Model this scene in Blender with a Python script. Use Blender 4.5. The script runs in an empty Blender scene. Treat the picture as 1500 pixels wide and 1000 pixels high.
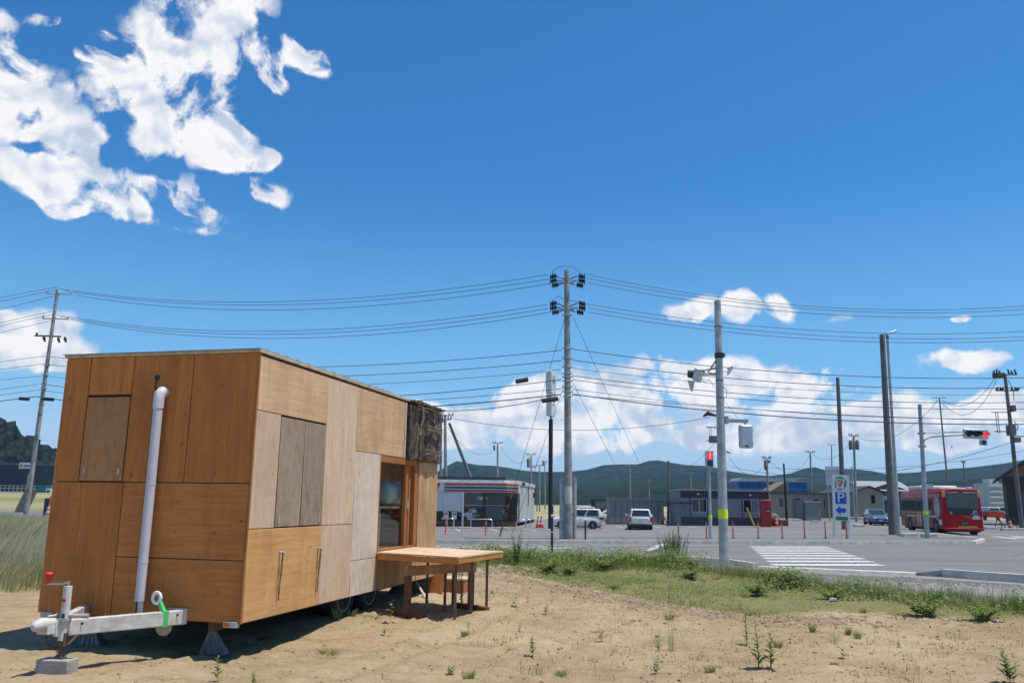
import bpy, math, random
import numpy as np
from mathutils import Vector, Matrix
random.seed(7); rng = np.random.default_rng(7)
SC = bpy.context.scene
COL = SC.collection
PI = math.pi
# ------------------------------------------------------------------ camera
F = 1210.0
pt = math.atan(235/1210.); rl = 0.015
fw = Vector((0, math.cos(pt), math.sin(pt))); up0 = Vector((0, -math.sin(pt), math.cos(pt))); r0 = Vector((1, 0, 0))
CR = r0*math.cos(rl)+up0*math.sin(rl); CU = up0*math.cos(rl)-r0*math.sin(rl)
CAM = Vector((0, 0, 2.1))
cd = bpy.data.cameras.new('camera'); cam = bpy.data.objects.new('camera', cd); COL.objects.link(cam)
cd.sensor_width = 36; cd.lens = F/1500*36; cd.clip_end = 9000; cd.clip_start = .05
cam.matrix_world = Matrix(((CR.x, CU.x, -fw.x, CAM.x), (CR.y, CU.y, -fw.y, CAM.y), (CR.z, CU.z, -fw.z, CAM.z), (0, 0, 0, 1)))
SC.camera = cam
def ray(px, py): return fw+CR*((px-750)/F)+CU*((500-py)/F)
def P(px, py, Y):
    d = ray(px, py); return CAM+d*(Y/d.y)
# ------------------------------------------------------------------ terrain
def sst(t): t = np.clip(t, 0, 1); return t*t*(3-2*t)
YBX = [-60, -30, -15, -8, -1, 3.6, 5.0, 6.6, 10, 20, 60]; YBY = [60, 46, 33, 24, 18.7, 17.4, 13.4, 10.7, 8, 3, -20]
def yb(x): return np.interp(x, YBX, YBY)
def street(x, y): return .013*np.clip(x, -6, 45)+.78*sst((-x-12)/16)
def wob(x, y):
    return .018*np.sin(x*1.7+y*.6)*np.sin(y*1.3-x*.4)+.010*np.sin(x*4.1+1)*np.sin(y*3.7)+.006*np.sin(x*9.3+y*2)*np.sin(y*8.1-x)
def hgt(x, y):
    lot = .70+.07*sst((y-8.2)/2.0)+wob(x, y)
    berm = .10*np.exp(-((y-yb(x)+.6)/.8)**2)
    s = sst((y-yb(x))/2.4)
    for ox, am in ((0., .030), (1.35, .026), (3.1, .014)):   # wheel ruts crossing the lot
        dd = (x-(-1.6+ox))*.94-(y-6.5)*.34+.10*np.sin(y*.5); lot = lot-am*np.exp(-(dd/.11)**2)*(1+.35*np.sin(y*26))*sst((y-3)/1)*sst((13-y)/3)+am*.6*np.exp(-((np.abs(dd)-.24)/.07)**2)*sst((13-y)/3)
    return (lot+berm)*(1-s)+(street(x, y)-.05+.4*wob(x, y))*s
def H(x, y): return float(hgt(np.float64(x), np.float64(y)))
def G(px, py, dz=None):
    """point of the ground seen at this place of the photo; dz: height over the street plane"""
    d = ray(px, py); lo = 2.; t = lo
    fz = (lambda p: H(p.x, p.y)) if dz is None else (lambda p: float(street(p.x, p.y))+dz)
    while t < 700:
        p = CAM+d*t
        if p.z <= fz(p): break
        t += .02+.004*t
    for _ in range(30):
        p = CAM+d*t; t -= (fz(p)-p.z)*.5/abs(d.z) if False else 0
    a, b = t-(.02+.004*t)*1.1, t
    for _ in range(25):
        m = (a+b)/2; p = CAM+d*m
        if p.z <= fz(p): b = m
        else: a = m
    return CAM+d*b
# ------------------------------------------------------------------ materials
MATS = {}
def nt(m): m.use_nodes = True; return m.node_tree
def lk(t, a, b): t.links.new(a, b)
def mat(name, col, rough=.6, metal=0, var=.12, scale=6., bump=0., bscale=60, spec=.5, coat=0, emit=None, alpha=None, trans=0, dirt=None, ior=1.45):
    if name in MATS: return MATS[name]
    m = bpy.data.materials.new(name); t = nt(m); b = t.nodes['Principled BSDF']
    b.inputs['Roughness'].default_value = rough; b.inputs['Metallic'].default_value = metal
    b.inputs['Specular IOR Level'].default_value = spec; b.inputs['Coat Weight'].default_value = coat; b.inputs['IOR'].default_value = ior
    if trans: b.inputs['Transmission Weight'].default_value = trans
    tc = t.nodes.new('ShaderNodeTexCoord')
    n = t.nodes.new('ShaderNodeTexNoise'); n.inputs['Scale'].default_value = scale; n.inputs['Detail'].default_value = 6; lk(t, tc.outputs['Object'], n.inputs['Vector'])
    mx = t.nodes.new('ShaderNodeMix'); mx.data_type = 'RGBA'
    c2 = dirt if dirt else tuple(c*(1-var*1.6) for c in col[:3])
    c1 = tuple(min(1, c*(1+var)) for c in col[:3])
    mr = t.nodes.new('ShaderNodeMapRange'); mr.inputs[1].default_value = .35; mr.inputs[2].default_value = .68; lk(t, n.outputs['Fac'], mr.inputs[0])
    lk(t, mr.outputs[0], mx.inputs['Factor']); mx.inputs['A'].default_value = (*c1, 1); mx.inputs['B'].default_value = (*c2, 1)
    lk(t, mx.outputs['Result'], b.inputs['Base Color'])
    if bump:
        n2 = t.nodes.new('ShaderNodeTexNoise'); n2.inputs['Scale'].default_value = bscale; n2.inputs['Detail'].default_value = 5; lk(t, tc.outputs['Object'], n2.inputs['Vector'])
        bp = t.nodes.new('ShaderNodeBump'); bp.inputs['Strength'].default_value = bump; bp.inputs['Distance'].default_value = .02; lk(t, n2.outputs['Fac'], bp.inputs['Height']); lk(t, bp.outputs[0], b.inputs['Normal'])
    if emit: b.inputs['Emission Color'].default_value = (*emit[:3], 1); b.inputs['Emission Strength'].default_value = emit[3]
    MATS[name] = m; return m
def ply(name, base, dark, horiz=False, knot=.5, grey=None, greyamt=0., rough=.72, axis='z'):
    """plywood: stretched grain, knots, stains; every panel takes its own offset"""
    m = bpy.data.materials.new(name); t = nt(m); N = t.nodes; b = N['Principled BSDF']; b.inputs['Roughness'].default_value = rough; b.inputs['Specular IOR Level'].default_value = .25
    tc = N.new('ShaderNodeTexCoord'); oi = N.new('ShaderNodeObjectInfo')
    ml = N.new('ShaderNodeMath'); ml.operation = 'MULTIPLY'; ml.inputs[1].default_value = 37.; lk(t, oi.outputs['Random'], ml.inputs[0])
    ad = N.new('ShaderNodeVectorMath'); ad.operation = 'ADD'; lk(t, tc.outputs['Object'], ad.inputs[0]); lk(t, ml.outputs[0], ad.inputs[1])
    def mapped(sx, sy, sz):
        mp = N.new('ShaderNodeMapping'); mp.inputs['Scale'].default_value = (sx, sy, sz); lk(t, ad.outputs[0], mp.inputs['Vector']); return mp.outputs[0]
    lo, hi = 1.0, 16.
    g = (hi, hi, lo) if not horiz else (lo, lo, hi)
    n1 = N.new('ShaderNodeTexNoise'); n1.inputs['Scale'].default_value = 1.6; n1.inputs['Detail'].default_value = 8; n1.inputs['Roughness'].default_value = .62; n1.inputs['Distortion'].default_value = .9; lk(t, mapped(*g), n1.inputs['Vector'])
    n2 = N.new('ShaderNodeTexNoise'); n2.inputs['Scale'].default_value = 2.1; n2.inputs['Detail'].default_value = 5; lk(t, mapped(1, 1, .7), n2.inputs['Vector'])
    n3 = N.new('ShaderNodeTexNoise'); n3.inputs['Scale'].default_value = 9; n3.inputs['Detail'].default_value = 7; n3.inputs['Roughness'].default_value = .7; lk(t, mapped(1.6, 1.6, .8) if not horiz else mapped(.8, .8, 1.6), n3.inputs['Vector'])
    def ramp(src, a, bb):
        r = N.new('ShaderNodeMapRange'); r.inputs[1].default_value = a; r.inputs[2].default_value = bb; lk(t, src, r.inputs[0]); return r.outputs[0]
    def mix(f, A, B, mode='MIX'):
        x = N.new('ShaderNodeMix'); x.data_type = 'RGBA'; x.blend_type = mode
        if isinstance(f, float): x.inputs['Factor'].default_value = f
        else: lk(t, f, x.inputs['Factor'])
        for k, v in (('A', A), ('B', B)):
            if isinstance(v, tuple): x.inputs[k].default_value = (*v, 1)
            else: lk(t, v, x.inputs[k])
        return x.outputs['Result']
    def mul(a, k):
        x = N.new('ShaderNodeMath'); x.operation = 'MULTIPLY'; lk(t, a, x.inputs[0])
        if isinstance(k, (int, float)): x.inputs[1].default_value = k
        else: lk(t, k, x.inputs[1])
        return x.outputs[0]
    c = mix(ramp(n1.outputs['Fac'], .32, .7), base, dark)
    c = mix(mul(ramp(n2.outputs['Fac'], .42, .72), .55), c, tuple(d*.72 for d in dark))
    c = mix(mul(ramp(n3.outputs['Fac'], .56, .8), .35), c, tuple(min(1, d*1.35) for d in base))
    st_ = N.new('ShaderNodeTexNoise'); st_.inputs['Scale'].default_value = 3.2; st_.inputs['Detail'].default_value = 4; lk(t, mapped(3.5, 3.5, .35), st_.inputs['Vector']); c = mix(mul(ramp(st_.outputs['Fac'], .55, .75), .45), c, tuple(d*.62 for d in dark)); c = mix(mul(ramp(st_.outputs['Fac'], .42, .28), .35), c, tuple(min(1, d*1.25) for d in base))
    if grey: c = mix(mul(ramp(n3.outputs['Fac'], .35, .6), greyamt), c, grey)
    if knot:
        v = N.new('ShaderNodeTexVoronoi'); v.inputs['Scale'].default_value = 5.2; sx_ = N.new('ShaderNodeSeparateXYZ'); lk(t, mapped(1.15, 1.15, .7) if not horiz else mapped(.75, .75, 1.2), sx_.inputs[0])
        a_ = N.new('ShaderNodeMath'); a_.operation = 'ADD'; lk(t, sx_.outputs[0], a_.inputs[0]); lk(t, sx_.outputs[1], a_.inputs[1]); cx_ = N.new('ShaderNodeCombineXYZ'); lk(t, a_.outputs[0], cx_.inputs[0]); lk(t, sx_.outputs[2], cx_.inputs[1]); lk(t, cx_.outputs[0], v.inputs['Vector'])
        ring = ramp(v.outputs['Distance'], .075, .035)
        sep = N.new('ShaderNodeSeparateColor'); lk(t, v.outputs['Color'], sep.inputs[0])
        gate = ramp(sep.outputs[0], 1-knot-.01, 1-knot+.01)
        size = ramp(sep.outputs[1], 0., 1.)
        c = mix(mul(mul(ring, gate), .8), c, tuple(d*.22 for d in dark))
        halo = mul(mul(ramp(v.outputs['Distance'], .2, .06), gate), .35); c = mix(halo, c, tuple(d*.55 for d in dark))
    sx2 = N.new('ShaderNodeSeparateXYZ'); lk(t, tc.outputs['Object'], sx2.inputs[0]); a2 = N.new('ShaderNodeMath'); a2.operation = 'ADD'; lk(t, sx2.outputs[0], a2.inputs[0]); lk(t, sx2.outputs[1], a2.inputs[1])
    def cell(src, per):   # distance to the nearest screw row
        w = N.new('ShaderNodeMath'); w.operation = 'PINGPONG'; w.inputs[1].default_value = per/2; lk(t, src, w.inputs[0]); p_ = N.new('ShaderNodeMath'); p_.operation = 'POWER'; p_.inputs[1].default_value = 2; lk(t, w.outputs[0], p_.inputs[0]); return p_.outputs[0]
    s2_ = N.new('ShaderNodeMath'); s2_.operation = 'ADD'; lk(t, cell(a2.outputs[0], .37), s2_.inputs[0]); lk(t, cell(sx2.outputs[2], .271), s2_.inputs[1])
    c = mix(mul(ramp(s2_.outputs[0], .00009, .00004), .75), c, tuple(d*.25 for d in dark)) if knot else c
    # per-panel tone
    hs = N.new('ShaderNodeHueSaturation'); lk(t, c, hs.inputs['Color']); r = N.new('ShaderNodeMapRange'); r.inputs[3].default_value = .88; r.inputs[4].default_value = 1.1; lk(t, oi.outputs['Random'], r.inputs[0]); lk(t, r.outputs[0], hs.inputs['Value'])
    lk(t, hs.outputs[0], b.inputs['Base Color'])
    bp = N.new('ShaderNodeBump'); bp.inputs['Strength'].default_value = .25; bp.inputs['Distance'].default_value = .004; lk(t, n1.outputs['Fac'], bp.inputs['Height']); lk(t, bp.outputs[0], b.inputs['Normal'])
    MATS[name] = m; return m
M = dict(
 dark=mat('dark_backing', (.03, .022, .016), .9), white=mat('white_paint', (.62, .62, .6), .45, var=.06, dirt=(.42, .38, .33)),
 steel=mat('galvanised_steel', (.42, .42, .40), .55, .3, .16, 4), alu=mat('aluminium_grey', (.5, .52, .54), .45, .5, .08),
 conc=mat('concrete', (.34, .32, .29), .9, 0, .14, 5, .4, 50), concl=mat('pale_concrete', (.60, .55, .46), .9, 0, .14, 3, .3, 40),
 pole=mat('pole_concrete', (.31, .29, .26), .85, 0, .22, 2.2, .3, 60), poled=mat('dark_pole', (.15, .14, .125), .8, 0, .15, 3),
 black=mat('black_rubber', (.022, .022, .024), .75), blackp=mat('black_plastic', (.03, .03, .032), .45), glass=mat('dark_glass', (.02, .026, .03), .06, spec=.7),
 red=mat('red_plastic', (.55, .035, .02), .5), redpost=mat('orange_red_post', (.6, .07, .03), .55), yellow=mat('yellow_band', (.75, .85, .03), .5), wire=mat('wire_black', (.02, .02, .022), .6),
 rust=mat('rusty_steel', (.13, .075, .045), .8, .1, .25, 12), green=mat('green_strap', (.08, .55, .16), .6), pvc=mat('pvc_grey_white', (.58, .55, .6), .35, var=.06),
 roofw=mat('roof_edge_timber', (.5, .42, .28), .8, 0, .15, 8), chrome=mat('bright_metal', (.6, .6, .6), .3, .9), orange=mat('orange_paint', (.75, .2, .03), .5),
 gp=mat('grey_prefab', (.25, .24, .225), .7, var=.06), gd=mat('dark_trim', (.05, .05, .06), .6), bluesheet=mat('blue_sheet', (.008, .075, .27), .55, 0, .3, .6, .6, 1.2),
 beige=mat('beige_wall', (.38, .30, .21), .85, var=.06), roofd=mat('dark_roof', (.06, .055, .055), .75), roofg=mat('grey_roof', (.3, .3, .31), .6), insul=mat('insulator_dark', (.035, .03, .03), .5),
 insw=mat('insulator_white', (.6, .58, .52), .35), bark=mat('weathered_board', (.085, .06, .043), .9, 0, .5, 14, .8, 40), bark2=mat('weathered_board_grey', (.15, .125, .10), .9, 0, .4, 12, .8, 40), rope=mat('old_rope', (.17, .13, .09), .95, 0, .3, 20),
 storew=mat('store_wall', (.5, .48, .43), .7, var=.05), brick=mat('brown_brick', (.25, .13, .06), .85, 0, .2, 14), wood=mat('brown_timber', (.16, .06, .032), .75, 0, .25, 14), plastic=mat('milky_plastic', (.78, .86, .86), .35, var=.1),
)
def tagm(o, label=None, cat=None, group=None, kind=None):
    if label: o['label'] = label
    if cat: o['category'] = cat
    if group: o['group'] = group
    if kind: o['kind'] = kind
    return o
def empty(name, loc, label, cat, group=None, rz=0):
    o = bpy.data.objects.new(name, None); COL.objects.link(o); o.location = loc; o.rotation_euler = (0, 0, rz); o.empty_display_size = .3
    return tagm(o, label, cat, group)
def copytree(o, loc=None, rz=None, label=None, group=None, parent=None):
    c = o.copy(); COL.objects.link(c); c.parent = parent
    if loc is not None: c.location = loc
    if rz is not None: c.rotation_euler = (0, 0, rz)
    if label: c['label'] = label
    if group: c['group'] = group
    for ch in o.children: copytree(ch, parent=c)
    return c
class MB:
    def __init__(s): s.v = []; s.f = []
    def add(s, v, f):
        k = len(s.v); s.v += [tuple(p) for p in v]; s.f += [tuple(i+k for i in q) for q in f]; return s
    def box(s, a, b, rot=None, c=None):
        x0, y0, z0 = a; x1, y1, z1 = b
        v = [Vector(p) for p in ((x0, y0, z0), (x1, y0, z0), (x1, y1, z0), (x0, y1, z0), (x0, y0, z1), (x1, y0, z1), (x1, y1, z1), (x0, y1, z1))]
        if rot is not None:
            c = Vector(c) if c is not None else sum(v, Vector())/8
            v = [rot @ (p-c)+c for p in v]
        return s.add(v, [(3, 2, 1, 0), (4, 5, 6, 7), (0, 1, 5, 4), (1, 2, 6, 5), (2, 3, 7, 6), (3, 0, 4, 7)])
    def tube(s, pts, r, n=8, cap=True):
        pts = [Vector(p) for p in pts]
        if not isinstance(r, (list, tuple)): r = [r]*len(pts)
        v = []; f = []; prev = None
        for i, p in enumerate(pts):
            d = (pts[min(i+1, len(pts)-1)]-pts[max(i-1, 0)]).normalized()
            if prev is None:
                a = d.orthogonal().normalized()
            else:
                a = (prev-d*prev.dot(d)); a = a.normalized() if a.length > 1e-6 else d.orthogonal().normalized()
            prev = a; bb = d.cross(a)
            for k in range(n):
                th = 2*PI*k/n; v.append(p+(a*math.cos(th)+bb*math.sin(th))*r[i])
        for i in range(len(pts)-1):
            for k in range(n): f.append((i*n+k, i*n+(k+1) % n, (i+1)*n+(k+1) % n, (i+1)*n+k))
        if cap: f.append(tuple(range(n-1, -1, -1))); f.append(tuple(range((len(pts)-1)*n, len(pts)*n)))
        return s.add(v, f)
    def lathe(s, prof, n=16, c=(0, 0, 0), axis='z'):
        v = []; f = []
        for (r, z) in prof:
            for k in range(n):
                th = 2*PI*k/n; x, y = r*math.cos(th), r*math.sin(th)
                p = (x, y, z) if axis == 'z' else ((z, x, y) if axis == 'x' else (x, z, y))
                v.append((p[0]+c[0], p[1]+c[1], p[2]+c[2]))
        for i in range(len(prof)-1):
            for k in range(n): f.append((i*n+k, i*n+(k+1) % n, (i+1)*n+(k+1) % n, (i+1)*n+k))
        f.append(tuple(range(n-1, -1, -1))); f.append(tuple(range((len(prof)-1)*n, len(prof)*n)))
        return s.add(v, f)
    def prism(s, poly, axis, a, b):
        def mk(u, w, t): return {'x': (t, u, w), 'y': (u, t, w), 'z': (u, w, t)}[axis]
        n = len(poly); v = [mk(u, w, a) for u, w in poly]+[mk(u, w, b) for u, w in poly]
        f = [tuple(range(n-1, -1, -1)), tuple(range(n, 2*n))]+[(i, (i+1) % n, n+(i+1) % n, n+i) for i in range(n)]
        return s.add(v, f)
    def plate(s, q, th):
        q = [Vector(p) for p in q]; nn = (q[1]-q[0]).cross(q[-1]-q[0]).normalized()*th; n = len(q)
        v = q+[p+nn for p in q]
        return s.add(v, [tuple(range(n-1, -1, -1)), tuple(range(n, 2*n))]+[(i, (i+1) % n, n+(i+1) % n, n+i) for i in range(n)])
    def split(s, name, m, parent=None, smooth=False):
        n = len(s.v); r = list(range(n))
        def fd(a):
            while r[a] != a: r[a] = r[r[a]]; a = r[a]
            return a
        for f in s.f:
            a = fd(f[0])
            for q in f[1:]: r[fd(q)] = a
        D = {}
        for f in s.f: D.setdefault(fd(f[0]), []).append(f)
        for fs in D.values():
            ids = sorted({i for f in fs for i in f}); mp = {i: k for k, i in enumerate(ids)}; b = MB(); b.add([s.v[i] for i in ids], [tuple(mp[i] for i in f) for f in fs]); b.build(name, m, parent, smooth)
    def build(s, name, m, parent=None, smooth=False, bevel=0, seg=2, fix=True):
        me = bpy.data.meshes.new(name); me.from_pydata(s.v, [], s.f)
        if fix:
            import bmesh
            bm = bmesh.new(); bm.from_mesh(me); bmesh.ops.recalc_face_normals(bm, faces=bm.faces); bm.to_mesh(me); bm.free()
        me.materials.append(m if not isinstance(m, str) else M[m])
        if smooth:
            for p in me.polygons: p.use_smooth = True
            me.set_sharp_from_angle(angle=math.radians(40))
        o = bpy.data.objects.new(name, me); COL.objects.link(o)
        if parent: o.parent = parent
        if bevel:
            b = o.modifiers.new('bevel', 'BEVEL'); b.width = bevel; b.segments = seg; b.limit_method = 'ANGLE'; b.angle_limit = .6
            for p in me.polygons: p.use_smooth = True
            me.set_sharp_from_angle(angle=math.radians(50))
        return o
def text(name, body, size, m, parent, loc, rot, ext=.004, sx=1, label=None):
    c = bpy.data.curves.new(name, 'FONT'); c.body = body; c.size = size; c.extrude = ext; c.align_x = 'CENTER'; c.align_y = 'CENTER'
    o = bpy.data.objects.new(name, c); COL.objects.link(o); bpy.context.view_layer.update()
    me = bpy.data.meshes.new_from_object(o.evaluated_get(bpy.context.evaluated_depsgraph_get())); bpy.data.objects.remove(o)
    me.materials.clear(); me.materials.append(m if not isinstance(m, str) else M[m])
    o = bpy.data.objects.new(name, me); COL.objects.link(o); o.parent = parent; o.location = loc; o.rotation_euler = rot; o.scale = (sx, 1, 1)
    return o
def npmesh(name, V, Fq, m, tint=None, smooth=False, uv=None):
    me = bpy.data.meshes.new(name); V = np.asarray(V, np.float32); Fq = np.asarray(Fq, np.int32); k = Fq.shape[1]
    me.vertices.add(len(V)); me.vertices.foreach_set('co', V.ravel())
    me.loops.add(Fq.size); me.loops.foreach_set('vertex_index', Fq.ravel())
    me.polygons.add(len(Fq)); me.polygons.foreach_set('loop_start', np.arange(0, Fq.size, k, dtype=np.int32)); me.polygons.foreach_set('loop_total', np.full(len(Fq), k, np.int32))
    if smooth: me.polygons.foreach_set('use_smooth', np.ones(len(Fq), bool))
    me.update(calc_edges=True); me.validate()
    if tint is not None:
        a = me.color_attributes.new('tint', 'FLOAT_COLOR', 'POINT'); T = np.ones((len(V), 4), np.float32); T[:, :3] = tint; a.data.foreach_set('color', T.ravel())
    me.materials.append(m); o = bpy.data.objects.new(name, me); COL.objects.link(o); return o
# ------------------------------------------------------------------ world: sky and clouds
SUN_AZ = math.radians(-11); SUN_EL = math.radians(72.5)
sv = Vector((math.cos(SUN_AZ)*math.cos(SUN_EL), math.sin(SUN_AZ)*math.cos(SUN_EL), math.sin(SUN_EL)))
sd = bpy.data.lights.new('sun', 'SUN'); sd.energy = 5.0; sd.angle = math.radians(.53); sd.color = (1, .945, .865)
so = bpy.data.objects.new('sun', sd); COL.objects.link(so); so.rotation_euler = sv.to_track_quat('Z', 'Y').to_euler()
W = bpy.data.worlds.new('World'); SC.world = W; W.use_nodes = True; W.cycles.sampling_method = 'MANUAL'; W.cycles.sample_map_resolution = 512; t = W.node_tree; N = t.nodes; N.clear()
out = N.new('ShaderNodeOutputWorld'); bg = N.new('ShaderNodeBackground'); bg.inputs['Strength'].default_value = .112; lk(t, bg.outputs[0], out.inputs[0])
sky = N.new('ShaderNodeTexSky'); sky.sky_type = 'NISHITA'; sky.sun_disc = False; sky.sun_elevation = SUN_EL; sky.sun_rotation = PI/2-SUN_AZ
sky.air_density = 1.0; sky.dust_density = .35; sky.ozone_density = 2.2
tint = N.new('ShaderNodeMix'); tint.data_type = 'RGBA'; tint.blend_type = 'MULTIPLY'; tint.inputs['Factor'].default_value = 1; lk(t, sky.outputs[0], tint.inputs['A']); tint.inputs['B'].default_value = (.30, .87, 1.27, 1)
tc = N.new('ShaderNodeTexCoord'); sp = N.new('ShaderNodeSeparateXYZ'); lk(t, tc.outputs['Generated'], sp.inputs[0])
def wm(op, a, b=None, c=None, clamp=False):
    x = N.new('ShaderNodeMath'); x.operation = op; x.use_clamp = clamp
    for i, v in enumerate((a, b, c)):
        if v is None: continue
        if isinstance(v, (int, float)): x.inputs[i].default_value = v
        else: lk(t, v, x.inputs[i])
    return x.outputs[0]
az = wm('ARCTAN2', sp.outputs[0], sp.outputs[1]); el = wm('ARCSINE', sp.outputs[2])
cb = N.new('ShaderNodeCombineXYZ'); lk(t, az, cb.inputs[0]); lk(t, el, cb.inputs[1])
def noise(vec, scale, detail, rough=.55, off=(0, 0, 0), dist=0, sc=(1, 1, 1), color=False):
    mp = N.new('ShaderNodeMapping'); mp.inputs['Location'].default_value = off; mp.inputs['Scale'].default_value = sc; lk(t, vec, mp.inputs['Vector'])
    n = N.new('ShaderNodeTexNoise'); n.inputs['Scale'].default_value = scale; n.inputs['Detail'].default_value = detail; n.inputs['Roughness'].default_value = rough; n.inputs['Distortion'].default_value = dist
    lk(t, mp.outputs[0], n.inputs['Vector']); return n.outputs['Color' if color else 'Fac']
w1 = noise(cb.outputs[0], 9, 3, .5, (3.1, 1.7, 0), 0, color=True)
s1 = N.new('ShaderNodeVectorMath'); s1.operation = 'SUBTRACT'; lk(t, w1, s1.inputs[0]); s1.inputs[1].default_value = (.5, .5, .5)
s2 = N.new('ShaderNodeVectorMath'); s2.operation = 'MULTIPLY_ADD'; lk(t, s1.outputs[0], s2.inputs[0]); s2.inputs[1].default_value = (.075, .05, 0); lk(t, cb.outputs[0], s2.inputs[2])
wv = s2.outputs[0]
CL = [(7,50,36,34,0),(15,128,80,62,0),(20,175,84,36,0),(272,52,92,72,0),(325,15,75,48,0),(198,115,82,46,10),(255,142,95,42,25),(305,105,58,60,0),(378,90,56,36,40),(402,125,24,30,0),(440,84,48,24,10),(478,96,24,26,0),
 (140,150,60,30,0),(92,205,66,46,25),(232,190,52,52,0),(306,205,75,36,20),(352,222,66,32,30),(388,235,26,18,0),(15,250,62,24,10),(75,275,72,34,20),(145,288,95,38,0),(220,294,95,36,5),(275,312,62,40,30),(295,290,34,36,0),(90,312,30,20,0),(398,284,40,20,10),
 (68,22,34,14,0),(145,42,22,16,30),(133,75,24,16,0),
 (1008,455,46,22,0),(1078,448,30,23,0),(1138,454,40,22,10),(1232,467,32,9,-12),(1398,532,78,20,2),(1408,476,15,6,0),(1224,541,24,10,0),
 (985,552,95,36,-5),(1110,548,80,28,5),(1000,600,150,40,0),(1210,588,80,38,0),(1295,604,80,34,0),(1120,628,190,34,0),(760,590,60,42,0),(850,585,80,46,0),(720,620,140,40,0),(860,640,190,28,0),(590,620,90,34,0),(1400,615,120,26,0),(1465,588,60,26,0),(1340,650,220,16,0),
 (30,488,76,34,0),(50,530,100,30,0),(-40,470,60,40,0),(-120,200,140,80,0),(-200,560,200,50,0),(1650,560,140,40,0),(1700,620,200,40,0),(1600,200,60,20,0),(-150,-120,200,80,0),(500,-200,200,60,10)]
def uv(px, py):
    d = ray(px, py).normalized(); return math.atan2(d.x, d.y), math.asin(d.z)
fld = None
for (px, py, rx, ry, an) in CL:
    u, v = uv(px, py); ux, vx = uv(px+5, py); uy, vy = uv(px, py+5)
    ru = math.hypot(ux-u, vx-v)/5*rx*1.22; rv = math.hypot(uy-u, vy-v)/5*ry*1.22
    mp = N.new('ShaderNodeMapping'); mp.vector_type = 'TEXTURE'; mp.inputs['Location'].default_value = (u, v, 0); mp.inputs['Rotation'].default_value = (0, 0, math.radians(-an)-math.atan2(-(vx-v), ux-u)); mp.inputs['Scale'].default_value = (ru, rv, 1)
    lk(t, wv, mp.inputs['Vector']); gr = N.new('ShaderNodeTexGradient'); gr.gradient_type = 'SPHERICAL'; lk(t, mp.outputs[0], gr.inputs['Vector'])
    fld = gr.outputs['Fac'] if fld is None else wm('ADD', fld, gr.outputs['Fac'])
f1 = noise(wv, 14, 9, .60, (0, 0, 2), .2)
f1a = noise(cb.outputs[0], 15, 4, .5, (0, 0, 2), .3)
f1b = noise(cb.outputs[0], 15, 4, .5, (-.0075*.8, -.0105, 2), .3)
fld = wm('MINIMUM', wm('MULTIPLY', fld, 1.15), .60)
dens = wm('ADD', fld, wm('MULTIPLY', wm('SUBTRACT', f1, .5), 3.3))
aa = N.new('ShaderNodeMapRange'); aa.interpolation_type = 'SMOOTHSTEP'; aa.inputs[1].default_value = .22; aa.inputs[2].default_value = .60; lk(t, dens, aa.inputs[0])
gate = N.new('ShaderNodeMapRange'); gate.inputs[1].default_value = .02; gate.inputs[2].default_value = .42; lk(t, fld, gate.inputs[0])
alpha = wm('MULTIPLY', aa.outputs[0], gate.outputs[0], clamp=True)
# relief: billows facing the sun are bright, thick lower cloud goes blue grey
rel = wm('MULTIPLY', wm('SUBTRACT', f1a, f1b), 6.5)
core = wm('MULTIPLY', wm('SUBTRACT', noise(cb.outputs[0], 11, 5, .5, (7, 2, 0), 0, (1, 1.8, 1)), .5), 1.3)
lit = wm('ADD', wm('ADD', .72, rel), core, clamp=True)
cc = N.new('ShaderNodeMix'); cc.data_type = 'RGBA'; lk(t, lit, cc.inputs['Factor']); cc.inputs['A'].default_value = (4.9, 5.7, 7.0, 1); cc.inputs['B'].default_value = (9.0, 8.9, 8.9, 1)
# low haze whitening just above the horizon
hz = N.new('ShaderNodeMapRange'); hz.interpolation_type = 'SMOOTHSTEP'; hz.inputs[1].default_value = .40; hz.inputs[2].default_value = -.01; hz.inputs[3].default_value = 0; hz.inputs[4].default_value = .66; lk(t, el, hz.inputs[0])
hm = N.new('ShaderNodeMix'); hm.data_type = 'RGBA'; lk(t, hz.outputs[0], hm.inputs['Factor']); lk(t, tint.outputs['Result'], hm.inputs['A']); hm.inputs['B'].default_value = (3.1, 5.7, 8.2, 1)
hz2 = N.new('ShaderNodeMapRange'); hz2.interpolation_type = 'SMOOTHSTEP'; hz2.inputs[1].default_value = .15; hz2.inputs[2].default_value = .045; hz2.inputs[3].default_value = 0; hz2.inputs[4].default_value = .62; lk(t, wm('ADD', el, wm('MULTIPLY', wm('SUBTRACT', f1a, .5), .08)), hz2.inputs[0])
hm2 = N.new('ShaderNodeMix'); hm2.data_type = 'RGBA'; lk(t, hz2.outputs[0], hm2.inputs['Factor']); lk(t, hm.outputs['Result'], hm2.inputs['A']); hm2.inputs['B'].default_value = (5.4, 6.6, 7.9, 1)
fm = N.new('ShaderNodeMix'); fm.data_type = 'RGBA'; lk(t, wm('MULTIPLY', alpha, .97), fm.inputs['Factor']); lk(t, hm2.outputs['Result'], fm.inputs['A']); lk(t, cc.outputs['Result'], fm.inputs['B']); lk(t, fm.outputs['Result'], bg.inputs[0])
SC.view_settings.view_transform = 'Standard'; SC.view_settings.look = 'None'; SC.view_settings.exposure = 0; SC.view_settings.gamma = 1
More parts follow.
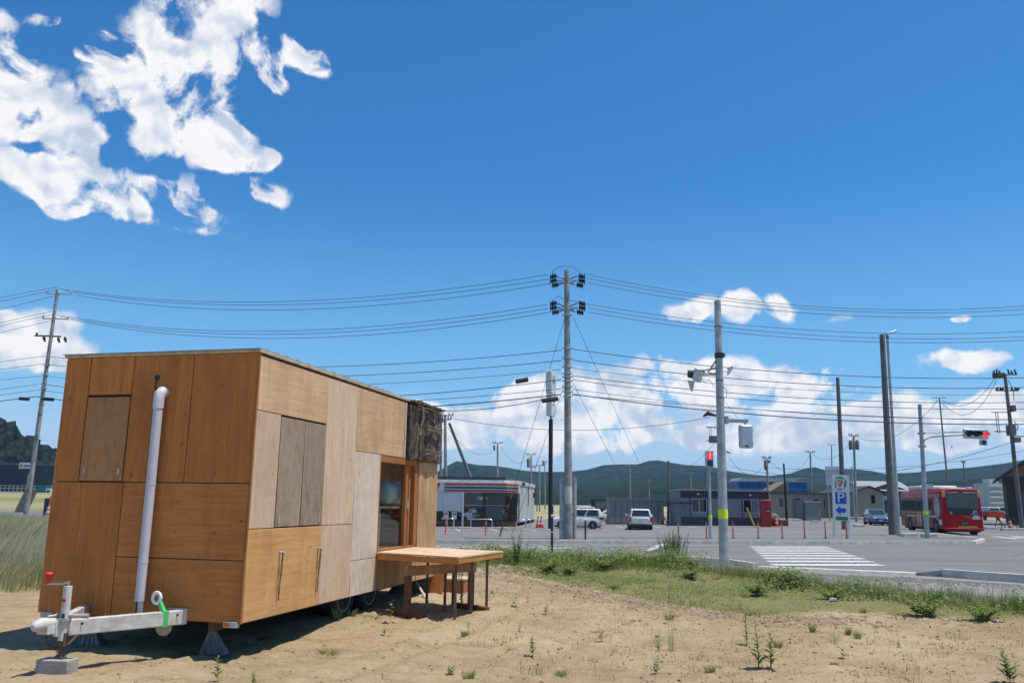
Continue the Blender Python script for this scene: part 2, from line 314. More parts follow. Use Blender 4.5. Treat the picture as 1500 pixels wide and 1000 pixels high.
# ------------------------------------------------------------------ ground sheet
def axis(lo, a, b, hi, st, g=1.16):
    c = list(np.arange(a, b+st/2, st)); d = st; x = b
    while x < hi: d *= g; x += d; c.append(x)
    d = st; x = a; L = []
    while x > lo: d *= g; x -= d; L.append(x)
    return np.array(L[::-1]+c)
gx = axis(-1500, -7, 9.5, 1500, .075, 1.10); gy = axis(-60, 4.6, 15, 3500, .075, 1.075)
X, Y = np.meshgrid(gx, gy); Z = hgt(X, Y)
nrm = rng.normal(0, 1, X.shape)
near = (X > -9) & (X < 13) & (Y > 3) & (Y < 20) & (Y < yb(X))
Z = Z+np.where(near, .0055*nrm*(1+1.5*(np.sin(X*2.1+1)*np.sin(Y*1.7) > .3))+.004*np.sin(X*13+3*np.sin(Y*7))*np.sin(Y*11+2*np.sin(X*5)), 0)
Z = Z+np.where((Y > 60) & (X < -30), 1.7*sst((Y-75)/20)*sst((-X-30)/15), 0)-.0*X
Z = np.where(Y > 200, Z-.0, Z)
ny, nx = X.shape
idx = np.arange(nx*ny).reshape(ny, nx)
Q = np.stack([idx[:-1, :-1], idx[:-1, 1:], idx[1:, 1:], idx[1:, :-1]], -1).reshape(-1, 4)
def grassmask(x, y):
    """green lawn and verge on the lot edge"""
    inner = np.interp(x, [-8, -1.2, 0.2, 1.2, 2.1, 3.1, 4.3, 5.2, 6.5, 9, 20], [22, 17.2, 15.6, 13.2, 11.6, 10.2, 10.9, 10.6, 9.5, 6.8, 0])
    g = sst((y-inner)/.9)*sst((yb(x)+1.4-y)/.9)
    left = sst((-x-6.2)/.8)*sst((y-11.6)/1.2)
    strip = np.exp(-((y-24)/2.2)**2)
    return np.maximum(g, left*(1-strip))
gm = grassmask(X, Y)
field = sst((Y-70)/15)
grav = sst((Y-yb(X)-1.2)/1.0)*(1-field)
grav = np.where(X < -14, grav*0, grav)
T = np.stack([np.maximum(gm, 0).ravel(), grav.ravel(), field.ravel()], -1)
gmat = bpy.data.materials.new('ground_soil'); t = nt(gmat); N = t.nodes; b = N['Principled BSDF']; b.inputs['Roughness'].default_value = .95; b.inputs['Specular IOR Level'].default_value = .15
tc = N.new('ShaderNodeTexCoord'); at = N.new('ShaderNodeVertexColor'); at.layer_name = 'tint'; sepc = N.new('ShaderNodeSeparateColor'); lk(t, at.outputs[0], sepc.inputs[0])
def nz(scale, det=6, rough=.6, sc=(1, 1, 1), dist=0):
    mp = N.new('ShaderNodeMapping'); mp.inputs['Scale'].default_value = sc; lk(t, tc.outputs['Object'], mp.inputs['Vector'])
    n = N.new('ShaderNodeTexNoise'); n.inputs['Scale'].default_value = scale; n.inputs['Detail'].default_value = det; n.inputs['Roughness'].default_value = rough; n.inputs['Distortion'].default_value = dist; lk(t, mp.outputs[0], n.inputs['Vector']); return n.outputs['Fac']
def rp(src, a, bb, c=0, d=1):
    r = N.new('ShaderNodeMapRange'); r.inputs[1].default_value = a; r.inputs[2].default_value = bb; r.inputs[3].default_value = c; r.inputs[4].default_value = d; lk(t, src, r.inputs[0]); return r.outputs[0]
def mxc(f, A, B):
    x = N.new('ShaderNodeMix'); x.data_type = 'RGBA'
    if isinstance(f, float): x.inputs['Factor'].default_value = f
    else: lk(t, f, x.inputs['Factor'])
    for k, v in (('A', A), ('B', B)):
        if isinstance(v, tuple): x.inputs[k].default_value = (*v, 1)
        else: lk(t, v, x.inputs[k])
    return x.outputs['Result']
def mth(op, a, bb):
    x = N.new('ShaderNodeMath'); x.operation = op; x.use_clamp = True
    for i, v in enumerate((a, bb)):
        if isinstance(v, (int, float)): x.inputs[i].default_value = v
        else: lk(t, v, x.inputs[i])
    return x.outputs[0]
big = nz(.55, 5, .6); mid = nz(3.2, 8, .7, dist=.4); fine = nz(55, 5, .7); streak = nz(1.6, 6, .65, (.45, 2.6, 1), .6)
c = mxc(rp(mid, .3, .72), (.42, .305, .175), (.25, .175, .10))
c = mxc(mth('MULTIPLY', rp(big, .45, .66), .75), c, (.48, .37, .23))
c = mxc(mth('MULTIPLY', rp(streak, .5, .68), .65), c, (.22, .145, .08)); c = mxc(mth('MULTIPLY', rp(nz(9, 7, .75), .52, .66), .55), c, (.24, .165, .09)); c = mxc(mth('MULTIPLY', rp(nz(1.3, 6, .6, (.5, 1.4, 1), 1.), .55, .68), .35), c, (.30, .29, .12))
c = mxc(mth('MULTIPLY', rp(fine, .52, .72), .65), c, (.50, .385, .25))
c = mxc(mth('MULTIPLY', rp(fine, .45, .3), .6), c, (.15, .10, .055))
vo = N.new('ShaderNodeTexVoronoi'); vo.inputs['Scale'].default_value = 28; lk(t, tc.outputs['Object'], vo.inputs['Vector'])
sc_ = N.new('ShaderNodeSeparateColor'); lk(t, vo.outputs['Color'], sc_.inputs[0])
peb = mth('MULTIPLY', rp(vo.outputs['Distance'], .32, .22), rp(sc_.outputs[0], .80, .82)); c = mxc(mth('MULTIPLY', peb, .6), c, (.48, .40, .33))
grn = mxc(rp(mid, .35, .65), (.20, .19, .07), (.115, .14, .04))
gmk = mth('MULTIPLY', sepc.outputs[0], 1.0)
gmk = mth('SUBTRACT', mth('MULTIPLY', gmk, 1.5), mth('MULTIPLY', rp(mid, .35, .7), .45)); c = mxc(gmk, c, grn)
patch = mth('MULTIPLY', rp(nz(1.1, 7, .65), .56, .7), .5); c = mxc(patch, c, (.30, .26, .12))
gv = mxc(rp(fine, .35, .65), (.21, .20, .19), (.34, .325, .30)); gv = mxc(mth('MULTIPLY', rp(mid, .5, .7), .5), gv, (.14, .135, .125)); c = mxc(sepc.outputs[1], c, gv)
fl = mxc(rp(nz(.09, 6, .6, (.3, 1.6, 1)), .38, .62), (.37, .32, .15), (.19, .20, .08)); fl = mxc(rp(nz(.05, 5, .5, (.25, 1.3, 1)), .5, .6), fl, (.42, .37, .27)); c = mxc(sepc.outputs[2], c, fl)
lk(t, c, b.inputs['Base Color'])
bp = N.new('ShaderNodeBump'); bp.inputs['Strength'].default_value = 1; bp.inputs['Distance'].default_value = .03; hh = mth('ADD', mth('MULTIPLY', mid, .5), mth('MULTIPLY', fine, .35)); lk(t, mth('ADD', hh, mth('MULTIPLY', peb, .25)), bp.inputs['Height']); lk(t, bp.outputs[0], b.inputs['Normal'])
go = npmesh('ground', np.stack([X.ravel(), Y.ravel(), Z.ravel()], -1), Q, gmat, T, True); tagm(go, kind='structure')
# ------------------------------------------------------------------ roads and pavements
M_ = None
def asphalt(name, c1, c2, sc=3.):
    m = bpy.data.materials.new(name); global t, N, tc; t = nt(m); N = t.nodes; b = N['Principled BSDF']; b.inputs['Roughness'].default_value = .9; b.inputs['Specular IOR Level'].default_value = .2; tc = N.new('ShaderNodeTexCoord')
    c = mxc(rp(nz(.35, 7, .65, (.35, 1.5, 1)), .36, .64), c1, c2); c = mxc(mth('MULTIPLY', rp(nz(.12, 5, .6, (.3, 2.2, 1), 1.5), .52, .6), .5), c, tuple(q*.72 for q in c2)); c = mxc(mth('MULTIPLY', rp(nz(40, 3, .8), .5, .7), .35), c, tuple(q*1.5 for q in c1))
    vo = N.new('ShaderNodeTexVoronoi'); vo.feature = 'DISTANCE_TO_EDGE'; vo.inputs['Scale'].default_value = .16; mp = N.new('ShaderNodeMapping'); lk(t, tc.outputs['Object'], mp.inputs['Vector']); lk(t, mp.outputs[0], vo.inputs['Vector']); c = mxc(mth('MULTIPLY', rp(vo.outputs['Distance'], .006, .002), .7), c, (.06, .058, .055))
    lk(t, c, b.inputs['Base Color']); return m
AS = asphalt('asphalt', (.195, .187, .178), (.16, .152, .145), .7); AL = asphalt('lot_asphalt', (.215, .205, .193), (.175, .166, .156), .5); PAINT = mat('road_paint', (.62, .62, .60), .75, 0, .1, 8, dirt=(.40, .39, .38)); OPAINT = mat('orange_line', (.55, .27, .12), .8, 0, .15, 6, dirt=(.36, .24, .16))
def sheet(name, us, lo, hi, dz, m, n=8, kind='structure', thick=0):
    """strip between curve lo and curve hi (points per station), laid over the street"""
    V = []; Fq = []
    L = [Vector((*p, 0)) for p in lo]; R_ = [Vector((*p, 0)) for p in hi]; k = len(L)
    for i in range(k):
        for j in range(n+1):
            p = L[i].lerp(R_[i], j/n); V.append((p.x, p.y, float(street(p.x, p.y))+dz))
    for i in range(k-1):
        for j in range(n): a = i*(n+1)+j; Fq.append((a, a+1, a+n+2, a+n+1))
    mb = MB(); mb.add(V, Fq); o = mb.build(name, m); tagm(o, kind=kind); return o
def resamp(pts, st=1.5):
    o = []
    for a, b in zip(pts[:-1], pts[1:]):
        n = max(1, int(math.dist(a, b)/st))
        for i in range(n): o.append((a[0]+(b[0]-a[0])*i/n, a[1]+(b[1]-a[1])*i/n))
    return o+[pts[-1]]
NK = [(-60, 62), (-34, 50), (-22, 40), (-10, 34), (0, 32.8), (7.4, 31.3), (8.3, 28.5), (12.4, 25.8), (14.4, 23.1), (22, 12.5), (30, 1)]
FK = [(-60, 90), (-34, 72), (-22, 54), (-10, 45), (0, 43.6), (15.6, 43.6), (16.6, 43.3), (24, 43.6), (26.3, 46.5), (60, 46), (60, 10)]
nn = 60
def along(pts, n):
    d = [0]
    for a, b in zip(pts[:-1], pts[1:]): d.append(d[-1]+math.dist(a, b))
    tt = np.linspace(0, d[-1], n); return list(zip(np.interp(tt, d, [p[0] for p in pts]), np.interp(tt, d, [p[1] for p in pts])))
nkr = resamp(NK[:8], 1.); 
# carriageway: from the near kerb back under everything to y=130; the lot and the pavement are raised sheets on top
xs = [-60, -34, -22, -10, 0, 7.4, 8.3, 12.4, 14.4, 22, 30]
def far_of(p): return (p[0]*1.0+(60 if p[0] > 7 else 0)*(max(0, p[0]-7)/23), max(p[1]+14, 90 if p[0] > 5 else p[1]+12))
lo = resamp(NK, 1.5); hi = []
for p in lo:
    if p[0] < 5: hi.append((p[0], float(np.interp(p[0], [q[0] for q in FK[:5]], [q[1] for q in FK[:5]]))+.3))
    else: f_ = min(1, (p[0]-5)/17); hi.append((p[0]+f_*42, 44+f_*86 if p[0] > 5 else 44))
sheet('road', None, lo, hi, .0, AS, 24)
sheet('road_junction', None, resamp([(20, 44), (70, 44)], 4), resamp([(20, 130), (90, 130)], 4)[:len(resamp([(20, 44), (70, 44)], 4))], -.004, AS, 20)
# convenience store car park and the pavement corner, one kerb height up
LP = [(-26, 60), (-16, 50), (-10, 45.2), (0, 43.9), (16.4, 43.6), (24, 43.8), (26.2, 46.8), (27.0, 50), (29.5, 63), (33, 82)]
lo = resamp(LP[:6], 1.5); hi = [(p[0]*1.25+3, 98) for p in lo]
sheet('car_park', None, lo, hi, .15, AL, 16)
sheet('pavement', None, resamp(LP[5:], 1.5), [(p[0]-4.5, p[1]+1.0) for p in resamp(LP[5:], 1.5)], .156, AL, 3)
def kerb(name, pts, h, w, dz=0, m='concl', label=None, seg=1.0):
    """kerb stones laid along a line; joints every metre are shallow grooves"""
    mb = MB(); r = resamp(pts, seg)
    for a, b in zip(r[:-1], r[1:]):
        a = Vector((*a, 0)); b = Vector((*b, 0)); d = (b-a); 
        if d.length < .05: continue
        n_ = Vector((-d.y, d.x, 0)).normalized()*w; d = d.normalized()*.006
        za = float(street(a.x, a.y))+dz; zb = float(street(b.x, b.y))+dz
        q = [a+d-n_/2, b-d-n_/2, b-d+n_/2, a+d+n_/2]; zz = [za, zb, zb, za]
        q2 = [a+d-n_*.38, b-d-n_*.38, b-d+n_*.5, a+d+n_*.5]
        V = [(p.x, p.y, z-.1) for p, z in zip(q, zz)]+[(p.x, p.y, z+h) for p, z in zip(q2, zz)]
        mb.add(V, [(3, 2, 1, 0), (4, 5, 6, 7), (0, 1, 5, 4), (1, 2, 6, 5), (2, 3, 7, 6), (3, 0, 4, 7)])
    o = mb.build(name, m); tagm(o, kind='structure'); return o
kerb('kerb', LP[1:5], .165, .2); kerb('kerb', LP[5:], .165, .2); kerb('kerb', [(16.4, 43.6), (24, 43.8)], .165, .22, 0)
kerb('kerb', [(-22, 40), (-10, 34), (0, 32.8), (7.1, 31.5)], .14, .2, 0)
kerb('kerb', [(7.1, 31.5), (7.9, 30), (8.2, 28.4)], .12, .2, 0); kerb('kerb', [(8.3, 28.3), (12.3, 25.8)], .03, .42, 0)
kerb('kerb', [(12.9, 25.35), (14.4, 23.1), (22, 12.3)], .17, .22, 0, 'concl')
mb = MB(); zz = float(street(12.5, 25.6)); mb.add([(12.3, 25.7, zz-.1), (12.9, 25.25, zz-.1), (13.02, 25.43, zz-.1), (12.42, 25.88, zz-.1), (12.3, 25.7, zz+.03), (12.9, 25.25, zz+.17), (13.02, 25.43, zz+.17), (12.42, 25.88, zz+.03)], [(3, 2, 1, 0), (4, 5, 6, 7), (0, 1, 5, 4), (1, 2, 6, 5), (2, 3, 7, 6), (3, 0, 4, 7)])
tagm(mb.build('kerb_ramp', 'conc'), kind='structure')
# sidewalk strip of old asphalt on the near side
lo = resamp([(5, 23), (9.2, 17.5), (14, 11), (20, 4)], 1); hi = [(p[0]+2.3, p[1]+1.5) for p in lo]
sheet('footpath', None, lo, hi, .012, AL, 4)
def line(name, a, b, w, dz=.008, m=PAINT):
    a = Vector((*a, 0)); b = Vector((*b, 0)); d = (b-a).normalized(); n_ = Vector((-d.y, d.x, 0))*w/2
    k = max(1, int((b-a).length/2)); lo = [tuple((a.lerp(b, i/k)-n_).xy) for i in range(k+1)]; hi = [tuple((a.lerp(b, i/k)+n_).xy) for i in range(k+1)]
    return sheet(name, None, lo, hi, dz, m, 1)
for i in range(8):
    y = 29.3+i*1.66; s = (y-29)/12.4
    x0 = 8.95+2.8*s; x1 = 12.75+2.75*s
    line('crosswalk_stripe', (x0, y), (x1, y-.02), .78)
line('road_marking', (-9, 42.2), (10.5, 42.2), .18); line('road_marking', (-20, 50.5), (-9, 42.4), .18)
line('road_marking', (-8, 37.6), (9.4, 37.2), .17, m=OPAINT); line('road_marking', (-6, 34.4), (6.6, 33.2), .13)
for i in range(6): line('road_marking', (-7+i*1.7, 38.6), (-5+i*1.7, 40.9), .28)
line('road_marking', (-4, 39.9), (3.4, 39.5), .2)
line('road_marking', (27.3, 47.0), (46, 48.3), .35); line('road_marking', (32.4, 52), (37, 82), .15)
for i in range(5): line('road_marking', (30.2+i*1.2, 50.2), (30.9+i*1.2, 54), .45)
for i in range(7): # bays of the car park
    line('parking_line', (-8.5+i*2.6, 57.5), (-9.3+i*2.6, 63), .12, .16)
for i in range(5): line('parking_line', (6+i*2.9, 66), (6+i*2.9, 71), .12, .16)
line('parking_line', (-9, 55), (-2, 54.8), .12, .16); line('parking_line', (14, 54), (26, 60), .15, .164); line('parking_line', (15, 62), (29, 52), .12, .164)
# ------------------------------------------------------------------ distant hills
def hills(name, prof, r0_, rr, r1, m, seed, nspur=.22, ext=True):
    U = [math.atan2(ray(px, 700).x, ray(px, 700).y) for px, py in prof]; Hh = []
    for px, py in prof:
        d = ray(px, py); k = rr/math.hypot(d.x, d.y); Hh.append(CAM.z+d.z*k)
    na, nr = 620, 70; A = np.linspace(U[0], U[-1], na); hA = np.interp(A, U, Hh)
    rg = np.random.default_rng(seed); ph = rg.uniform(0, 6.28, 24)
    def fb(u, v):
        s = 0
        for i in range(8):
            f_ = 1.7**i; s = s+np.sin(u*f_*3.1+ph[i]+1.7*np.sin(v*f_*2.3+ph[i+8]))*np.cos(v*f_*2.1+ph[i+16])/f_**.8
        return s/2.4
    R2 = np.concatenate([np.linspace(r0_, rr, 50), np.linspace(rr*1.01, r1, 20)])
    AA, RR = np.meshgrid(A, R2); HA = np.interp(AA, U, Hh)
    tt = np.clip((RR-r0_)/(rr-r0_), 0, 1); f1 = fb(AA*14, RR/rr*7)
    up = tt**1.15*(1-nspur*(1-tt)*1.2*(1+f1)*1.6*(tt)); dn = np.where(RR > rr, np.clip(1-(RR-rr)/(r1-rr), 0, 1)**.8, 1)
    hz_ = HA*up*dn+fb(AA*90, RR/rr*60)*HA*.012*np.minimum(1, tt*3)*(np.abs(1-tt) > .01)
    V = np.stack([np.sin(AA)*RR, np.cos(AA)*RR, hz_-.8], -1).reshape(-1, 3); id_ = np.arange(V.shape[0]).reshape(AA.shape)
    Q = np.stack([id_[:-1, :-1], id_[:-1, 1:], id_[1:, 1:], id_[1:, :-1]], -1).reshape(-1, 4)
    o = npmesh(name, V, Q, m, None, True); tagm(o, kind='structure'); return o
hm_ = bpy.data.materials.new('forest_hill'); t = nt(hm_); N = t.nodes; b = N['Principled BSDF']; b.inputs['Roughness'].default_value = 1; b.inputs['Specular IOR Level'].default_value = 0
tc = N.new('ShaderNodeTexCoord')
f1n = nz(.045, 9, .8); f2n = nz(.006, 6, .6)
c = mxc(rp(f1n, .42, .6), (.075, .11, .035), (.005, .018, .008)); c = mxc(rp(f2n, .42, .62), c, (.055, .085, .03)); c = mxc(mth('MULTIPLY', rp(f2n, .45, .3), .8), c, (.014, .035, .022)); lk(t, c, b.inputs['Base Color'])
bp = N.new('ShaderNodeBump'); bp.inputs['Strength'].default_value = 1; bp.inputs['Distance'].default_value = 22; lk(t, f1n, bp.inputs['Height']); lk(t, bp.outputs[0], b.inputs['Normal'])
prof = [(-900, 700), (-500, 690), (-200, 688), (100, 690), (400, 694), (600, 694), (640, 690), (652, 683), (668, 674), (682, 677), (700, 680), (722, 681), (745, 684), (765, 688), (790, 690), (830, 690), (860, 687), (885, 680), (912, 679), (935, 679), (950, 674), (965, 673), (980, 676), (1005, 680), (1030, 681), (1050, 684), (1070, 689), (1100, 694), (1130, 696), (1160, 692), (1178, 685), (1195, 683), (1210, 688), (1222, 690), (1240, 685), (1262, 687), (1280, 689), (1296, 693), (1315, 692), (1340, 691), (1370, 688), (1400, 685), (1420, 684), (1445, 681), (1470, 678), (1500, 673), (1560, 665), (1700, 662), (1900, 668), (2300, 684), (2900, 700)]
hills('hills', prof, 900, 1500, 2300, hm_, 3)
prof2 = [(-900, 733), (500, 728), (640, 712), (700, 706), (760, 709), (820, 714), (880, 706), (940, 700), (1000, 698), (1060, 704), (1100, 710), (1200, 708), (1260, 703), (1320, 706), (1400, 702), (1460, 699), (1520, 700), (1700, 705), (2300, 725)]
hills('hills', prof2, 600, 980, 1300, hm_, 9, .3)
# ------------------------------------------------------------------ plywood trailer
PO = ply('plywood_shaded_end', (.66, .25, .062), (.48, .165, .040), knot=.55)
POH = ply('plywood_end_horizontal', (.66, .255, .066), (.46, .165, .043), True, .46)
PG = ply('plywood_hatch', (.56, .25, .09), (.42, .18, .06), False, .3, (.55, .33, .17), .35)
PP = ply('plywood_pale', (.70, .475, .30), (.58, .375, .22), knot=.25, grey=(.66, .52, .39), greyamt=.4)
PPH = ply('plywood_pale_horizontal', (.72, .48, .28), (.58, .345, .175), True, .3)
PW = ply('plywood_whitewashed', (.62, .49, .36), (.52, .38, .26), knot=.2, grey=(.68, .58, .47), greyamt=.55)
PS = ply('plywood_weathered_shutter', (.38, .265, .165), (.26, .17, .10), knot=.25, grey=(.40, .32, .24), greyamt=.6)
PT = ply('plywood_orange', (.66, .365, .15), (.52, .26, .09), True, .34)
PF = ply('fir_frame', (.45, .19, .06), (.33, .12, .035), knot=0)
PE = ply('larch_panel', (.62, .40, .21), (.42, .23, .10), knot=.15)
O = Vector((-2.346, 7.589, 1.016)); TYAW = -.2471; Zt = .316
TR = empty('plywood_trailer', (O.x, O.y, O.z-Zt), 'box trailer clad in mismatched plywood panels, standing on sandy ground with white drawbar in front', 'trailer', rz=TYAW)
W_, L_, H_ = 2.138, 5.15, 2.42
def bz(a, b): return ((a[0], a[1], a[2]+Zt), (b[0], b[1], b[2]+Zt))
# dark inner shell with the window hole
mb = MB(); e = .03
mb.box(*bz((-W_+e, e, .0), (-e-.002, L_-e, .03)))
mb.box(*bz((-W_+e, e, 2.36), (-e, 3.3, 2.40))).box(*bz((-W_+e, 4.8, 2.36), (-e, L_-e, 2.40))).box(*bz((-W_+e, 3.3, 2.36), (-1.05, 4.8, 2.40))).box(*bz((-.13, 3.3, 2.36), (-e, 4.8, 2.40))); mb.box(*bz((-W_+e, e, .03), (-e, e+.02, 2.36))); mb.box(*bz((-W_+e, L_-e-.02, .03), (-e, L_-e, 2.36))); mb.box(*bz((-W_+e, e+.02, .03), (-W_+e+.02, L_-e-.02, 2.36)))  # ceiling left open above the counter, added to light the tank
x0, x1 = -e-.02, -e
mb.box(*bz((x0, e+.02, .03), (x1, 2.93, 2.36))); mb.box(*bz((x0, 4.33, .03), (x1, L_-e-.02, 2.36))); mb.box(*bz((x0, 2.93, .03), (x1, 4.33, .46))); mb.box(*bz((x0, 2.93, 1.65), (x1, 4.33, 2.36)))
mb.build('inner_frame', 'dark', TR)
g = .004
def fpanel(xa, xb, za, zb, m, name='plywood_panel', label=None, pr=0):
    o = MB().box(*bz((xa+g, 0-pr, za+g), (xb-g, e-.001, zb-g))).build(name, m, TR, bevel=.0025, seg=1)
    if label: o['label'] = label
    return o
TL = 1.215
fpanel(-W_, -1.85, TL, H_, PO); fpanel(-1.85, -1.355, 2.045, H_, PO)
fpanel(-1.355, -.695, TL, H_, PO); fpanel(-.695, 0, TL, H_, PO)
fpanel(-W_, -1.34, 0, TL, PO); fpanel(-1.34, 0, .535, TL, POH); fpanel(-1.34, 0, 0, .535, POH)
h = fpanel(-1.85+.006, -1.355-.006, TL+.006, 2.03, PG, 'hatch_door', 'greyer weathered hatch door with two latches', .004)
for x in (-1.79, -1.405):
    MB().box(*bz((x-.014, -.010, 1.285), (x+.014, -.004, 1.345))).build('latch', 'steel', h)
def spanel(ya, yb_, za, zb, m, name='plywood_panel', label=None, pr=0, th=e):
    o = MB().box(*bz((-th+.001, ya+g, za+g), (pr, yb_-g, zb-g))).build(name, m, TR, bevel=.0025, seg=1)
    if label: o['label'] = label
    return o
spanel(0.02, 1.43, 1.885, 2.40, PPH); spanel(0.02, .465, .81, 1.885, PP)
for a, b_ in ((.465, .955), (.955, 1.43)):
    o = spanel(a+.003, b_-.003, .815, 1.87, PS, 'shutter', 'grey weathered shutter leaf', .004)
    yy = .53 if a < .5 else 1.37
    MB().box(*bz((.005, yy-.012, .85), (.010, yy+.012, .93))).build('latch', 'steel', o)
spanel(1.43, 2.21, .81, 2.40, PP); dr = spanel(0.02, 1.45, 0, .81, PT, 'lower_flap', 'orange plywood flap with two hanging ropes', .003)
for y in (.60, 1.385):
    MB().tube([(.006, y, .58+Zt), (.05, y, .58+Zt), (.055, y+.01, .56+Zt)], .012, 6).build('hook', 'steel', dr)
    MB().tube([(.035, y, .57+Zt), (.03, y+.012, .4+Zt), (.022, y-.006, .25+Zt), (.02, y+.004, .14+Zt)], [.006, .0055, .005, .006], 6).tube([(.03, y+.01, .56+Zt), (.03, y-.018, .42+Zt), (.022, y+.008, .2+Zt)], .004, 5).build('rope', 'rope', dr)
spanel(1.45, 2.22, 0, .81, PP); spanel(2.21, 3.72, 1.645, 2.40, PPH, label='pale plywood panel with wild grain above the window')
spanel(2.21, 2.95, .395, 1.645, PW, label='whitewashed plywood panel beside the window'); spanel(2.22, 2.96, 0, .395, PW, label='whitewashed low panel with one knot')
spanel(2.96, 3.70, 0, .44, PE); spanel(3.70, 4.34, 0, .44, PE); spanel(3.735, 3.80, 1.645, 2.40, PW, 'batten', 'narrow whitish batten')
spanel(4.35, 5.13, 0, 1.65, PE, label='smooth larch coloured panel at the far end')
# rear and far walls (hidden from the photograph, finished all the same)
for a, b_ in ((0, 1.3), (1.3, 2.6), (2.6, 3.9), (3.9, 5.15)): MB().box(*bz((-W_-.002, a+g, .004), (-W_+e, b_-g, 2.40))).build('plywood_panel', PP, TR)
for a, b_ in ((-W_, -1.0), (-1.0, 0)): MB().box(*bz((a+g, L_-e, .004), (b_-g, L_, 2.40))).build('plywood_panel', PP, TR)
# roof: timber edge and ribbed metal sheet
ro = MB().box(*bz((-W_-.02, -.015, H_), (.012, 3.3, H_+.03))).box(*bz((-W_-.02, 4.8, H_), (.012, L_+.02, H_+.03))).box(*bz((-W_-.02, 3.3, H_), (-1.05, 4.8, H_+.03))).box(*bz((-.13, 3.3, H_), (.012, 4.8, H_+.03))).build('roof', 'roofw', TR, bevel=.004)  # unseen roof opening, added so sunlight reaches the tank inside
mb = MB()
for i in range(26):
    y = .1+i*.2; mb.prism([(y-.05, H_+.031+Zt), (y-.03, H_+.052+Zt), (y+.03, H_+.052+Zt), (y+.05, H_+.031+Zt)], 'x', -W_-.03, .008 if not 3.25 < y < 4.85 else -1.05)
mb.box(*bz((-W_-.04, -.03, H_+.026+.006), (.012, 3.3, H_+.036))).box(*bz((-W_-.04, 4.8, H_+.032), (.012, L_+.03, H_+.036))).box(*bz((-W_-.04, 3.3, H_+.032), (-1.05, 4.8, H_+.036))); mb.build('roof_sheet', 'alu', ro)
mb = MB()
for x in (-.012,): mb.box(*bz((x, -.008, 0), (x+.016, .018, H_)))
mb.build('corner_trim', PF, TR)
# reclaimed boards at the rear upper corner
y = 3.81; k = 0
while y < 5.13:
    w = random.uniform(.10, .20); dz = random.uniform(-.025, .015); pr = random.uniform(.034, .052)
    o = MB().box(*bz((.004, y, 1.64+dz), (pr, min(5.16, y+w-.005), 2.40+random.uniform(-.03, .0))), rot=Matrix.Rotation(random.uniform(-.012, .012), 3, 'X')).build('reclaimed_board', 'bark' if random.random() < .7 else 'bark2', TR, bevel=.006)
    y += w
for z in (1.74, 2.08, 2.33):
    for q in range(2):
        z2 = z+q*.045; pts = [(.09+.012*math.sin(i*2.1+z*9), 3.9+i*.14+(0 if z < 2 else .05), z2+Zt+.008*math.sin(i*1.7+q)) for i in range(9)]
        if z > 2.2 and q == 0: pts = pts[:4]
        MB().tube(pts[(3 if z < 2.2 else 0):], .011, 6).build('lashing', 'rope', TR)
MB().tube([(.10, 4.12, 2.38+Zt), (.12, 4.10, 2.2+Zt), (.10, 4.06, 2.05+Zt), (.11, 4.03, 1.97+Zt)], [.018, .022, .018, .024], 7).build('hanging_rope', 'rope', TR)
for i in range(16):
    yq = 3.85+i*.083
    MB().box(*bz((.0, yq, H_-.005), (.09, yq+.06, H_+.02+random.uniform(0, .02))), rot=Matrix.Rotation(random.uniform(-.2, .2), 3, 'Y')).build('shingle', 'bark2', TR)
# window with fir frame, pane and what stands inside
wf = MB()
for a, b_ in (((-.11, 2.95, 1.56), (-.004, 4.32, 1.645)), ((-.11, 2.95, .44), (-.004, 4.34, .485)), ((-.11, 2.945, .485), (-.004, 2.985, 1.56)), ((-.11, 4.20, .485), (-.004, 4.34, 1.56)), ((-.10, 3.93, .485), (-.03, 4.02, 1.56)), ((-.10, 4.10, .485), (-.05, 4.16, 1.56))): wf.box(*bz(a, b_))
wfo = wf.build('window_frame', PF, TR, bevel=.003)
gm_ = bpy.data.materials.new('window_glass'); t = nt(gm_); N = t.nodes; N.clear(); o_ = N.new('ShaderNodeOutputMaterial'); gl = N.new('ShaderNodeBsdfGlossy'); gl.inputs['Roughness'].default_value = .02; tr = N.new('ShaderNodeBsdfTransparent'); tr.inputs[0].default_value = (.80, .86, .84, 1); fr = N.new('ShaderNodeFresnel'); geo = N.new('ShaderNodeNewGeometry'); mio = N.new('ShaderNodeMapRange'); lk(t, geo.outputs['Backfacing'], mio.inputs[0]); mio.inputs[3].default_value = 1.5; mio.inputs[4].default_value = 1/1.5; lk(t, mio.outputs[0], fr.inputs[0]); mm = N.new('ShaderNodeMixShader'); lk(t, fr.outputs[0], mm.inputs[0]); lk(t, tr.outputs[0], mm.inputs[1]); lk(t, gl.outputs[0], mm.inputs[2]); lk(t, mm.outputs[0], o_.inputs[0])
MB().box(*bz((-.075, 2.985, .485), (-.069, 3.93, 1.56))).build('window_pane', gm_, wfo)
MB().box(*bz((-.03, 3.955, .98), (-.005, 3.995, 1.08))).build('window_latch', 'alu', wfo)
mb = MB(); mb.box(*bz((-1.3, 2.6, .98), (-.12, 4.85, 1.005))); mb.box(*bz((-1.28, 2.62, .03), (-.14, 2.66, .98))); mb.box(*bz((-1.28, 4.8, .03), (-.14, 4.84, .98))); mb.box(*bz((-.5, 3.32, .03), (-.14, 3.36, .98))); mb.box(*bz((-.5, 4.1, .03), (-.14, 4.45, .70))); mb.build('counter', PPH, TR)
MB().box(*bz((-2.08, 2.4, .04), (-2.06, 4.9, 2.3))).box(*bz((-2.06, 4.9, .04), (-.1, 4.92, 2.3))).box(*bz((-2.06, 2.38, .04), (-.5, 2.4, 2.3))).box(*bz((-2.06, 2.4, .035), (-.1, 4.9, .05))).build('inner_lining', PE, TR)
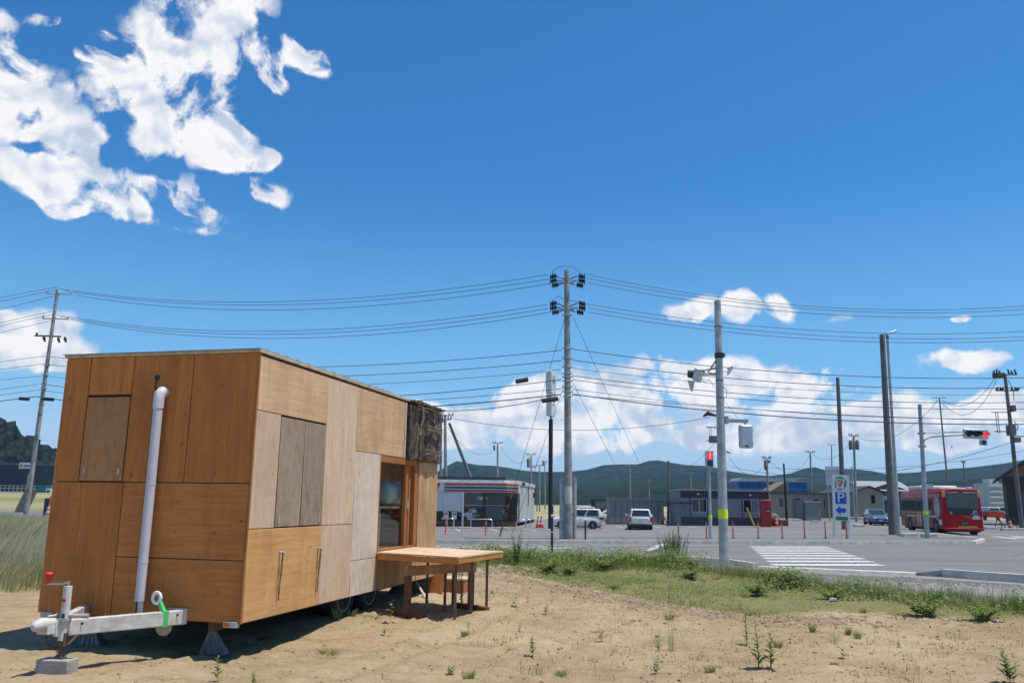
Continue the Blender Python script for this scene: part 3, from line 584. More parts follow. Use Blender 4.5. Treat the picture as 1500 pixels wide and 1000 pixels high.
jar = empty('water_tank', TR.matrix_basis @ Vector((-.30, 4.02, 1.005+Zt)), 'milky translucent ribbed plastic barrel lying on the counter behind the trailer window', 'water tank', rz=TYAW)
prof = []
for i in range(25):
    s = i/24; prof.append((.155*(1-abs(2*s-1)**9)**.5*(.985+.02*math.cos(i*2.6))+.012, -.36+.72*s))
MB().lathe(prof, 20, (0, 0, .165), 'y').build('barrel', 'plastic', jar, True)
MB().lathe([(.035, .36), (.035, .40)], 12, (0, 0, .165), 'y').build('cap', 'blackp', jar)
# drain pipe and cable
pp = MB().tube([(-.985, -.075, .16+Zt), (-.985, -.075, 1.93+Zt)], .043, 16).build('drain_pipe', 'pvc', TR, True)
MB().tube([(-.985, -.075, 1.90+Zt), (-.985, -.075, 1.99+Zt), (-.984, -.07, 2.035+Zt), (-.983, -.04, 2.06+Zt), (-.982, .005, 2.062+Zt)], [.049, .049, .052, .052, .05], 16).build('pipe_elbow', 'pvc', pp, True)
MB().tube([(-.97, -.07, .02+Zt), (-.97, -.08, .17+Zt)], .026, 10).build('pipe_outlet', 'alu', pp, True)
mb = MB()
for z in (.5, 1.2): mb.lathe([(.045, z-.008+Zt), (.045, z+.008+Zt)], 16, (-.985, -.075, 0)).box((-.995, -.04, z-.01+Zt), (-.975, .0, z+.01+Zt))
mb.build('pipe_clamp', 'pvc', pp)
cbp = MB().tube([(-1.082, .0, 2.20+Zt), (-1.083, -.012, 2.18+Zt), (-1.085, -.012, 1.5+Zt), (-1.078, -.014, .9+Zt), (-1.07, -.014, .4+Zt), (-1.06, -.02, .18+Zt), (-1.045, -.03, .1+Zt), (-1.05, -.03, .01+Zt)], .0055, 6).build('cable', 'wire', TR)
MB().lathe([(.026, -.012), (.026, .0)], 12, (-1.082, .0, 2.205+Zt), 'y').build('cable_grommet', 'blackp', cbp)
# drawbar: two box beams meeting at the coupler
db = bpy.data.objects.new('drawbar', None); COL.objects.link(db); db.parent = TR
def beam(a, b, w, h, name, m, par, bev=.008):
    a = Vector(a); b = Vector(b); d = (b-a).normalized(); s_ = Vector((-d.y, d.x, 0)).normalized()*w/2; u_ = Vector((0, 0, h/2)); mb = MB()
    v = [a-s_-u_, a+s_-u_, a+s_+u_, a-s_+u_, b-s_-u_, b+s_-u_, b+s_+u_, b-s_+u_]
    mb.add(v, [(3, 2, 1, 0), (4, 5, 6, 7), (0, 1, 5, 4), (1, 2, 6, 5), (2, 3, 7, 6), (3, 0, 4, 7)]); return mb.build(name, m, par, bevel=bev)
CPX, CPY = -1.13, -1.0
WB = mat('weathered_white_paint', (.60, .60, .585), .5, 0, .05, 11, dirt=(.47, .41, .34))
beam((CPX+.03, CPY+.07, .035+Zt), (-.56, .02, .035+Zt), .06, .125, 'beam', WB, db); beam((CPX-.04, CPY+.16, .035+Zt), (-1.62, .02, .035+Zt), .06, .125, 'beam', WB, db)
MB().box(*bz((-.72, -.03, .098), (-.52, .05, .108))).build('top_plate', WB, db)
cp = MB().tube([(CPX-.01, CPY-.11, .065+Zt), (CPX-.01, CPY-.09, .068+Zt), (CPX-.01, CPY-.03, .075+Zt), (CPX, CPY+.05, .075+Zt), (CPX+.02, CPY+.22, .07+Zt)], [.02, .04, .052, .046, .05], 14).box(*bz((CPX-.05, CPY-.02, .0), (CPX+.05, CPY+.22, .06))).build('coupler', WB, db, True)
MB().tube([(CPX+.0, CPY+.02, .13+Zt), (CPX+.03, CPY+.12, .135+Zt), (CPX+.16, CPY+.14, .13+Zt), (CPX+.26, CPY+.17, .13+Zt)], [.01, .012, .016, .021], 10).build('coupler_handle', 'steel', db, True)
jk = bpy.data.objects.new('jockey_jack', None); COL.objects.link(jk); jk.parent = TR; JX, JY = CPX+.075, CPY+.12
MB().tube([(JX, JY, -.06+Zt), (JX, JY, .36+Zt)], .033, 16).build('jack_tube', WB, jk, True)
MB().box(*bz((JX-.012, JY-.0385, .24), (JX+.022, JY-.034, .262))).build('jack_sticker', 'red', jk)
MB().box(*bz((JX-.0, JY-.0385, .10), (JX+.028, JY-.034, .15))).build('jack_sticker', 'blackp', jk)
MB().lathe([(.052, .095), (.052, .115)], 16, (JX, JY, Zt)).build('jack_collar', 'steel', jk)
MB().tube([(JX, JY, -.19+Zt), (JX, JY, -.06+Zt)], .017, 10).box(*bz((JX-.02, JY-.02, -.10), (JX+.035, JY+.02, .0))).build('jack_leg', 'rust', jk)
MB().tube([(JX, JY, .36+Zt), (JX+.01, JY, .395+Zt), (JX-.06, JY, .375+Zt), (JX-.21, JY+.01, .37+Zt)], .0085, 8).build('crank', 'chrome', jk, True)
MB().lathe([(.012, .37), (.012, .395), (.024, .405), (.03, .43), (.034, .45), (.02, .462)], 12, (JX-.205, JY+.01, Zt)).build('crank_knob', 'red', jk, True)
MB().box(*bz((JX-.03, JY-.028, -.20), (JX+.04, JY+.028, -.188))).build('jack_foot', 'rust', jk)
MB().tube([(CPX-.02, CPY+.05, -.01+Zt), (CPX-.03, CPY+.08, -.09+Zt), (CPX-.02, CPY+.16, -.13+Zt), (CPX+.02, CPY+.26, -.11+Zt), (CPX+.05, CPY+.36, -.02+Zt)], [.007, .01, .007, .01, .007], 6).build('safety_chain', 'rust', db, True)
mb = MB()
for s_q in (.08, .2, .93): mb.lathe([(.012, 0), (.012, .008)], 8, (CPX+.03+(-.56-CPX-.03)*s_q+.02, CPY+.07+(.02-CPY-.07)*s_q-.04, .06+Zt), 'y')
mb.split('bolt', 'rust', db)
# strap round the right beam and its coil
q = .90
def onb(s, off=0): return Vector((CPX+.06+(-.56-CPX-.06)*s, CPY+.16+(.02-CPY-.16)*s, .035+Zt))
st = onb(.80); dd = (onb(1)-onb(0)).normalized(); sd_ = Vector((-dd.y, dd.x, 0)); 
def obx(c, du, dv, dw, mb):
    v = [c+dd*(a*du)+sd_*(b_*dv)+Vector((0, 0, k*dw)) for a, b_, k in ((-1, -1, -1), (1, -1, -1), (1, 1, -1), (-1, 1, -1), (-1, -1, 1), (1, -1, 1), (1, 1, 1), (-1, 1, 1))]
    return mb.add(v, [(3, 2, 1, 0), (4, 5, 6, 7), (0, 1, 5, 4), (1, 2, 6, 5), (2, 3, 7, 6), (3, 0, 4, 7)])
stp = empty('ratchet_strap', TR.matrix_basis @ Vector((st.x, st.y, st.z)), 'bright green strap wound round the white drawbar beam, with a coiled end', 'strap', rz=TYAW)
mb = MB(); obx(Vector((0, 0, 0)), .028, .034, .068, mb); mb.tube([(0, -.02, .06), (-.02, -.03, .12), (-.05, -.03, .18)], [.03, .022, .012], 4); mb.build('webbing', 'green', stp, bevel=.003)
tor = []; mb = MB()
for r in (.05, .04): mb.tube([(-.065+r*math.cos(a*.45)*.9, -.035, .175+r*math.sin(a*.45)) for a in range(15)], .011, 6)
mb.build('coil', 'plastic', stp, True)
rw = MB().lathe([(.07, -.02), (.078, 0), (.07, .02)], 20, (-.72, -.06, -.05+Zt), 'y').build('guide_roller', 'roofw', db, True)
# reflectors, stabiliser feet, chassis, wheels
for x in (-.16, -2.09):
    rf = MB().box(*bz((x, -.018, -.035), (x+.135, .03, .015))).build('marker_light', 'alu', TR, bevel=.004)
    MB().box(*bz((x+.008, -.022, -.028), (x+.062, -.019, .010))).build('reflector', 'orange' if x > -1 else 'white', rf); MB().box(*bz((x+.068, -.022, -.028), (x+.126, -.019, .010))).build('reflector', 'white', rf)
BLU = mat('galvanised_foot', (.17, .19, .22), .5, .5, .2, 8)
for x, y in ((-.42, .24), (-1.72, .24), (-.42, 4.85), (-1.72, 4.85)):
    ft = MB().add([(x-.12, y-.02, .0), (x+.13, y-.02, .0), (x+.03, y-.02, .2), (x-.03, y-.02, .2), (x-.13, y+.1, .0), (x+.13, y+.1, .0), (x+.03, y+.02, .2), (x-.03, y+.02, .2)], [(3, 2, 1, 0), (4, 5, 6, 7), (0, 1, 5, 4), (1, 2, 6, 5), (2, 3, 7, 6), (3, 0, 4, 7)])
    for q in (-.06, 0, .06): ft.tube([(x+q, y-.024, .0), (x+q*.25, y-.024, .19)], .007, 5)
    ft.box((x-.022, y-.02, .2), (x+.022, y+.022, Zt)); ft.build('stabiliser_foot', BLU, TR)
mb = MB()
for x in (-.35, -1.8): mb.box((x-.03, .1, Zt-.09), (x+.03, 5.0, Zt-.003))
for y in (.6, 1.6, 2.7, 3.5, 4.5): mb.box((-1.8, y-.03, Zt-.08), (-.35, y+.03, Zt-.005))
mb.build('chassis', 'rust', TR)
for x in (-.30, -1.86):
    for y in (2.55, 3.30):
        ty = MB().lathe([(.19, -.085), (.27, -.09), (.30, -.06), (.30, .06), (.27, .09), (.19, .085)], 28, (x, y, .30), 'x').build('wheel', 'black', TR, True)
        MB().lathe([(.05, .062), (.10, .06), (.185, .075), (.19, .087), (.10, .070)], 20, (x, y, .30), 'x').build('rim', 'steel', ty, True)
mb = MB(); mb.box((-.42, 2.15, .605), (-.16, 3.7, .615)); mb.build('mudguard', 'blackp', TR)
# block under the jack
bp_ = TR.matrix_basis @ Vector((JX-.02, JY-.0, 0)); gz = H(bp_.x, bp_.y)
cbk = MB().box((-.135, -.075, -.03), (.135, .075, bp_.z+Zt-.20-gz)).build('concrete_block', 'conc', None, bevel=.008)
cbk.location = (bp_.x, bp_.y, gz); cbk.rotation_euler = (0, 0, -.1); tagm(cbk, 'grey concrete block on the sand under the trailer jack foot', 'concrete block')
# ------------------------------------------------------------------ table against the window and things below it
def tw(x, y): return TR.matrix_basis @ Vector((x, y, 0))
zt_ = .46+Zt+TR.location.z
tb = empty('plywood_table', (*tw(.6, 3.4).xy, H(*tw(.6, 3.4).xy)), 'large square plywood table on thin steel legs, pushed against the trailer window', 'table')
TBL = ply('tabletop_plywood', (.64, .45, .30), (.54, .36, .22), True, .1); APR = ply('apron_board', (.58, .26, .08), (.46, .19, .05), True, .1)
def tl(x, y, z): p = tw(x, y); q = Vector((p.x, p.y, z))-tb.location; return q
cs = [(.01, 2.93), (1.19, 2.53), (1.36, 3.9), (.01, 4.20)]
MB().plate([tl(x, y, zt_-.018) for x, y in cs], .018).build('tabletop', TBL, tb)
for i in range(4):
    a, b_ = cs[i], cs[(i+1) % 4]
    a2 = Vector(a)*.985+Vector((.6, 3.4))*.015; b2 = Vector(b_)*.985+Vector((.6, 3.4))*.015
    A_, B_ = tl(a2.x, a2.y, zt_-.056), tl(b2.x, b2.y, zt_-.056)
    beam(A_, B_, .02, .062 if i != 1 else .045, 'apron', APR, tb, .002)
for (x, y) in ((1.10, 2.72), (1.12, 3.30), (1.16, 3.86), (.66, 4.0), (.28, 4.05), (.70, 3.55)):
    p = tw(x, y); gz = H(p.x, p.y)-.01; mb = MB(); q = tl(x, y, 0)
    mb.box((q.x-.017, q.y-.017, gz-tb.location.z), (q.x+.017, q.y-.013, zt_-.06-tb.location.z)).box((q.x+.013, q.y-.013, gz-tb.location.z), (q.x+.017, q.y+.017, zt_-.06-tb.location.z)); mb.build('leg', mat('angle_steel_brown', (.17, .12, .085), .7, .3, .2), tb)
WD = 'wood'
a = tw(.48, 2.78); b_ = tw(1.02, 3.72); g0 = H(a.x, a.y)
th = empty('trestle', (a.x, a.y, g0), 'reddish brown timber trestle with notched rail, standing under the table', 'trestle')
A_ = Vector((0, 0, .52)); B_ = Vector((b_.x-a.x, b_.y-a.y, .52)); d_ = (B_-A_).normalized()
beam(A_-d_*.03, B_+d_*.03, .05, .11, 'rail', mat('notched_rail', (.33, .19, .10), .8, 0, .2), th)
for k in (0.02, .97):
    c_ = A_.lerp(B_, k); MB().box((c_.x-.045, c_.y-.035, 0), (c_.x+.035, c_.y+.035, .462)).build('leg', WD, th)
    s_ = Vector((-d_.y, d_.x, 0)); beam((c_.x-s_.x*.3, c_.y-s_.y*.3, .03), (c_.x+s_.x*.3, c_.y+s_.y*.3, .03), .08, .06, 'foot', WD, th)
def crate(name, x, y, sx, sy, sz, m, label, cat, rz=0, op=True):
    gz = H(x, y); e_ = empty(name, (x, y, gz), label, cat, rz=rz); w = .018
    MB().box((-sx/2, -sy/2, 0), (sx/2, -sy/2+w, sz)).box((-sx/2, sy/2-w, 0), (sx/2, sy/2, sz)).box((-sx/2, -sy/2+w, 0), (-sx/2+w, sy/2-w, sz)).box((sx/2-w, -sy/2+w, 0), (sx/2, sy/2-w, sz)).build('side', m, e_)
    MB().box((-sx/2-.01, -sy/2-.01, sz), (sx/2+.01, sy/2+.01, sz+.02)).build('lid', mat('bleached_board', (.55, .42, .28), .8), e_); return e_
p = G(655, 864); crate('wooden_step', p.x, p.y, .62, .45, .17, PF, 'low orange wooden box step behind the table, right of the trailer end', 'box', -.2)
p = G(636, 868); bb_ = MB().box((-.12, -.02, 0), (.12, .02, .42)).build('board', PF); bb_.location = (p.x, p.y, p.z-.02); bb_.rotation_euler = (-.15, .1, -.3); tagm(bb_, 'short orange board standing upright beside the low box step', 'board')
for (q, lb) in (((607, 848, 624, 876), 'left thin pale batten leaning under the rear of the trailer'), ((617, 846, 636, 866), 'right thin pale batten leaning under the rear of the trailer')):
    a1 = G(q[2], q[3]); top = P(q[0], q[1], a1.y+.35); o = MB().tube([(0, 0, 0), top-a1], .02, 4).build('batten', 'roofw'); o.location = a1; tagm(o, lb, 'batten')
p = G(600, 868); o = MB().prism([(-.32, 0), (.3, 0), (.16, .4), (-.02, .42)], 'y', -.02, .02).build('prop_board', 'gd'); o.location = p; o.rotation_euler = (0, 0, .1); tagm(o, 'dark triangular prop board under the rear end of the trailer', 'board')
# ------------------------------------------------------------------ poles
def rod(px, py, tx, ty, dz=.15, Y=None):
    """foot on the ground and head of an upright thing; both at the foot's distance"""
    a = G(px, py, dz) if Y is None else P(px, py, Y); b = P(tx, ty, a.y); return a, b
def pxm(p): return F/p.y   # pixels per metre there
def steps(mb, h, r, z0=2.5, dz=.45):
    z = z0; k = 0
    while z < h-1.5:
        s = 1 if k % 2 else -1; mb.tube([(s*r, 0, z), (s*(r+.16), 0, z)], .012, 4); z += dz; k += 1
def axisrot(d): return Vector((0, 0, 1)).rotation_difference(d.normalized()).to_euler()
def pole(name, px, py, tx, ty, rb, rt, m, label, cat='utility pole', dz=.15, Y=None, n=14):
    a, b = rod(px, py, tx, ty, dz, Y); e = empty(name, a, label, cat); d = b-a; e.rotation_euler = axisrot(d); h = d.length
    MB().tube([(0, 0, -.1), (0, 0, h)], [rb, rt], n).build('shaft', m, e, True); return e, h, a
GP = 'utility poles along the roads'
def ins(mb, x, y, z, s=1, dirx=1, r=.07):   # tension insulator string
    for k in range(4): mb.lathe([(r*.5, k*.10*dirx), (r*1.3, k*.10*dirx+.03*dirx), (r*.5, k*.10*dirx+.06*dirx)], 8, (x, y, z), 'x')
# A, far left
eA, hA, pA = pole('utility_pole', 38, 753, 84.5, 424, .19, .11, 'pole', 'pale concrete utility pole left of the trailer, leaning slightly right, with white top insulators', dz=0); eA['group'] = GP
for z, w in ((hA-.35, 1.15), (hA-2.3, 1.15)):
    mb = MB().box((-w*.75, -.05, z-.04), (w, .05, z+.04)); mb.build('crossarm', 'alu', eA)
    mb = MB()
    for x in (-w*.7, .1, w*.95): mb.lathe([(.03, 0), (.075, .06), (.05, .12), (.08, .17), (.03, .24)], 8, (x, 0, z+.04))
    mb.split('insulator', 'insw', eA, True)
z = hA-3.65; MB().box((-1.25, -.05, z-.05), (.75, .05, z+.05)).build('crossarm', 'rust', eA)
mb = MB()
for x, zz_ in ((-.55, -.2), (.55, -.25), (1.05, -.2)): mb.tube([(x, 0, z-.02), (x+.1, -.1, z+zz_), (x+.22, -.12, z+zz_-.25)], [.05, .12, .06], 8)
mb.lathe([(.05, 0), (.09, .1), (.05, .2)], 8, (-1.1, 0, z+.05)); mb.split('cutout_switch', 'insul', eA, True)
mb = MB()
for k, z in enumerate((hA-5.9, hA-6.6, hA-7.6, hA-8.3, hA-8.8, hA-9.5)): mb.lathe([(.2, -.05), (.2, .05)], 10, (0, 0, z))
mb.split('pole_band', 'steel', eA); mb = MB(); steps(mb, hA, .14); mb.build('step_bolt', 'steel', eA)
MB().box((-.16, -.2, 1.9), (.16, -.16, 2.9)).build('notice_plate', 'conc', eA)
# B, main
eB, hB, pB = pole('utility_pole', 833, 789, 830, 396, .235, .14, 'pole', 'tallest pale concrete pole in the middle, with two tiers of dark tension insulators', dz=.15); eB['group'] = GP
kB = 1/pxm(pB)
def zB(py): return (789-py)*kB*1.0
for tier, z in enumerate((zB(410), zB(452))):
    MB().box((-.35, -.08, z-.09), (.35, .08, z+.05)).box((-.42, -.25, z-.03), (-.32, .25, z+.03)).box((.32, -.25, z-.03), (.42, .25, z+.03)).build('crossarm', 'alu', eB)
    for s in (-1, 1):
        for j, (dx, dzz) in enumerate(((.62, .32), (.62, .06), (.50, -.20))):
            mb = MB().tube([(s*.12, 0, z+dzz*.35), (s*(dx-.02), -.02, z+dzz)], .03, 6); 
            for k in range(4): mb.lathe([(.08, 0), (.19, .04), (.08, .09)], 8, (s*(dx+.05+k*.10), -.03-j*.02, z+dzz-.005-k*.02), 'x')
            mb.build('insulator', 'insul', eB, True)
    pts = [(-.78, 0, z+.25), (-.8, 0, z+.62), (-.5, 0, z+.85), (-.05, 0, z+.92 if tier == 0 else z+.6), (.5, 0, z+.82 if tier == 0 else z+.55), (.78, 0, z+.5), (.85, 0, z+.28)]
    if tier: pts = [(x, y, zz-.12) for x, y, zz in pts]
    MB().tube(pts, .016, 5).build('jumper_wire', 'wire', eB, True)
mb = MB()
for py in (462, 513, 528, 541, 551, 556, 562, 570, 578, 585): mb.lathe([(.20, -.045), (.21, 0), (.20, .045)], 12, (0, 0, zB(py))); mb.box((-.30, -.03, zB(py)-.03), (.30, .03, zB(py)+.03))
mb.split('pole_band', 'steel', eB, True); mb = MB(); steps(mb, hB-3, .18, 2.8, .9); mb.build('step_bolt', 'steel', eB)
MB().lathe([(.225, zB(740)), (.225, zB(715))], 14).build('notice_plate', 'concl', eB)
for i, px in enumerate((822, 826, 842)):
    a, b = rod(px, 789, px-.6, 706 if i != 2 else 705); mb = MB().tube([(0, 0, -.05), (0, 0, (b-a).length)], .10 if i != 1 else .045, 10).tube([(0, 0, (b-a).length-.1), (0, 0, (b-a).length+.12), (.06, 0, (b-a).length+.2)], .09 if i != 1 else .05, 8)
    o = mb.build('cable_riser', 'steel', None, True); o.location = a; tagm(o, ('leftmost grey cable riser pipe standing against the tallest pole', 'thin cable riser pipe between the left riser and the tallest pole', 'grey cable riser pipe on the right side of the tallest pole')[i], 'pipe', 'cable risers at the main pole')
# C, galvanised signal pole
eC, hC, pC = pole('signal_pole', 1061, 829, 1051, 441, .165, .115, 'steel', 'thick galvanised pole in front of the crossing, carrying signal heads and a yellow band', 'signal pole', dz=.0, n=24)
kC = 1/pxm(pC)
def zC(py): return (829-py)*kC
MB().lathe([(.163, zC(763)), (.163, zC(750))], 24).build('reflective_band', 'yellow', eC, True)
MB().lathe([(.150, zC(530)), (.150, zC(522))], 20).box((-.17, -.17, zC(529)), (.17, -.08, zC(523))).build('clamp', 'blackp', eC)
for py in (482, 563, 589, 619): MB().lathe([(.138, zC(py)-.015), (.138, zC(py)+.015)], 18).build('clamp', 'rust', eC)
mb = MB().tube([(-.1, 0, zC(545)), (-.62, -.05, zC(549))], .035, 8).tube([(-.1, 0, zC(554)), (-.66, -.05, zC(554))], .05, 8).tube([(-.05, 0, zC(530)), (-.42, -.04, zC(553))], .03, 8); mb.tube([(-.55, -.05, zC(549)), (-.55, -.05, zC(555))], .045, 8); mb.tube([(-.2, .02, zC(572)), (-.35, 0, zC(562)), (-.55, 0, zC(566)), (-.65, 0, zC(561))], .012, 5); mb.build('bracket_arm', 'steel', eC, True)
hd = bpy.data.objects.new('signal_head', None); COL.objects.link(hd); hd.parent = eC; hd.location = (-.78, -.05, zC(556)); hd.rotation_euler = (.1, .22, -.3)
MB().box((-.10, -.45, -.22), (.13, .45, .22)).build('housing', 'alu', hd, bevel=.05, seg=3)
for y in (-.3, 0, .3): MB().tube([(-.10, y, 0), (-.30, y, -.03)], [.13, .125], 14).build('visor', 'blackp', hd, True)
MB().prism([(-.30, -.25), (-.12, -.6), (-.05, -.6), (-.05, -.22)], 'y', -.02, .02).build('bracket_arm', 'alu', hd)
MB().tube([(.1, 0, zC(549)), (.42, .1, zC(548))], .03, 6).prism([(.3, zC(556)), (.5, zC(545)), (.5, zC(540)), (.3, zC(544))], 'y', .05, .09).build('bracket_arm', 'alu', eC)
arm = MB().box((.05, -.05, zC(625)), (.95, .03, zC(620))).tube([(.1, 0, zC(591)), (.62, 0, zC(619))], .008, 4).tube([(.86, 0, zC(625)), (.86, 0, zC(628.5))], .035, 8).box((.15, -.09, zC(627)), (.26, .07, zC(616))).build('bracket_arm', 'steel', eC)
h2 = MB().box((.635, -.13, zC(662)), (1.085, .16, zC(628))).build('signal_head', 'alu', eC, bevel=.07, seg=4)
MB().box((.625, -.02, zC(638)), (.634, .04, zC(634))).box((.625, -.02, zC(657)), (.634, .04, zC(653))).box((1.086, -.02, zC(638)), (1.11, .04, zC(634))).box((1.086, -.02, zC(657)), (1.11, .04, zC(653))).build('latch', 'blackp', h2)
MB().box((.80, -.137, zC(660.5)), (.90, -.131, zC(658))).build('nameplate', 'blackp', h2)
MB().tube([(.08, -.1, zC(572)), (.22, -.1, zC(578)), (.2, -.1, zC(588)), (.1, -.1, zC(592))], .009, 5).tube([(.1, 0, zC(630)), (.12, 0, zC(655)), (.06, -.03, zC(664)), (.32, -.02, zC(670)), (.16, 0, zC(668))], .014, 5).build('loose_cable', 'wire', eC, True)
# distribution poles: builder for the ones farther back
def farpole(px, py, tx, ty, r, label, arms=(), tr=None, m='pole', dz=.15, Y=None, cab=None, name='utility_pole'):
    e, h, a = pole(name, px, py, tx, ty, r, r*.65, m, label, dz=dz, Y=Y, n=10); e['group'] = GP; k = 1/pxm(a)
    for i, (yy, w) in enumerate(arms):
        z = (py-yy)*k; MB().box((-w*k, -.05, z-.05), (w*k, .05, z+.05)).build('crossarm', m, e)
        mb = MB()
        for s in (-.95, -.45, .5, .95): mb.lathe([(.04, 0), (.08, .08), (.05, .2)], 6, (s*w*k, 0, z+.05))
        mb.split('insulator', 'insul' if i % 2 else 'conc', e, True)
    if tr:
        for (dx, yy, sz) in tr:
            z = (py-yy)*k; MB().lathe([(.02, -.42*sz), (.16*sz, -.4*sz), (.17*sz, .3*sz), (.08*sz, .42*sz)], 12, (dx*k, -.05, z)).build('transformer', 'poled', e, True)
    return e, h, a
eD, hD, pD = farpole(1057, 771, 1054.5, 607, .15, 'grey utility pole directly behind the signal pole, with small crossarms on its left', [(613, 5)], cab=1)
kD = 1/pxm(pD); mb = MB()
for yy, w in ((629.5, 20), (649, 20)): mb.box((-w*kD, -.04, (771-yy)*kD-.04), (.1, .04, (771-yy)*kD+.04))
mb.box((-.9, -.2, (771-652)*kD), (-.3, .2, (771-642)*kD)); mb.build('crossarm', 'poled', eD); mb = MB()
for x in (-16, -13): mb.tube([(x*kD, 0, (771-630)*kD), (x*kD, 0, (771-652)*kD)], .02, 4)
mb.tube([(-.2, 0, (771-613)*kD), (-1, 0, (771-609)*kD), (-1.4, 0, (771-614)*kD)], [.06, .2, .08], 8).build('cutout_switch', 'insul', eD, True)
farpole(1237, 775, 1227, 553, .2, 'plain dark grey pole without crossarms behind the parking sign', m='poled')
eG, hG, pG = farpole(1308, 783, 1292, 490, .24, 'tall dark pole without crossarms, standing left of the street lamp', m='poled')
mb = MB(); steps(mb, hG, .19, 2.5, .8); mb.build('step_bolt', 'steel', eG)
eL, hL, pL = pole('street_lamp', 1317, 785, 1299.5, 490, .12, .07, 'steel', 'slim galvanised street lamp with a flat head beside the tall dark pole', 'street lamp', n=12); kL = 1/pxm(pL)
MB().box((-.2, -.14, hL-.02), (.62, .14, hL+.10), rot=Matrix.Rotation(-.35, 3, 'Y'), c=(0, 0, hL)).build('lamp_head', 'alu', eL, bevel=.03)
MB().lathe([(.09, hL-.25), (.09, hL-.1)], 10).build('collar', 'poled', eL)
# H signal pole with three lights
eH, hH, pH = pole('traffic_light', 1358.5, 788, 1347, 592, .135, .10, 'steel', 'traffic light showing red on a long arm above the bus, galvanised pole', 'traffic light', n=14); kH = 1/pxm(pH)
def zH(py): return (788-py)*kH
MB().lathe([(.135, zH(755)), (.135, zH(749))], 14).build('reflective_band', 'yellow', eH, True)
mb = MB().tube([(0, -.1, zH(638)), (2.3, -.1, zH(635))], .03, 6).tube([(0, -.1, zH(657)), (.12, -.1, zH(648)), (.55, -.1, zH(643.5)), (2.4, -.1, zH(639))], .035, 6).box((-.15, -.16, zH(640)), (.16, .13, zH(637))).box((-.15, -.16, zH(659)), (.16, .13, zH(656))); mb.build('arm', 'steel', eH, True)
for py in (688, 700, 770): MB().lathe([(.135, zH(py)-.03), (.135, zH(py)+.03)], 12).build('clamp', 'steel', eH)
fr_ = MB().box((2.36, -.2, zH(644)), (3.75, .0, zH(630))).build('signal_housing', 'alu', eH, bevel=.06, seg=3)
REDL = mat('red_signal_lens', (.8, .02, .02), .3, emit=(1, .03, .03, 1.3)); 
for i, x in enumerate((2.62, 3.06, 3.50)):
    MB().lathe([(.17, -.215), (.15, -.203)], 18, (x, 0, zH(637)), 'y').build('lens', REDL if i == 2 else 'blackp', fr_, True)
    mb = MB(); n = 14
    for k in range(n): # visor
        a0, a1 = PI*(-.1+1.2*k/n), PI*(-.1+1.2*(k+1)/n)
        mb.plate([(x+.19*math.cos(a0), -.2, zH(637)+.19*math.sin(a0)), (x+.19*math.cos(a1), -.2, zH(637)+.19*math.sin(a1)), (x+.19*math.cos(a1), -.46, zH(637)+.17*math.sin(a1)-.03), (x+.19*math.cos(a0), -.46, zH(637)+.17*math.sin(a0)-.03)], .008)
    mb.build('visor', 'alu' if i == 2 else 'blackp', fr_)
o = MB().box((3.27, -.18, zH(653)), (3.66, .0, zH(645))).build('arrow_signal', 'alu', eH, bevel=.03); MB().lathe([(.13, -.20), (.12, -.183)], 14, (3.46, 0, zH(649)), 'y').build('lens', 'blackp', o)
# E pedestrian signal
eE, hE, pE = pole('pedestrian_signal', 1041, 789, 1038.5, 668, .075, .07, 'steel', 'pedestrian signal with red figure, on the slim pole left of the signal pole', 'pedestrian signal', n=12); kE = 1/pxm(pE)
def zE(py): return (789-py)*kE
MB().lathe([(.10, zE(789)), (.10, zE(760)), (.076, zE(757))], 12).build('sleeve', 'alu', eE, True)
MB().lathe([(.104, zE(761)), (.104, zE(755.5))], 12).build('reflective_band', 'yellow', eE, True)
hs_ = MB().box((-.24, -.20, zE(687.5)), (.21, -.02, zE(665.5))).build('signal_housing', 'alu', eE, bevel=.03)
MB().box((-.15, -.214, zE(676)), (.17, -.205, zE(667))).build('lens', mat('red_dark_lens', (.5, .02, .02), .4, emit=(1, .02, .02, .75)), hs_)
MB().box((-.15, -.214, zE(686.5)), (.17, -.205, zE(677.8))).build('lens', 'blackp', hs_)
RF = mat('red_figure', (.9, .1, .1), .4, emit=(1, .12, .12, 2.2)); z0 = zE(676)
MB().lathe([(.02, -.219), (.045, -.217)], 12, (.01, 0, z0+.31), 'y').box((-.045, -.222, z0+.13), (.065, -.217, z0+.255)).box((-.035, -.222, z0+.02), (.003, -.217, z0+.13)).box((.017, -.222, z0+.02), (.055, -.217, z0+.13)).build('figure', RF, hs_)
mb = MB().prism([(-.2, 0), (.22, 0), (.22, -.2), (-.2, -.2)], 'z', zE(666), zE(665)); mb.build('visor', 'blackp', hs_)
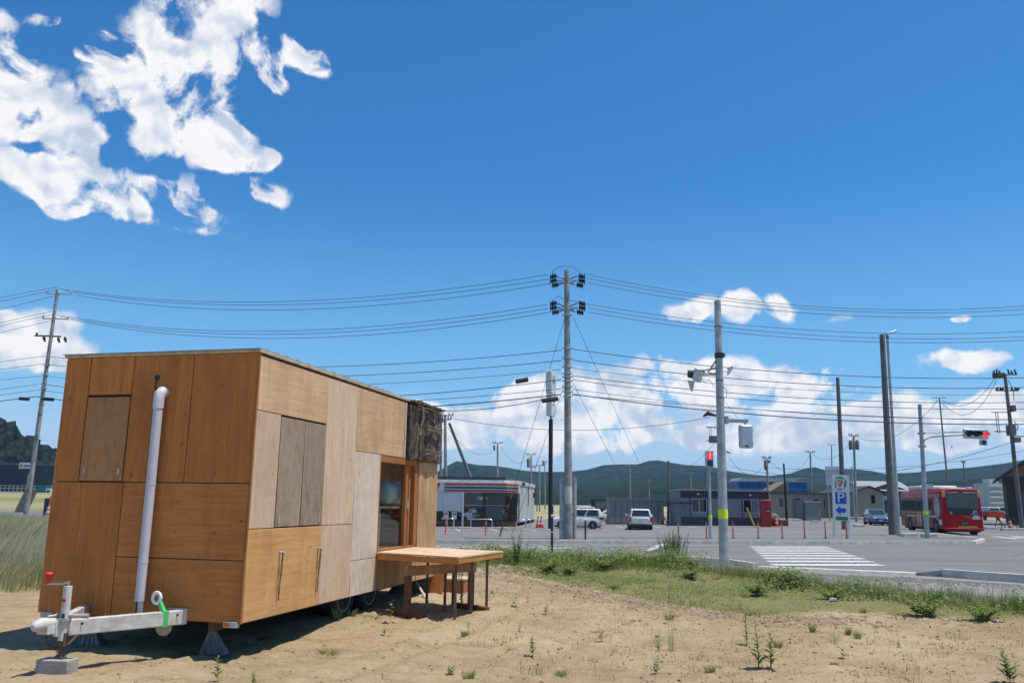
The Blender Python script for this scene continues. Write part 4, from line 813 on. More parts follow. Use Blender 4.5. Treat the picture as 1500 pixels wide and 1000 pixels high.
# remaining poles, left to right
farpole(653.5, 764, 652, 607, .17, 'grey pole behind the store just right of the trailer, topped with dark insulators', [(612, 12), (618, 9)], Y=70)
e, h, a = farpole(645.5, 764, 646, 617, .15, 'grey pole half hidden by the trailer end, nearest to the reclaimed boards', [(621, 5)], Y=76)
a, b = P(694, 712, 82), P(658, 619, 78); o = MB().tube([(0, 0, 0), b-a], [.17, .14], 10).build('pole_strut', 'pole', None, True); o.location = a; tagm(o, 'slanting pole strut rising left above the store roof', 'pole strut')
farpole(729, 750, 729, 650, .16, 'utility pole above the middle of the store roof with a short top crossarm', [(651.5, 7)], Y=105, tr=[(-5, 658, .8)])
farpole(779, 755, 778, 667, .17, 'utility pole behind the right end of the store with a transformer on its left', [(668, 7), (686, 6)], Y=130, tr=[(-4, 680, 1.6)])
farpole(790.5, 748, 790, 682, .15, 'thin far pole left of the black sign post', [(684, 4)], Y=150); farpole(786.6, 748, 786.4, 692, .1, 'dark thin post beside the thin far pole, left of the black sign post', Y=150, m='poled')
farpole(798.5, 745, 798, 678, .14, 'far pole just left of the black sign post, with a small dark box', [(679, 3)], tr=[(-2, 680, 1.3)], Y=165)
farpole(923.5, 742, 923, 683, .18, 'far utility pole left of the grey container shed roof centre', [(684, 5), (687, 4)], Y=170); farpole(951.5, 742, 951, 703, .15, 'short far pole above the grey container shed', [(705, 3)], Y=180)
farpole(979, 768, 979, 674.5, .14, 'plain grey pole between the container shed and the prefab office', m='poled')
farpole(1012.5, 745, 1012, 693, .15, 'far pole rising behind the left part of the prefab office', [(694, 4)], Y=190); farpole(1035.5, 745, 1035.5, 690, .12, 'thin far pole just left of the pedestrian signal', Y=160)
farpole(1126, 765, 1123.5, 673, .16, 'utility pole at the right end of the prefab office with crossarms and transformer', [(674, 6), (680, 4)], tr=[(-2, 684, 1.1)]); farpole(1153, 769, 1148, 678.5, .11, 'thin black pole right of the red vending panel', m='black')
farpole(1189, 757, 1187, 663, .17, 'pale utility pole left of the parking sign, with one crossarm', [(664.5, 7)], dz=0); farpole(1219.5, 752, 1218, 652, .2, 'utility pole whose top shows left of the plain dark grey pole', [(653.5, 6)], dz=0)
farpole(1254.5, 762, 1250.5, 639, .17, 'utility pole with two dark transformers right of the parking sign', [(641, 7)], tr=[(-5, 654.5, 1.3), (4.5, 654, 1.3)])
farpole(1393, 756, 1376, 583, .2, 'dark utility pole behind the bus, with crossarm and switch', [(585, 10)], tr=[(11, 657, .6)], m='poled', dz=0); farpole(1417, 745, 1411, 675, .14, 'short distant pole right of the pole behind the bus', [(679, 3)], m='poled', Y=130)
eJ, hJ, pJ = farpole(1497, 773, 1472, 548, .2, 'leaning utility pole at the right edge crowded with crossarms and switches', [(551, 18), (575, 16)], m='poled', dz=0); kJ = 1/pxm(pJ)
def zJ(py): return (773-py)*kJ
mb = MB()
for i, x in enumerate((-15, -11, -7, 6, 11, 16)):
    mb.tube([(x*kJ, 0, zJ(551)), (x*kJ-.05, 0, zJ(545-i % 2*2))], .07, 6); mb.tube([(x*kJ, -.1, zJ(575)), (x*kJ+.1, -.1, zJ(570))], .07, 6)
mb.split('insulator', 'insul', eJ, True); MB().box((-16*kJ, -.3, zJ(556)), (-3*kJ, .3, zJ(549))).box((-26*kJ, -.04, zJ(607.5)), (.0, .04, zJ(606.5))).box((-24*kJ, -.04, zJ(636)), (.0, .04, zJ(634.5))).box((2*kJ, -.04, zJ(643)), (18*kJ, .04, zJ(641.5))).split('crossarm', 'rust', eJ)
MB().box((-4*kJ, -.35, zJ(641)), (4*kJ, .35, zJ(626))).box((1*kJ, -.3, zJ(651)), (10*kJ, .3, zJ(644))).box((2*kJ, -.3, zJ(606)), (8*kJ, .3, zJ(597))).split('switch_box', 'poled', eJ)
mb = MB()
for x in (-20, -17): mb.tube([(x*kJ, 0, zJ(607)), (x*kJ, 0, zJ(638))], .03, 4)
mb.tube([(4*kJ, 0, zJ(560)), (10*kJ, 0, zJ(575)), (9*kJ, 0, zJ(590))], .03, 4).tube([(6*kJ, 0, zJ(620)), (11*kJ, 0, zJ(628)), (8*kJ, 0, zJ(634))], .035, 4).build('jumper_wire', 'wire', eJ, True)
# ------------------------------------------------------------------ wires
WG = 'overhead lines between the poles'
def fitwire(pts, A3, B3, x0, x1, r, label, ext=None):
    """pts: three places of the photo on the line; the line hangs in the upright plane through A3 and B3"""
    A2 = Vector((A3.x, A3.y)); B2 = Vector((B3.x, B3.y)); d = (B2-A2).normalized(); nrm_ = Vector((-d.y, d.x)); S = []; Zs = []
    for px, py in pts:
        q = ray(px, py); t_ = (A2-Vector((CAM.x, CAM.y))).dot(nrm_)/(q.x*nrm_.x+q.y*nrm_.y); p = CAM+q*t_; S.append((Vector((p.x, p.y))-A2).dot(d)); Zs.append(p.z)
    co = np.polyfit(S, Zs, 2 if len(pts) > 2 else 1)
    def sat(px):
        q = ray(px, 550); t_ = A2.dot(nrm_)/(q.x*nrm_.x+q.y*nrm_.y); p = q*t_; return (Vector((p.x, p.y))-A2).dot(d)
    s0, s1 = sat(x0), sat(x1); n = 28; P0 = A2+d*s0; z0 = float(np.polyval(co, s0))
    V = []
    for i in range(n+1):
        s = s0+(s1-s0)*i/n; p = A2+d*s; V.append((p.x-P0.x, p.y-P0.y, float(np.polyval(co, s))-z0))
    o = MB().tube(V, r, 5).build('power_line', 'wire', None, True); o.location = (P0.x, P0.y, z0); tagm(o, label, 'power line', WG); return o
RA = pA+Vector((0, 0, 8)); RB = pB+Vector((0, 0, 8)); RC = RB+Vector((50, 2.5, 0))
ordn = ['topmost', 'second', 'third', 'fourth', 'fifth', 'sixth', 'seventh', 'eighth']
lft = [([(75, 421), (400, 442), (801, 402.5)], .016), ([(81, 423.5), (400, 446.5), (802.5, 409)], .016), ([(98, 430), (400, 454), (807, 415)], .016), ([(67, 458), (400, 485), (801, 446)], .016), ([(77, 461.6), (400, 489.5), (802, 452)], .016), ([(93, 466), (400, 495.5), (807, 457)], .016)]
for i, (pts, r) in enumerate(lft): fitwire(pts, RA, RB, pts[0][0], pts[-1][0], r, '%s high line of the span from the left pole to the tallest pole' % ordn[i])
low = [([(68, 521.5), (480, 537), (822, 513)], .02), ([(66, 533), (480, 551), (822, 528)], .02), ([(63, 550.5), (480, 565), (822, 541)], .014), ([(60, 562), (620, 577), (822, 556)], .022), ([(58, 571), (620, 586), (822, 569)], .016), ([(55, 581), (620, 596), (822, 577.5)], .03)]
for i, (pts, r) in enumerate(low): fitwire(pts, RA, RB, pts[0][0], pts[-1][0], r, '%s low cable running from the left pole past the trailer roof to the tallest pole' % ordn[i])
rgt = [[(856, 401), (1180, 448), (1500, 448)], [(860, 407.5), (1180, 452), (1500, 453)], [(861, 414), (1180, 458.5), (1500, 460)], [(859, 445), (1180, 483), (1500, 485.4)], [(862, 451), (1180, 490), (1500, 493)], [(862, 457), (1180, 496), (1500, 498)]]
for i, pts in enumerate(rgt): fitwire(pts, RB, RC, pts[0][0], 1700, .016, '%s high line running right from the tallest pole' % ordn[i])
rl_ = [[(838, 511), (1180, 547), (1500, 553)], [(838, 527), (1180, 562), (1500, 567.5)], [(838, 539), (1180, 571), (1500, 578)], [(838, 550), (1180, 583), (1500, 589)], [(838, 556), (1180, 591), (1500, 598.6)], [(838, 569.5), (1180, 605), (1500, 613)], [(838, 577), (1160, 611), (1500, 621)], [(838, 578), (1160, 603), (1500, 616)]]
for i, pts in enumerate(rl_): fitwire(pts, RB, RC, pts[0][0], 1700, (.022, .022, .013, .02, .018, .014, .03, .016)[i], '%s low cable running right from the tallest pole' % ordn[i])
lo_l = [[(70, 423), (30, 430), (-60, 450)], [(75, 426), (30, 435), (-60, 456)], [(78, 434), (30, 446), (-60, 470)], [(62, 459), (30, 466), (-60, 488)], [(66, 463), (30, 470.5), (-60, 493)], [(70, 471), (30, 480), (-60, 503)], [(66, 521.5), (0, 530), (-60, 539)], [(63, 533), (0, 541), (-60, 550)], [(60, 550.5), (0, 556.5), (-60, 564)], [(57, 562.5), (0, 570.5), (-60, 580)], [(56, 571), (0, 578.5), (-60, 588)], [(54, 580.5), (0, 587.5), (-60, 597)]]
ordn += ['ninth', 'tenth', 'eleventh', 'twelfth']
for i, pts in enumerate(lo_l): fitwire(pts, pA+Vector((-40, -4, 8)), RA, pts[-1][0], pts[0][0], .016 if i < 11 else .03, '%s line leaving the left pole toward the left edge of the picture' % ordn[i])
def freewire(a, b, sag, r, label, n=16, cat='power line'):
    V = [(b-a)*(i/n)-Vector((0, 0, 4*sag*(i/n)*(1-i/n))) for i in range(n+1)]
    o = MB().tube(V, r, 5).build('power_line' if cat == 'power line' else 'guy_wire', 'wire', None, True); o.location = a; tagm(o, label, cat, WG if cat == 'power line' else 'guy wires of the tallest pole'); return o
freewire(P(665, 613, 70), P(1040, 611, 66), 1.0, .02, 'long slack line from the pole behind the store to the pole behind the signal pole')
freewire(P(655, 625, 74), P(729, 655, 105), 1.6, .018, 'slack line rising to the pole above the store roof'); freewire(P(733, 653, 105), P(775, 669, 130), 1.5, .018, 'slack line between the store roof pole and the pole with a transformer')
freewire(P(1070, 672, 74), P(1124, 675, 80), 1.3, .016, 'slack line from behind the signal pole to the prefab office pole'); freewire(P(1128, 675, 80), P(1187, 665, 95), 1.5, .016, 'slack line left of the parking sign pole')
freewire(P(1190, 665, 95), P(1250, 641, 78), 1.2, .016, 'slack line dropping left from the two-transformer pole'); freewire(P(1256, 641, 78), P(1374, 586, 62), 1.3, .016, 'slack line rising right from the two-transformer pole to the pole behind the bus')
freewire(P(1380, 586, 62), P(1458, 553, 52), 1.0, .016, 'upper slack line from the pole behind the bus to the right edge pole'); freewire(P(1380, 590, 62), P(1460, 556, 52), 1.5, .016, 'lower slack line from the pole behind the bus to the right edge pole')
freewire(P(1070, 683, 80), P(1480, 648, 58), 1.6, .018, 'long line crossing behind the parking sign toward the right edge pole'); freewire(P(1120, 684, 90), P(1500, 660, 70), .8, .016, 'lowest long line just above the hills on the right')
freewire(P(1000, 686, 78), P(1052, 640, 76), .5, .012, 'short faint line falling left from the pole behind the signal pole')
for i, (a, b) in enumerate((((828, 463), (732, 785)), ((828, 560), (748, 786)), ((839, 463), (979, 771)), ((839, 560), (948, 771)))):
    b3 = G(b[0], b[1], .15); a3 = P(a[0], a[1], pB.y); freewire(a3, b3, .05, .012, ('outer left', 'inner left', 'outer right', 'inner right')[i]+' guy wire falling from the tallest pole', 6, 'guy wire')
    if i in (0, 2):
        d = (a3-b3).normalized(); ln = 2.6 if i == 0 else 1.9; mb = MB(); mr = MB(); n = 9
        e = empty('guy_guard', b3, ('red and black striped guy wire guard leaning in front of the store', 'striped guy wire guard leaning beside the container shed')[i//2], 'guy guard', 'striped guards on the guy wires')
        for k in range(n): (mb if k % 2 else mr).tube([d*(ln*k/n), d*(ln*(k+1)/n)], .045, 8)
        mb.split('black_band', 'blackp', e); mr.split('red_band', 'redpost', e)
# splice boxes on the cables
for i, (x0, x1, y, lb) in enumerate(((755, 774, 556.5, 'small black splice case hanging left of the store sign'), (793, 818, 584.5, 'long black splice case crossing in front of the tall store sign'), (62, 79, 584, 'black splice case right of the left pole'), (28, 43, 583.5, 'slim black splice case left of the left pole'))):
    YY = pB.y-.3 if i < 2 else pA.y-.4
    a, b = P(x0, y+(2.5 if i < 2 else 0), YY), P(x1, y-(1 if i < 2 else -1), YY); o = MB().tube([(0, 0, 0), (b-a)*.04, (b-a)*.96, b-a], [.06, .13, .13, .06], 8).build('splice_case', 'blackp', None, True); o.location = a; tagm(o, lb, 'splice case')
freewire(P(800, 584, pB.y), P(620, 601, pB.y+4), .25, .022, 'drooping thick cable joining the long splice case toward the trailer')
# ------------------------------------------------------------------ delineator posts, cones
def dpost(first=[None]):
    e = empty('delineator_post', (0, 0, 0), 'x', 'delineator post', 'orange-red delineator posts along the car park edge')
    MB().lathe([(.10, 0), (.10, .02), (.045, .06), (.035, .12), (.035, .80), (.03, .86), (.04, .88), (.03, .93)], 12).build('post', 'redpost', e, True)
    for z in (.62, .74): MB().lathe([(.038, z), (.038, z+.05)], 12).build('reflective_band', 'concl', e, True)
    return e
dp = dpost(); PX = [(652.5, 782, 'left of the white sign post, in front of the store'), (711.5, 784, 'in front of the store window, right of the white sign post'), (994, 788, 'in front of the small grey shed'), (1035, 788, 'just left of the pedestrian signal'), (1074, 788, 'just right of the thick signal pole'), (1111, 788, 'in front of the red vending panel'), (1146, 788, 'in front of the thin black pole'), (1179, 788, 'second to the left of the parking sign'), (1209.5, 788, 'immediately left of the parking sign'), (1240.5, 788, 'between the two legs of the parking sign')]
for i, (px, py, lb) in enumerate(PX):
    p = G(px, py, .15); (dp if i == 0 else copytree(dp)).location = p; o = dp if i == 0 else [q for q in bpy.data.objects if q.name.startswith('delineator_post')][-1]
posts = sorted([q for q in bpy.data.objects if q.name.startswith('delineator_post')], key=lambda q: q.location.x/q.location.y)
for o, (px, py, lb) in zip(posts, PX): o['label'] = 'orange-red delineator post '+lb
bk = MB().lathe([(.05, 0), (.05, .95), (.03, 1.0)], 10).build('marker_post', 'blackp', None, True); bk.location = G(857.5, 789.5, .15); tagm(bk, 'short black post with reddish top on the kerb in front of the white hatchback', 'post')
a = G(808.5, 809, 0.05); bk = MB().tube([(0, 0, -.1), (0, 0, 1.9)], .055, 10).build('thin_post', 'blackp', None, True); bk.location = a; tagm(bk, 'thin black post at the near kerb with a small pale reflector', 'post'); MB().lathe([(.03, 0), (.07, .07), (.03, .14)], 8, (0, -.04, 1.42)).build('reflector', 'roofw', bk, True); MB().lathe([(.06, .8), (.06, .87)], 10).build('band', 'alu', bk)
def cone():
    e = empty('traffic_cone', (0, 0, 0), 'x', 'traffic cone', 'red and white traffic cones')
    MB().box((-.19, -.19, 0), (.19, .19, .03)).lathe([(.15, .03), (.03, .7)], 14).build('cone_body', 'red', e, True)
    for z in (.22, .42): MB().lathe([(.155-.12*z/.67*1.0+.004, z), (.155-.12*(z+.12)/.67+.004, z+.12)], 14).build('white_band', 'white', e, True)
    return e
cn = cone(); CP = [(788.3, 772.5, 'left cone of the pair beside the store side wall'), (793, 772.5, 'right cone of the pair, next to the black sign post'), (1137.5, 771, 'cone standing right of the leaning banner'), (1480.5, 775, 'cone among the barriers at the right edge'), (70, 757, 'cone at the left between the pole and the trailer')]
for i, (px, py, lb) in enumerate(CP):
    o = cn if i == 0 else copytree(cn); o.location = G(px, py, .15 if i < 3 else 0); o['label'] = 'red and white '+lb
    if i in (0, 1): o.scale = (1.25,)*3
# ------------------------------------------------------------------ signs
p = G(1222.5, 786, .15); q = G(1248.5, 786.5, .15); kS = 1/pxm(p)
sg = empty('parking_sign', p, 'white store parking sign with P and left arrow on two white legs', 'sign'); sg.rotation_euler = axisrot(P(1220.5, 698, p.y)-p); wS = (q.x-p.x)
def zS(py): return (786-py)*kS
SW = mat('sign_white', (.62, .63, .62), .45, var=.03); GRN = mat('sign_green', (.01, .20, .09), .4, var=.04); BLU_ = mat('sign_blue', (.01, .07, .38), .4, var=.04); ORG = mat('sign_red_orange', (.68, .06, .02), .4, var=.04)
for x in (0, wS): MB().box((x-.06, -.06, -.05), (x+.06, .06, zS(698))).build('leg', SW, sg)
pan = MB().box((.06, -.05, zS(763)), (wS-.06, .05, zS(698))).build('panel', SW, sg); MB().box((.06, -.058, zS(762.2)), (wS-.06, -.052, zS(756.8))).build('green_band', GRN, pan)
cx = wS*.43; cz = zS(709.7); r_ = 9.4*kS
MB().lathe([(r_, -.058), (r_, -.052)], 32, (cx, 0, cz), 'y').build('emblem_ring', GRN, pan)
MB().prism([(cx-r_*.72, cz+r_*.62), (cx+r_*.72, cz+r_*.62), (cx+r_*.55, cz-r_*.82), (cx-r_*.55, cz-r_*.82)], 'y', -.062, -.059).build('emblem_ground', SW, pan)
def seven(par, cx, cz, s, y, m, m2, flip=1):
    MB().prism([(cx-s*.52*flip, cz+s*.52), (cx+s*.52*flip, cz+s*.52), (cx+s*.52*flip, cz+s*.22), (cx-s*.52*flip, cz+s*.22)], 'y', y-.004, y).build('numeral_top', m2, par)
    MB().prism([(cx+s*.14*flip, cz+s*.22), (cx+s*.52*flip, cz+s*.22), (cx+s*.22*flip, cz-s*.25), (cx+s*.16*flip, cz-s*.62), (cx-s*.18*flip, cz-s*.62), (cx-s*.14*flip, cz-s*.2)], 'y', y-.004, y).build('numeral', m, par)
seven(pan, cx, cz, r_*.95, -.063, ORG, mat('sign_orange', (.72, .13, .02), .4)); text('lettering', 'ELEVEN', r_*.36, GRN, pan, (cx, -.0685, cz-r_*.12), (PI/2, 0, 0), .001)
cz = zS(730.7); s = 8.2*kS; MB().box((cx+.02-s, -.056, cz-s), (cx+.02+s, -.052, cz+s)).build('parking_square', BLU_, pan, bevel=.001); text('lettering', 'P', s*2.35, SW, pan, (cx+.02, -.06, cz), (PI/2, 0, 0), .003, 1.15)
cz = zS(748); s = 7.7*kS; MB().prism([(cx-s, cz), (cx-.0*s, cz+s*.82), (cx-.0*s, cz+s*.38), (cx+s, cz+s*.38), (cx+s, cz-s*.38), (cx-.0*s, cz-s*.38), (cx-.0*s, cz-s*.82)], 'y', -.058, -.052).build('arrow', BLU_, pan)
# white board on posts in front of the store, left
p = G(677, 783.5, .15); k_ = 1/pxm(p); sb = empty('notice_board', p, 'large blank pale board of two panels on white post before the store', 'board')
GB = mat('board_grey', (.47, .48, .5), .6, var=.04)
for x in (0, -4.3): MB().box((x-.045, -.045, -.05), (x+.045, .045, 60.5*k_)).build('post', SW, sb)
for x0, x1 in ((-1.22, -.05), (-2.9, -1.24), (-4.25, -2.92)): MB().box((x0, -.03, 33.5*k_), (x1, .03, 60*k_)).build('board_panel', GB, sb)
# tall store sign on a black post with concrete foot
p = G(806, 776, .15); k_ = 1/pxm(p); ts = empty('pylon_sign', p, 'tall roadside store sign box on a black post with white concrete foot', 'sign')
MB().box((-.36, -.36, -.5), (.36, .36, .08)).build('footing', 'concl', ts, bevel=.02); hP = (776-618)*k_; MB().tube([(0, 0, .05), (0, 0, hP)], .155, 16).build('post', 'black', ts, True)
MB().tube([(0, 0, hP), (0, 0, hP+.3)], .07, 10).build('neck', 'blackp', ts); rt = Matrix.Rotation(.95, 4, 'Z')
bx = bpy.data.objects.new('sign_box', None); COL.objects.link(bx); bx.parent = ts; bx.rotation_euler = (0, 0, 1.2); bx.scale = (.78, 1, 1); z1 = (776-580)*k_; z2 = (776-546)*k_
WS = mat('sign_face_white', (.68, .68, .66), .4, var=.05)
MB().prism([(-.72, z1), (.72, z1), (.72, z2-.14), (.58, z2), (-.58, z2), (-.72, z2-.14)], 'y', -.22, .22).build('upper_box', WS, bx); MB().box((-.60, -.2, hP+.22), (.60, .2, z1-.005)).build('lower_box', WS, bx)
zz = (z1+z2)/2; MB().lathe([(.45, -.226), (.45, -.221)], 28, (0, 0, zz+.05), 'y').build('emblem_ring', GRN, bx); MB().prism([(-.34, zz+.36), (.34, zz+.36), (.26, zz-.32), (-.26, zz-.32)], 'y', -.231, -.227).build('emblem_ground', WS, bx); seven(bx, 0, zz+.05, .45, -.232, mat('sign_red', (.55, .02, .05), .4), mat('sign_orange', (.72, .13, .02), .4)); text('lettering', 'ELEVEN', .17, GRN, bx, (0, -.24, zz), (PI/2, 0, 0), .002)
zl = (hP+.22+z1)/2; MB().box((-.5, -.206, zl-.05), (.5, -.201, zl+.03)).box((-.5, -.206, zl+.22), (.5, -.201, zl+.3)).build('red_stripe', mat('faded_red', (.55, .12, .14), .5), bx)
# ------------------------------------------------------------------ convenience store
p0 = G(757, 771, .15); yaw = math.radians(-7); st = empty('convenience_store', p0, 'low white convenience store with striped canopy and dark glass front', 'store', rz=yaw)
ks = 1/pxm(p0); HS = (771-704)*ks; LW = 16; DP = 15
def sx(px): return (px-757)*ks
MB().box((-LW, .6, .3), (-.0, DP, HS-.12)).build('wall', 'storew', st); MB().box((-LW, .02, 0), (-.02, .6, .32)).box((-LW, DP-.0, 0), (0, DP+.01, .3)).build('plinth', 'brick', st)
mb = MB(); 
for y in (4.0, 8.2, 12.2): mb.box((.0, y-.012, .35), (.012, y+.012, HS-.2))
mb.build('wall_joint', 'gd', st); MB().box((.0, 8.8, 1.6), (.03, 9.3, 3.2)).build('side_window', 'glass', st); MB().box((.0, 13.6, 2.4), (.2, 14.1, 2.9)).box((.0, 3.2, 3.35), (.25, 3.7, 3.6)).build('vent_hood', 'gd', st)
MB().box((-LW, -.35, HS-.1), (-.9, DP*.98, HS+.14)).build('roof', 'gd', st); MB().prism([(-LW, -.55), (-1.0, -.55), (.06, .45), (.06, DP+.02), (-LW, DP+.02)], 'z', HS-.42, HS-.105).build('parapet', 'white', st)
zf0, zf1 = (771-723.5)*ks, (771-709.5)*ks; fs = MB().prism([(-LW, -.9), (-.75, -.9), (.12, -.1), (.12, .62), (-LW, .62)], 'z', zf0, zf1).build('canopy_fascia', SW, st)
hh_ = zf1-zf0
for a0, a1, m_, nm in ((.66, .90, mat('stripe_orange', (.55, .10, .04), .5), 'orange_stripe'), (.34, .56, mat('stripe_green', (.01, .11, .08), .5), 'green_stripe'), (.06, .24, mat('stripe_red', (.42, .02, .03), .5), 'red_stripe')):
    MB().box((sx(653), -.912, zf0+hh_*a0), (-.76, -.903, zf0+hh_*a1)).plate([(-.755, -.912, zf0+hh_*a0), (.125, -.11, zf0+hh_*a0), (.125, -.11, zf0+hh_*a1), (-.755, -.912, zf0+hh_*a1)], .006).build(nm, m_, fs)
seven(fs, sx(641), zf0+hh_*.5, hh_*.8, -.903, mat('sign_red', (.5, .02, .04), .4), mat('sign_red', (.5, .02, .04), .4))
MB().box((-LW, -.55, zf0-.02), (-.4, .6, zf0-.003)).build('soffit', 'gd', st)
gz0 = .33; MB().box((-LW, .1, gz0), (-.05, .14, zf0-.02)).build('shop_window', mat('shop_glass', (.018, .024, .024), .04, spec=.8), st); MB().box((-.03, .15, gz0), (-.0, 2.2, zf0-.02)).build('side_glass', 'glass', st)
mb = MB()
for px in (676, 708, 741, 750.5, 755.5): mb.box((sx(px)-.05, .05, gz0), (sx(px)+.05, .11, zf0-.02))
mb.build('mullion', 'gd', st)
mb = MB()
mb.box((sx(680), .06, 1.62), (sx(745), .075, 1.68))
mb.build('window_film', 'storew', st)
PC = [mat('poster_%s' % n_, c_, .6) for n_, c_ in (('pink', (.5, .22, .22)), ('pale', (.55, .57, .55)), ('grey', (.2, .24, .26)), ('brown', (.22, .13, .07)), ('cream', (.45, .42, .3)))]
for i in range(44):
    x = random.uniform(sx(641), sx(712)) if i < 34 else random.uniform(sx(712), sx(742)); z = random.choice([.45, .75, 1.05, 2.1, 2.6, 3.0]) if i < 34 else random.choice([.45, .7, 1.0]); w = random.uniform(.15, .5); MB().box((x, .02+i*.002, z), (x+w, .05+i*.002, z+random.uniform(.15, .42))).build('poster', random.choice(PC), st)
MB().box((sx(711), .05, .5), (sx(737), .09, 1.55)).build('poster', mat('poster_dim', (.13, .13, .12), .6), st); MB().box((sx(711), .045, 1.75), (sx(739), .09, 2.75)).build('reflection_film', mat('poster_dimmer', (.085, .085, .07), .3), st)  # upper panel: a reflection on the shop glass, put in as dim colour
def hoop(px0, px1, py, top, label):
    a = G(px0, py, .15); b = G(px1, py, .15); b = Vector((b.x, a.y, a.z)); h_ = (py-top)/pxm(a); w = b.x-a.x; o = MB().tube([(0, 0, 0), (0, 0, h_-.1), (.06, 0, h_-.02), (.15, 0, h_), (w-.15, 0, h_), (w-.06, 0, h_-.02), (w, 0, h_-.1), (w, 0, 0)], .035, 8).build('steel_hoop', 'chrome', None, True); o.location = a; tagm(o, label, 'barrier hoop', 'steel hoops round the store')
hoop(689.5, 721, 773, 760.5, 'wide steel hoop in front of the store window, right of the posters'); hoop(756, 769, 774, 761.5, 'steel hoop at the front corner of the store'); hoop(771, 776.5, 773, 761, 'narrow steel hoop beside the store side wall'); hoop(655, 664, 772, 759.5, 'small steel hoop behind the blank notice board')
for i, px in enumerate((653, 665)):
    p = G(px, 771, .15); k_ = 1/pxm(p); e = empty('store_stand_sign', p, ('small upright price placard left of the white sign post', 'small upright placard just left of the white sign post')[i], 'placard'); MB().tube([(0, 0, 0), (0, 0, .7)], .03, 6).build('leg', 'alu', e); MB().box((-.2, -.02, .6), (.2, .02, 1.15)).build('board_panel', PC[1], e); MB().box((-.15, -.025, .95), (.15, -.021, 1.08)).build('red_print', 'red', e)
for i, (x0, x1) in enumerate(((660, 690), (706, 743))):
    a = G(x0, 773.5, .15); b = G(x1, 774, .15); o = MB().box((0, -.08, 0), (b.x-a.x, .08, .12)).build('wheel_stop', 'concl', None, bevel=.02); o.location = a; tagm(o, ('left', 'right')[i]+' concrete wheel stop in front of the store window', 'wheel stop', 'wheel stops')
# ------------------------------------------------------------------ sheds, offices, houses
def house(name, label, px0, px1, pyb, h, depth, m, Y=None, dz=0, cat='building', rz=0, roof=None, rm='roofd', over=.3, gable='x'):
    a = G(px0, pyb, dz) if Y is None else P(px0, pyb, Y); k = 1/pxm(a); w = (px1-px0)*k; e = empty(name, a, label, cat, rz=rz)
    MB().box((0, 0, -.5), (w, depth, h)).build('wall', m, e)
    if roof == 'gable_front': MB().prism([(-over, h+.0), (w/2, h+w*.24), (w+over, h), (w+over, h-.14), (w/2, h+w*.24-.16), (-over, h-.14)], 'y', -over, depth+over).build('roof', rm, e); MB().prism([(0, h-.01), (w/2, h+w*.24-.17), (w, h-.01)], 'y', .0, depth).build('gable', m, e)
    if roof == 'hip': MB().add([(-over, -over, h), (w+over, -over, h), (w+over, depth+over, h), (-over, depth+over, h), (w*.2, depth/2, h+1.2), (w*.8, depth/2, h+1.2)], [(0, 1, 5, 4), (1, 2, 5), (2, 3, 4, 5), (3, 0, 4), (3, 2, 1, 0)]).build('roof', rm, e)
    if roof == 'flat': MB().box((-.1, -.1, h), (w+.1, depth+.1, h+.12)).build('roof', rm, e)
    return e, w, k
e, w, k = house('container_shed', 'long grey metal container shed behind the white wagon', 893, 971, 767.5, 2.2, 2.4, 'gp', dz=.15, cat='shed', roof='flat', rm='gp')
mb = MB()
for i in range(1, 9): mb.box((w*i/9-.015, -.02, .1), (w*i/9+.015, -.001, 2.15))
mb.build('panel_joint', 'gd', e)
MB().box((.0, -.02, .0), (w, -.002, .1)).build('base_rail', 'gd', e)
e, w, k = house('prefab_office', 'grey prefab site office with dark trim and two sliding windows', 998, 1125, 769.5, 2.95, 5, 'gp', dz=.15, cat='prefab office')
zt = 2.95; MB().box((-.02, -.03, zt-.62), (w+.02, -.001, zt)).build('upper_trim', 'gd', e); MB().box((-.02, -.03, 0), (w+.02, -.001, .75)).build('lower_trim', 'gd', e)
mb = MB()
for i in range(34): mb.prism([(i*w/33-.07, zt+.06), (i*w/33-.04, zt+.14), (i*w/33+.04, zt+.14), (i*w/33+.07, zt+.06)], 'y', -.35, 5.1)
mb.box((-.15, -.3, zt+.0), (w+.15, 5.1, zt+.062)).build('roof', 'roofg', e)
mb = MB()
for i in (.105, .30, .695, .89): mb.box((w*i-.04, -.035, .75), (w*i+.04, -.031, zt-.62))
mb.build('mullion', 'gd', e)
for x0, x1 in ((.12, .295), (.705, .885)):
    f_ = MB().box((w*x0, -.05, 1.15), (w*x1, -.032, 2.3)).build('window', 'alu', e); xm = w*(x0+x1)/2
    MB().box((w*x0+.05, -.056, 1.2), (xm-.03, -.051, 2.25)).build('pane', 'glass', f_); MB().box((xm+.03, -.056, 1.2), (w*x1-.05, -.051, 2.25)).build('pane', 'glass' if x0 < .5 else mat('curtain_pane', (.16, .18, .17), .3), f_)
for x in (.2, .79): MB().box((w*x-.1, -.09, zt-.35), (w*x+.1, -.03, zt-.2)).build('lamp', 'alu', e)
p = G(1113.5, 771, .15); vm = empty('vending_machine', p, 'tall red vending machine at the right end of the prefab office', 'vending machine', rz=-.12); MB().box((0, -.7, 0), (.82, 0, 2.15)).build('cabinet', mat('vending_red', (.42, .012, .02), .35), vm, bevel=.03); MB().box((.45, -.708, 1.25), (.7, -.701, 1.3)).build('label_strip', 'white', vm); MB().box((.05, -.706, 1.5), (.77, -.701, 1.53)).build('seam', 'gd', vm)
e, w, k = house('small_shed', 'small plain grey shed standing in front of the prefab office', 990, 1016, 769.5, 1.85, 1.2, mat('shed_grey', (.19, .19, .20), .6), dz=.15, cat='shed', roof='flat', rm='gd'); MB().box((w*.5-.01, -.01, .1), (w*.5+.01, -.001, 1.8)).build('door_seam', 'gd', e)
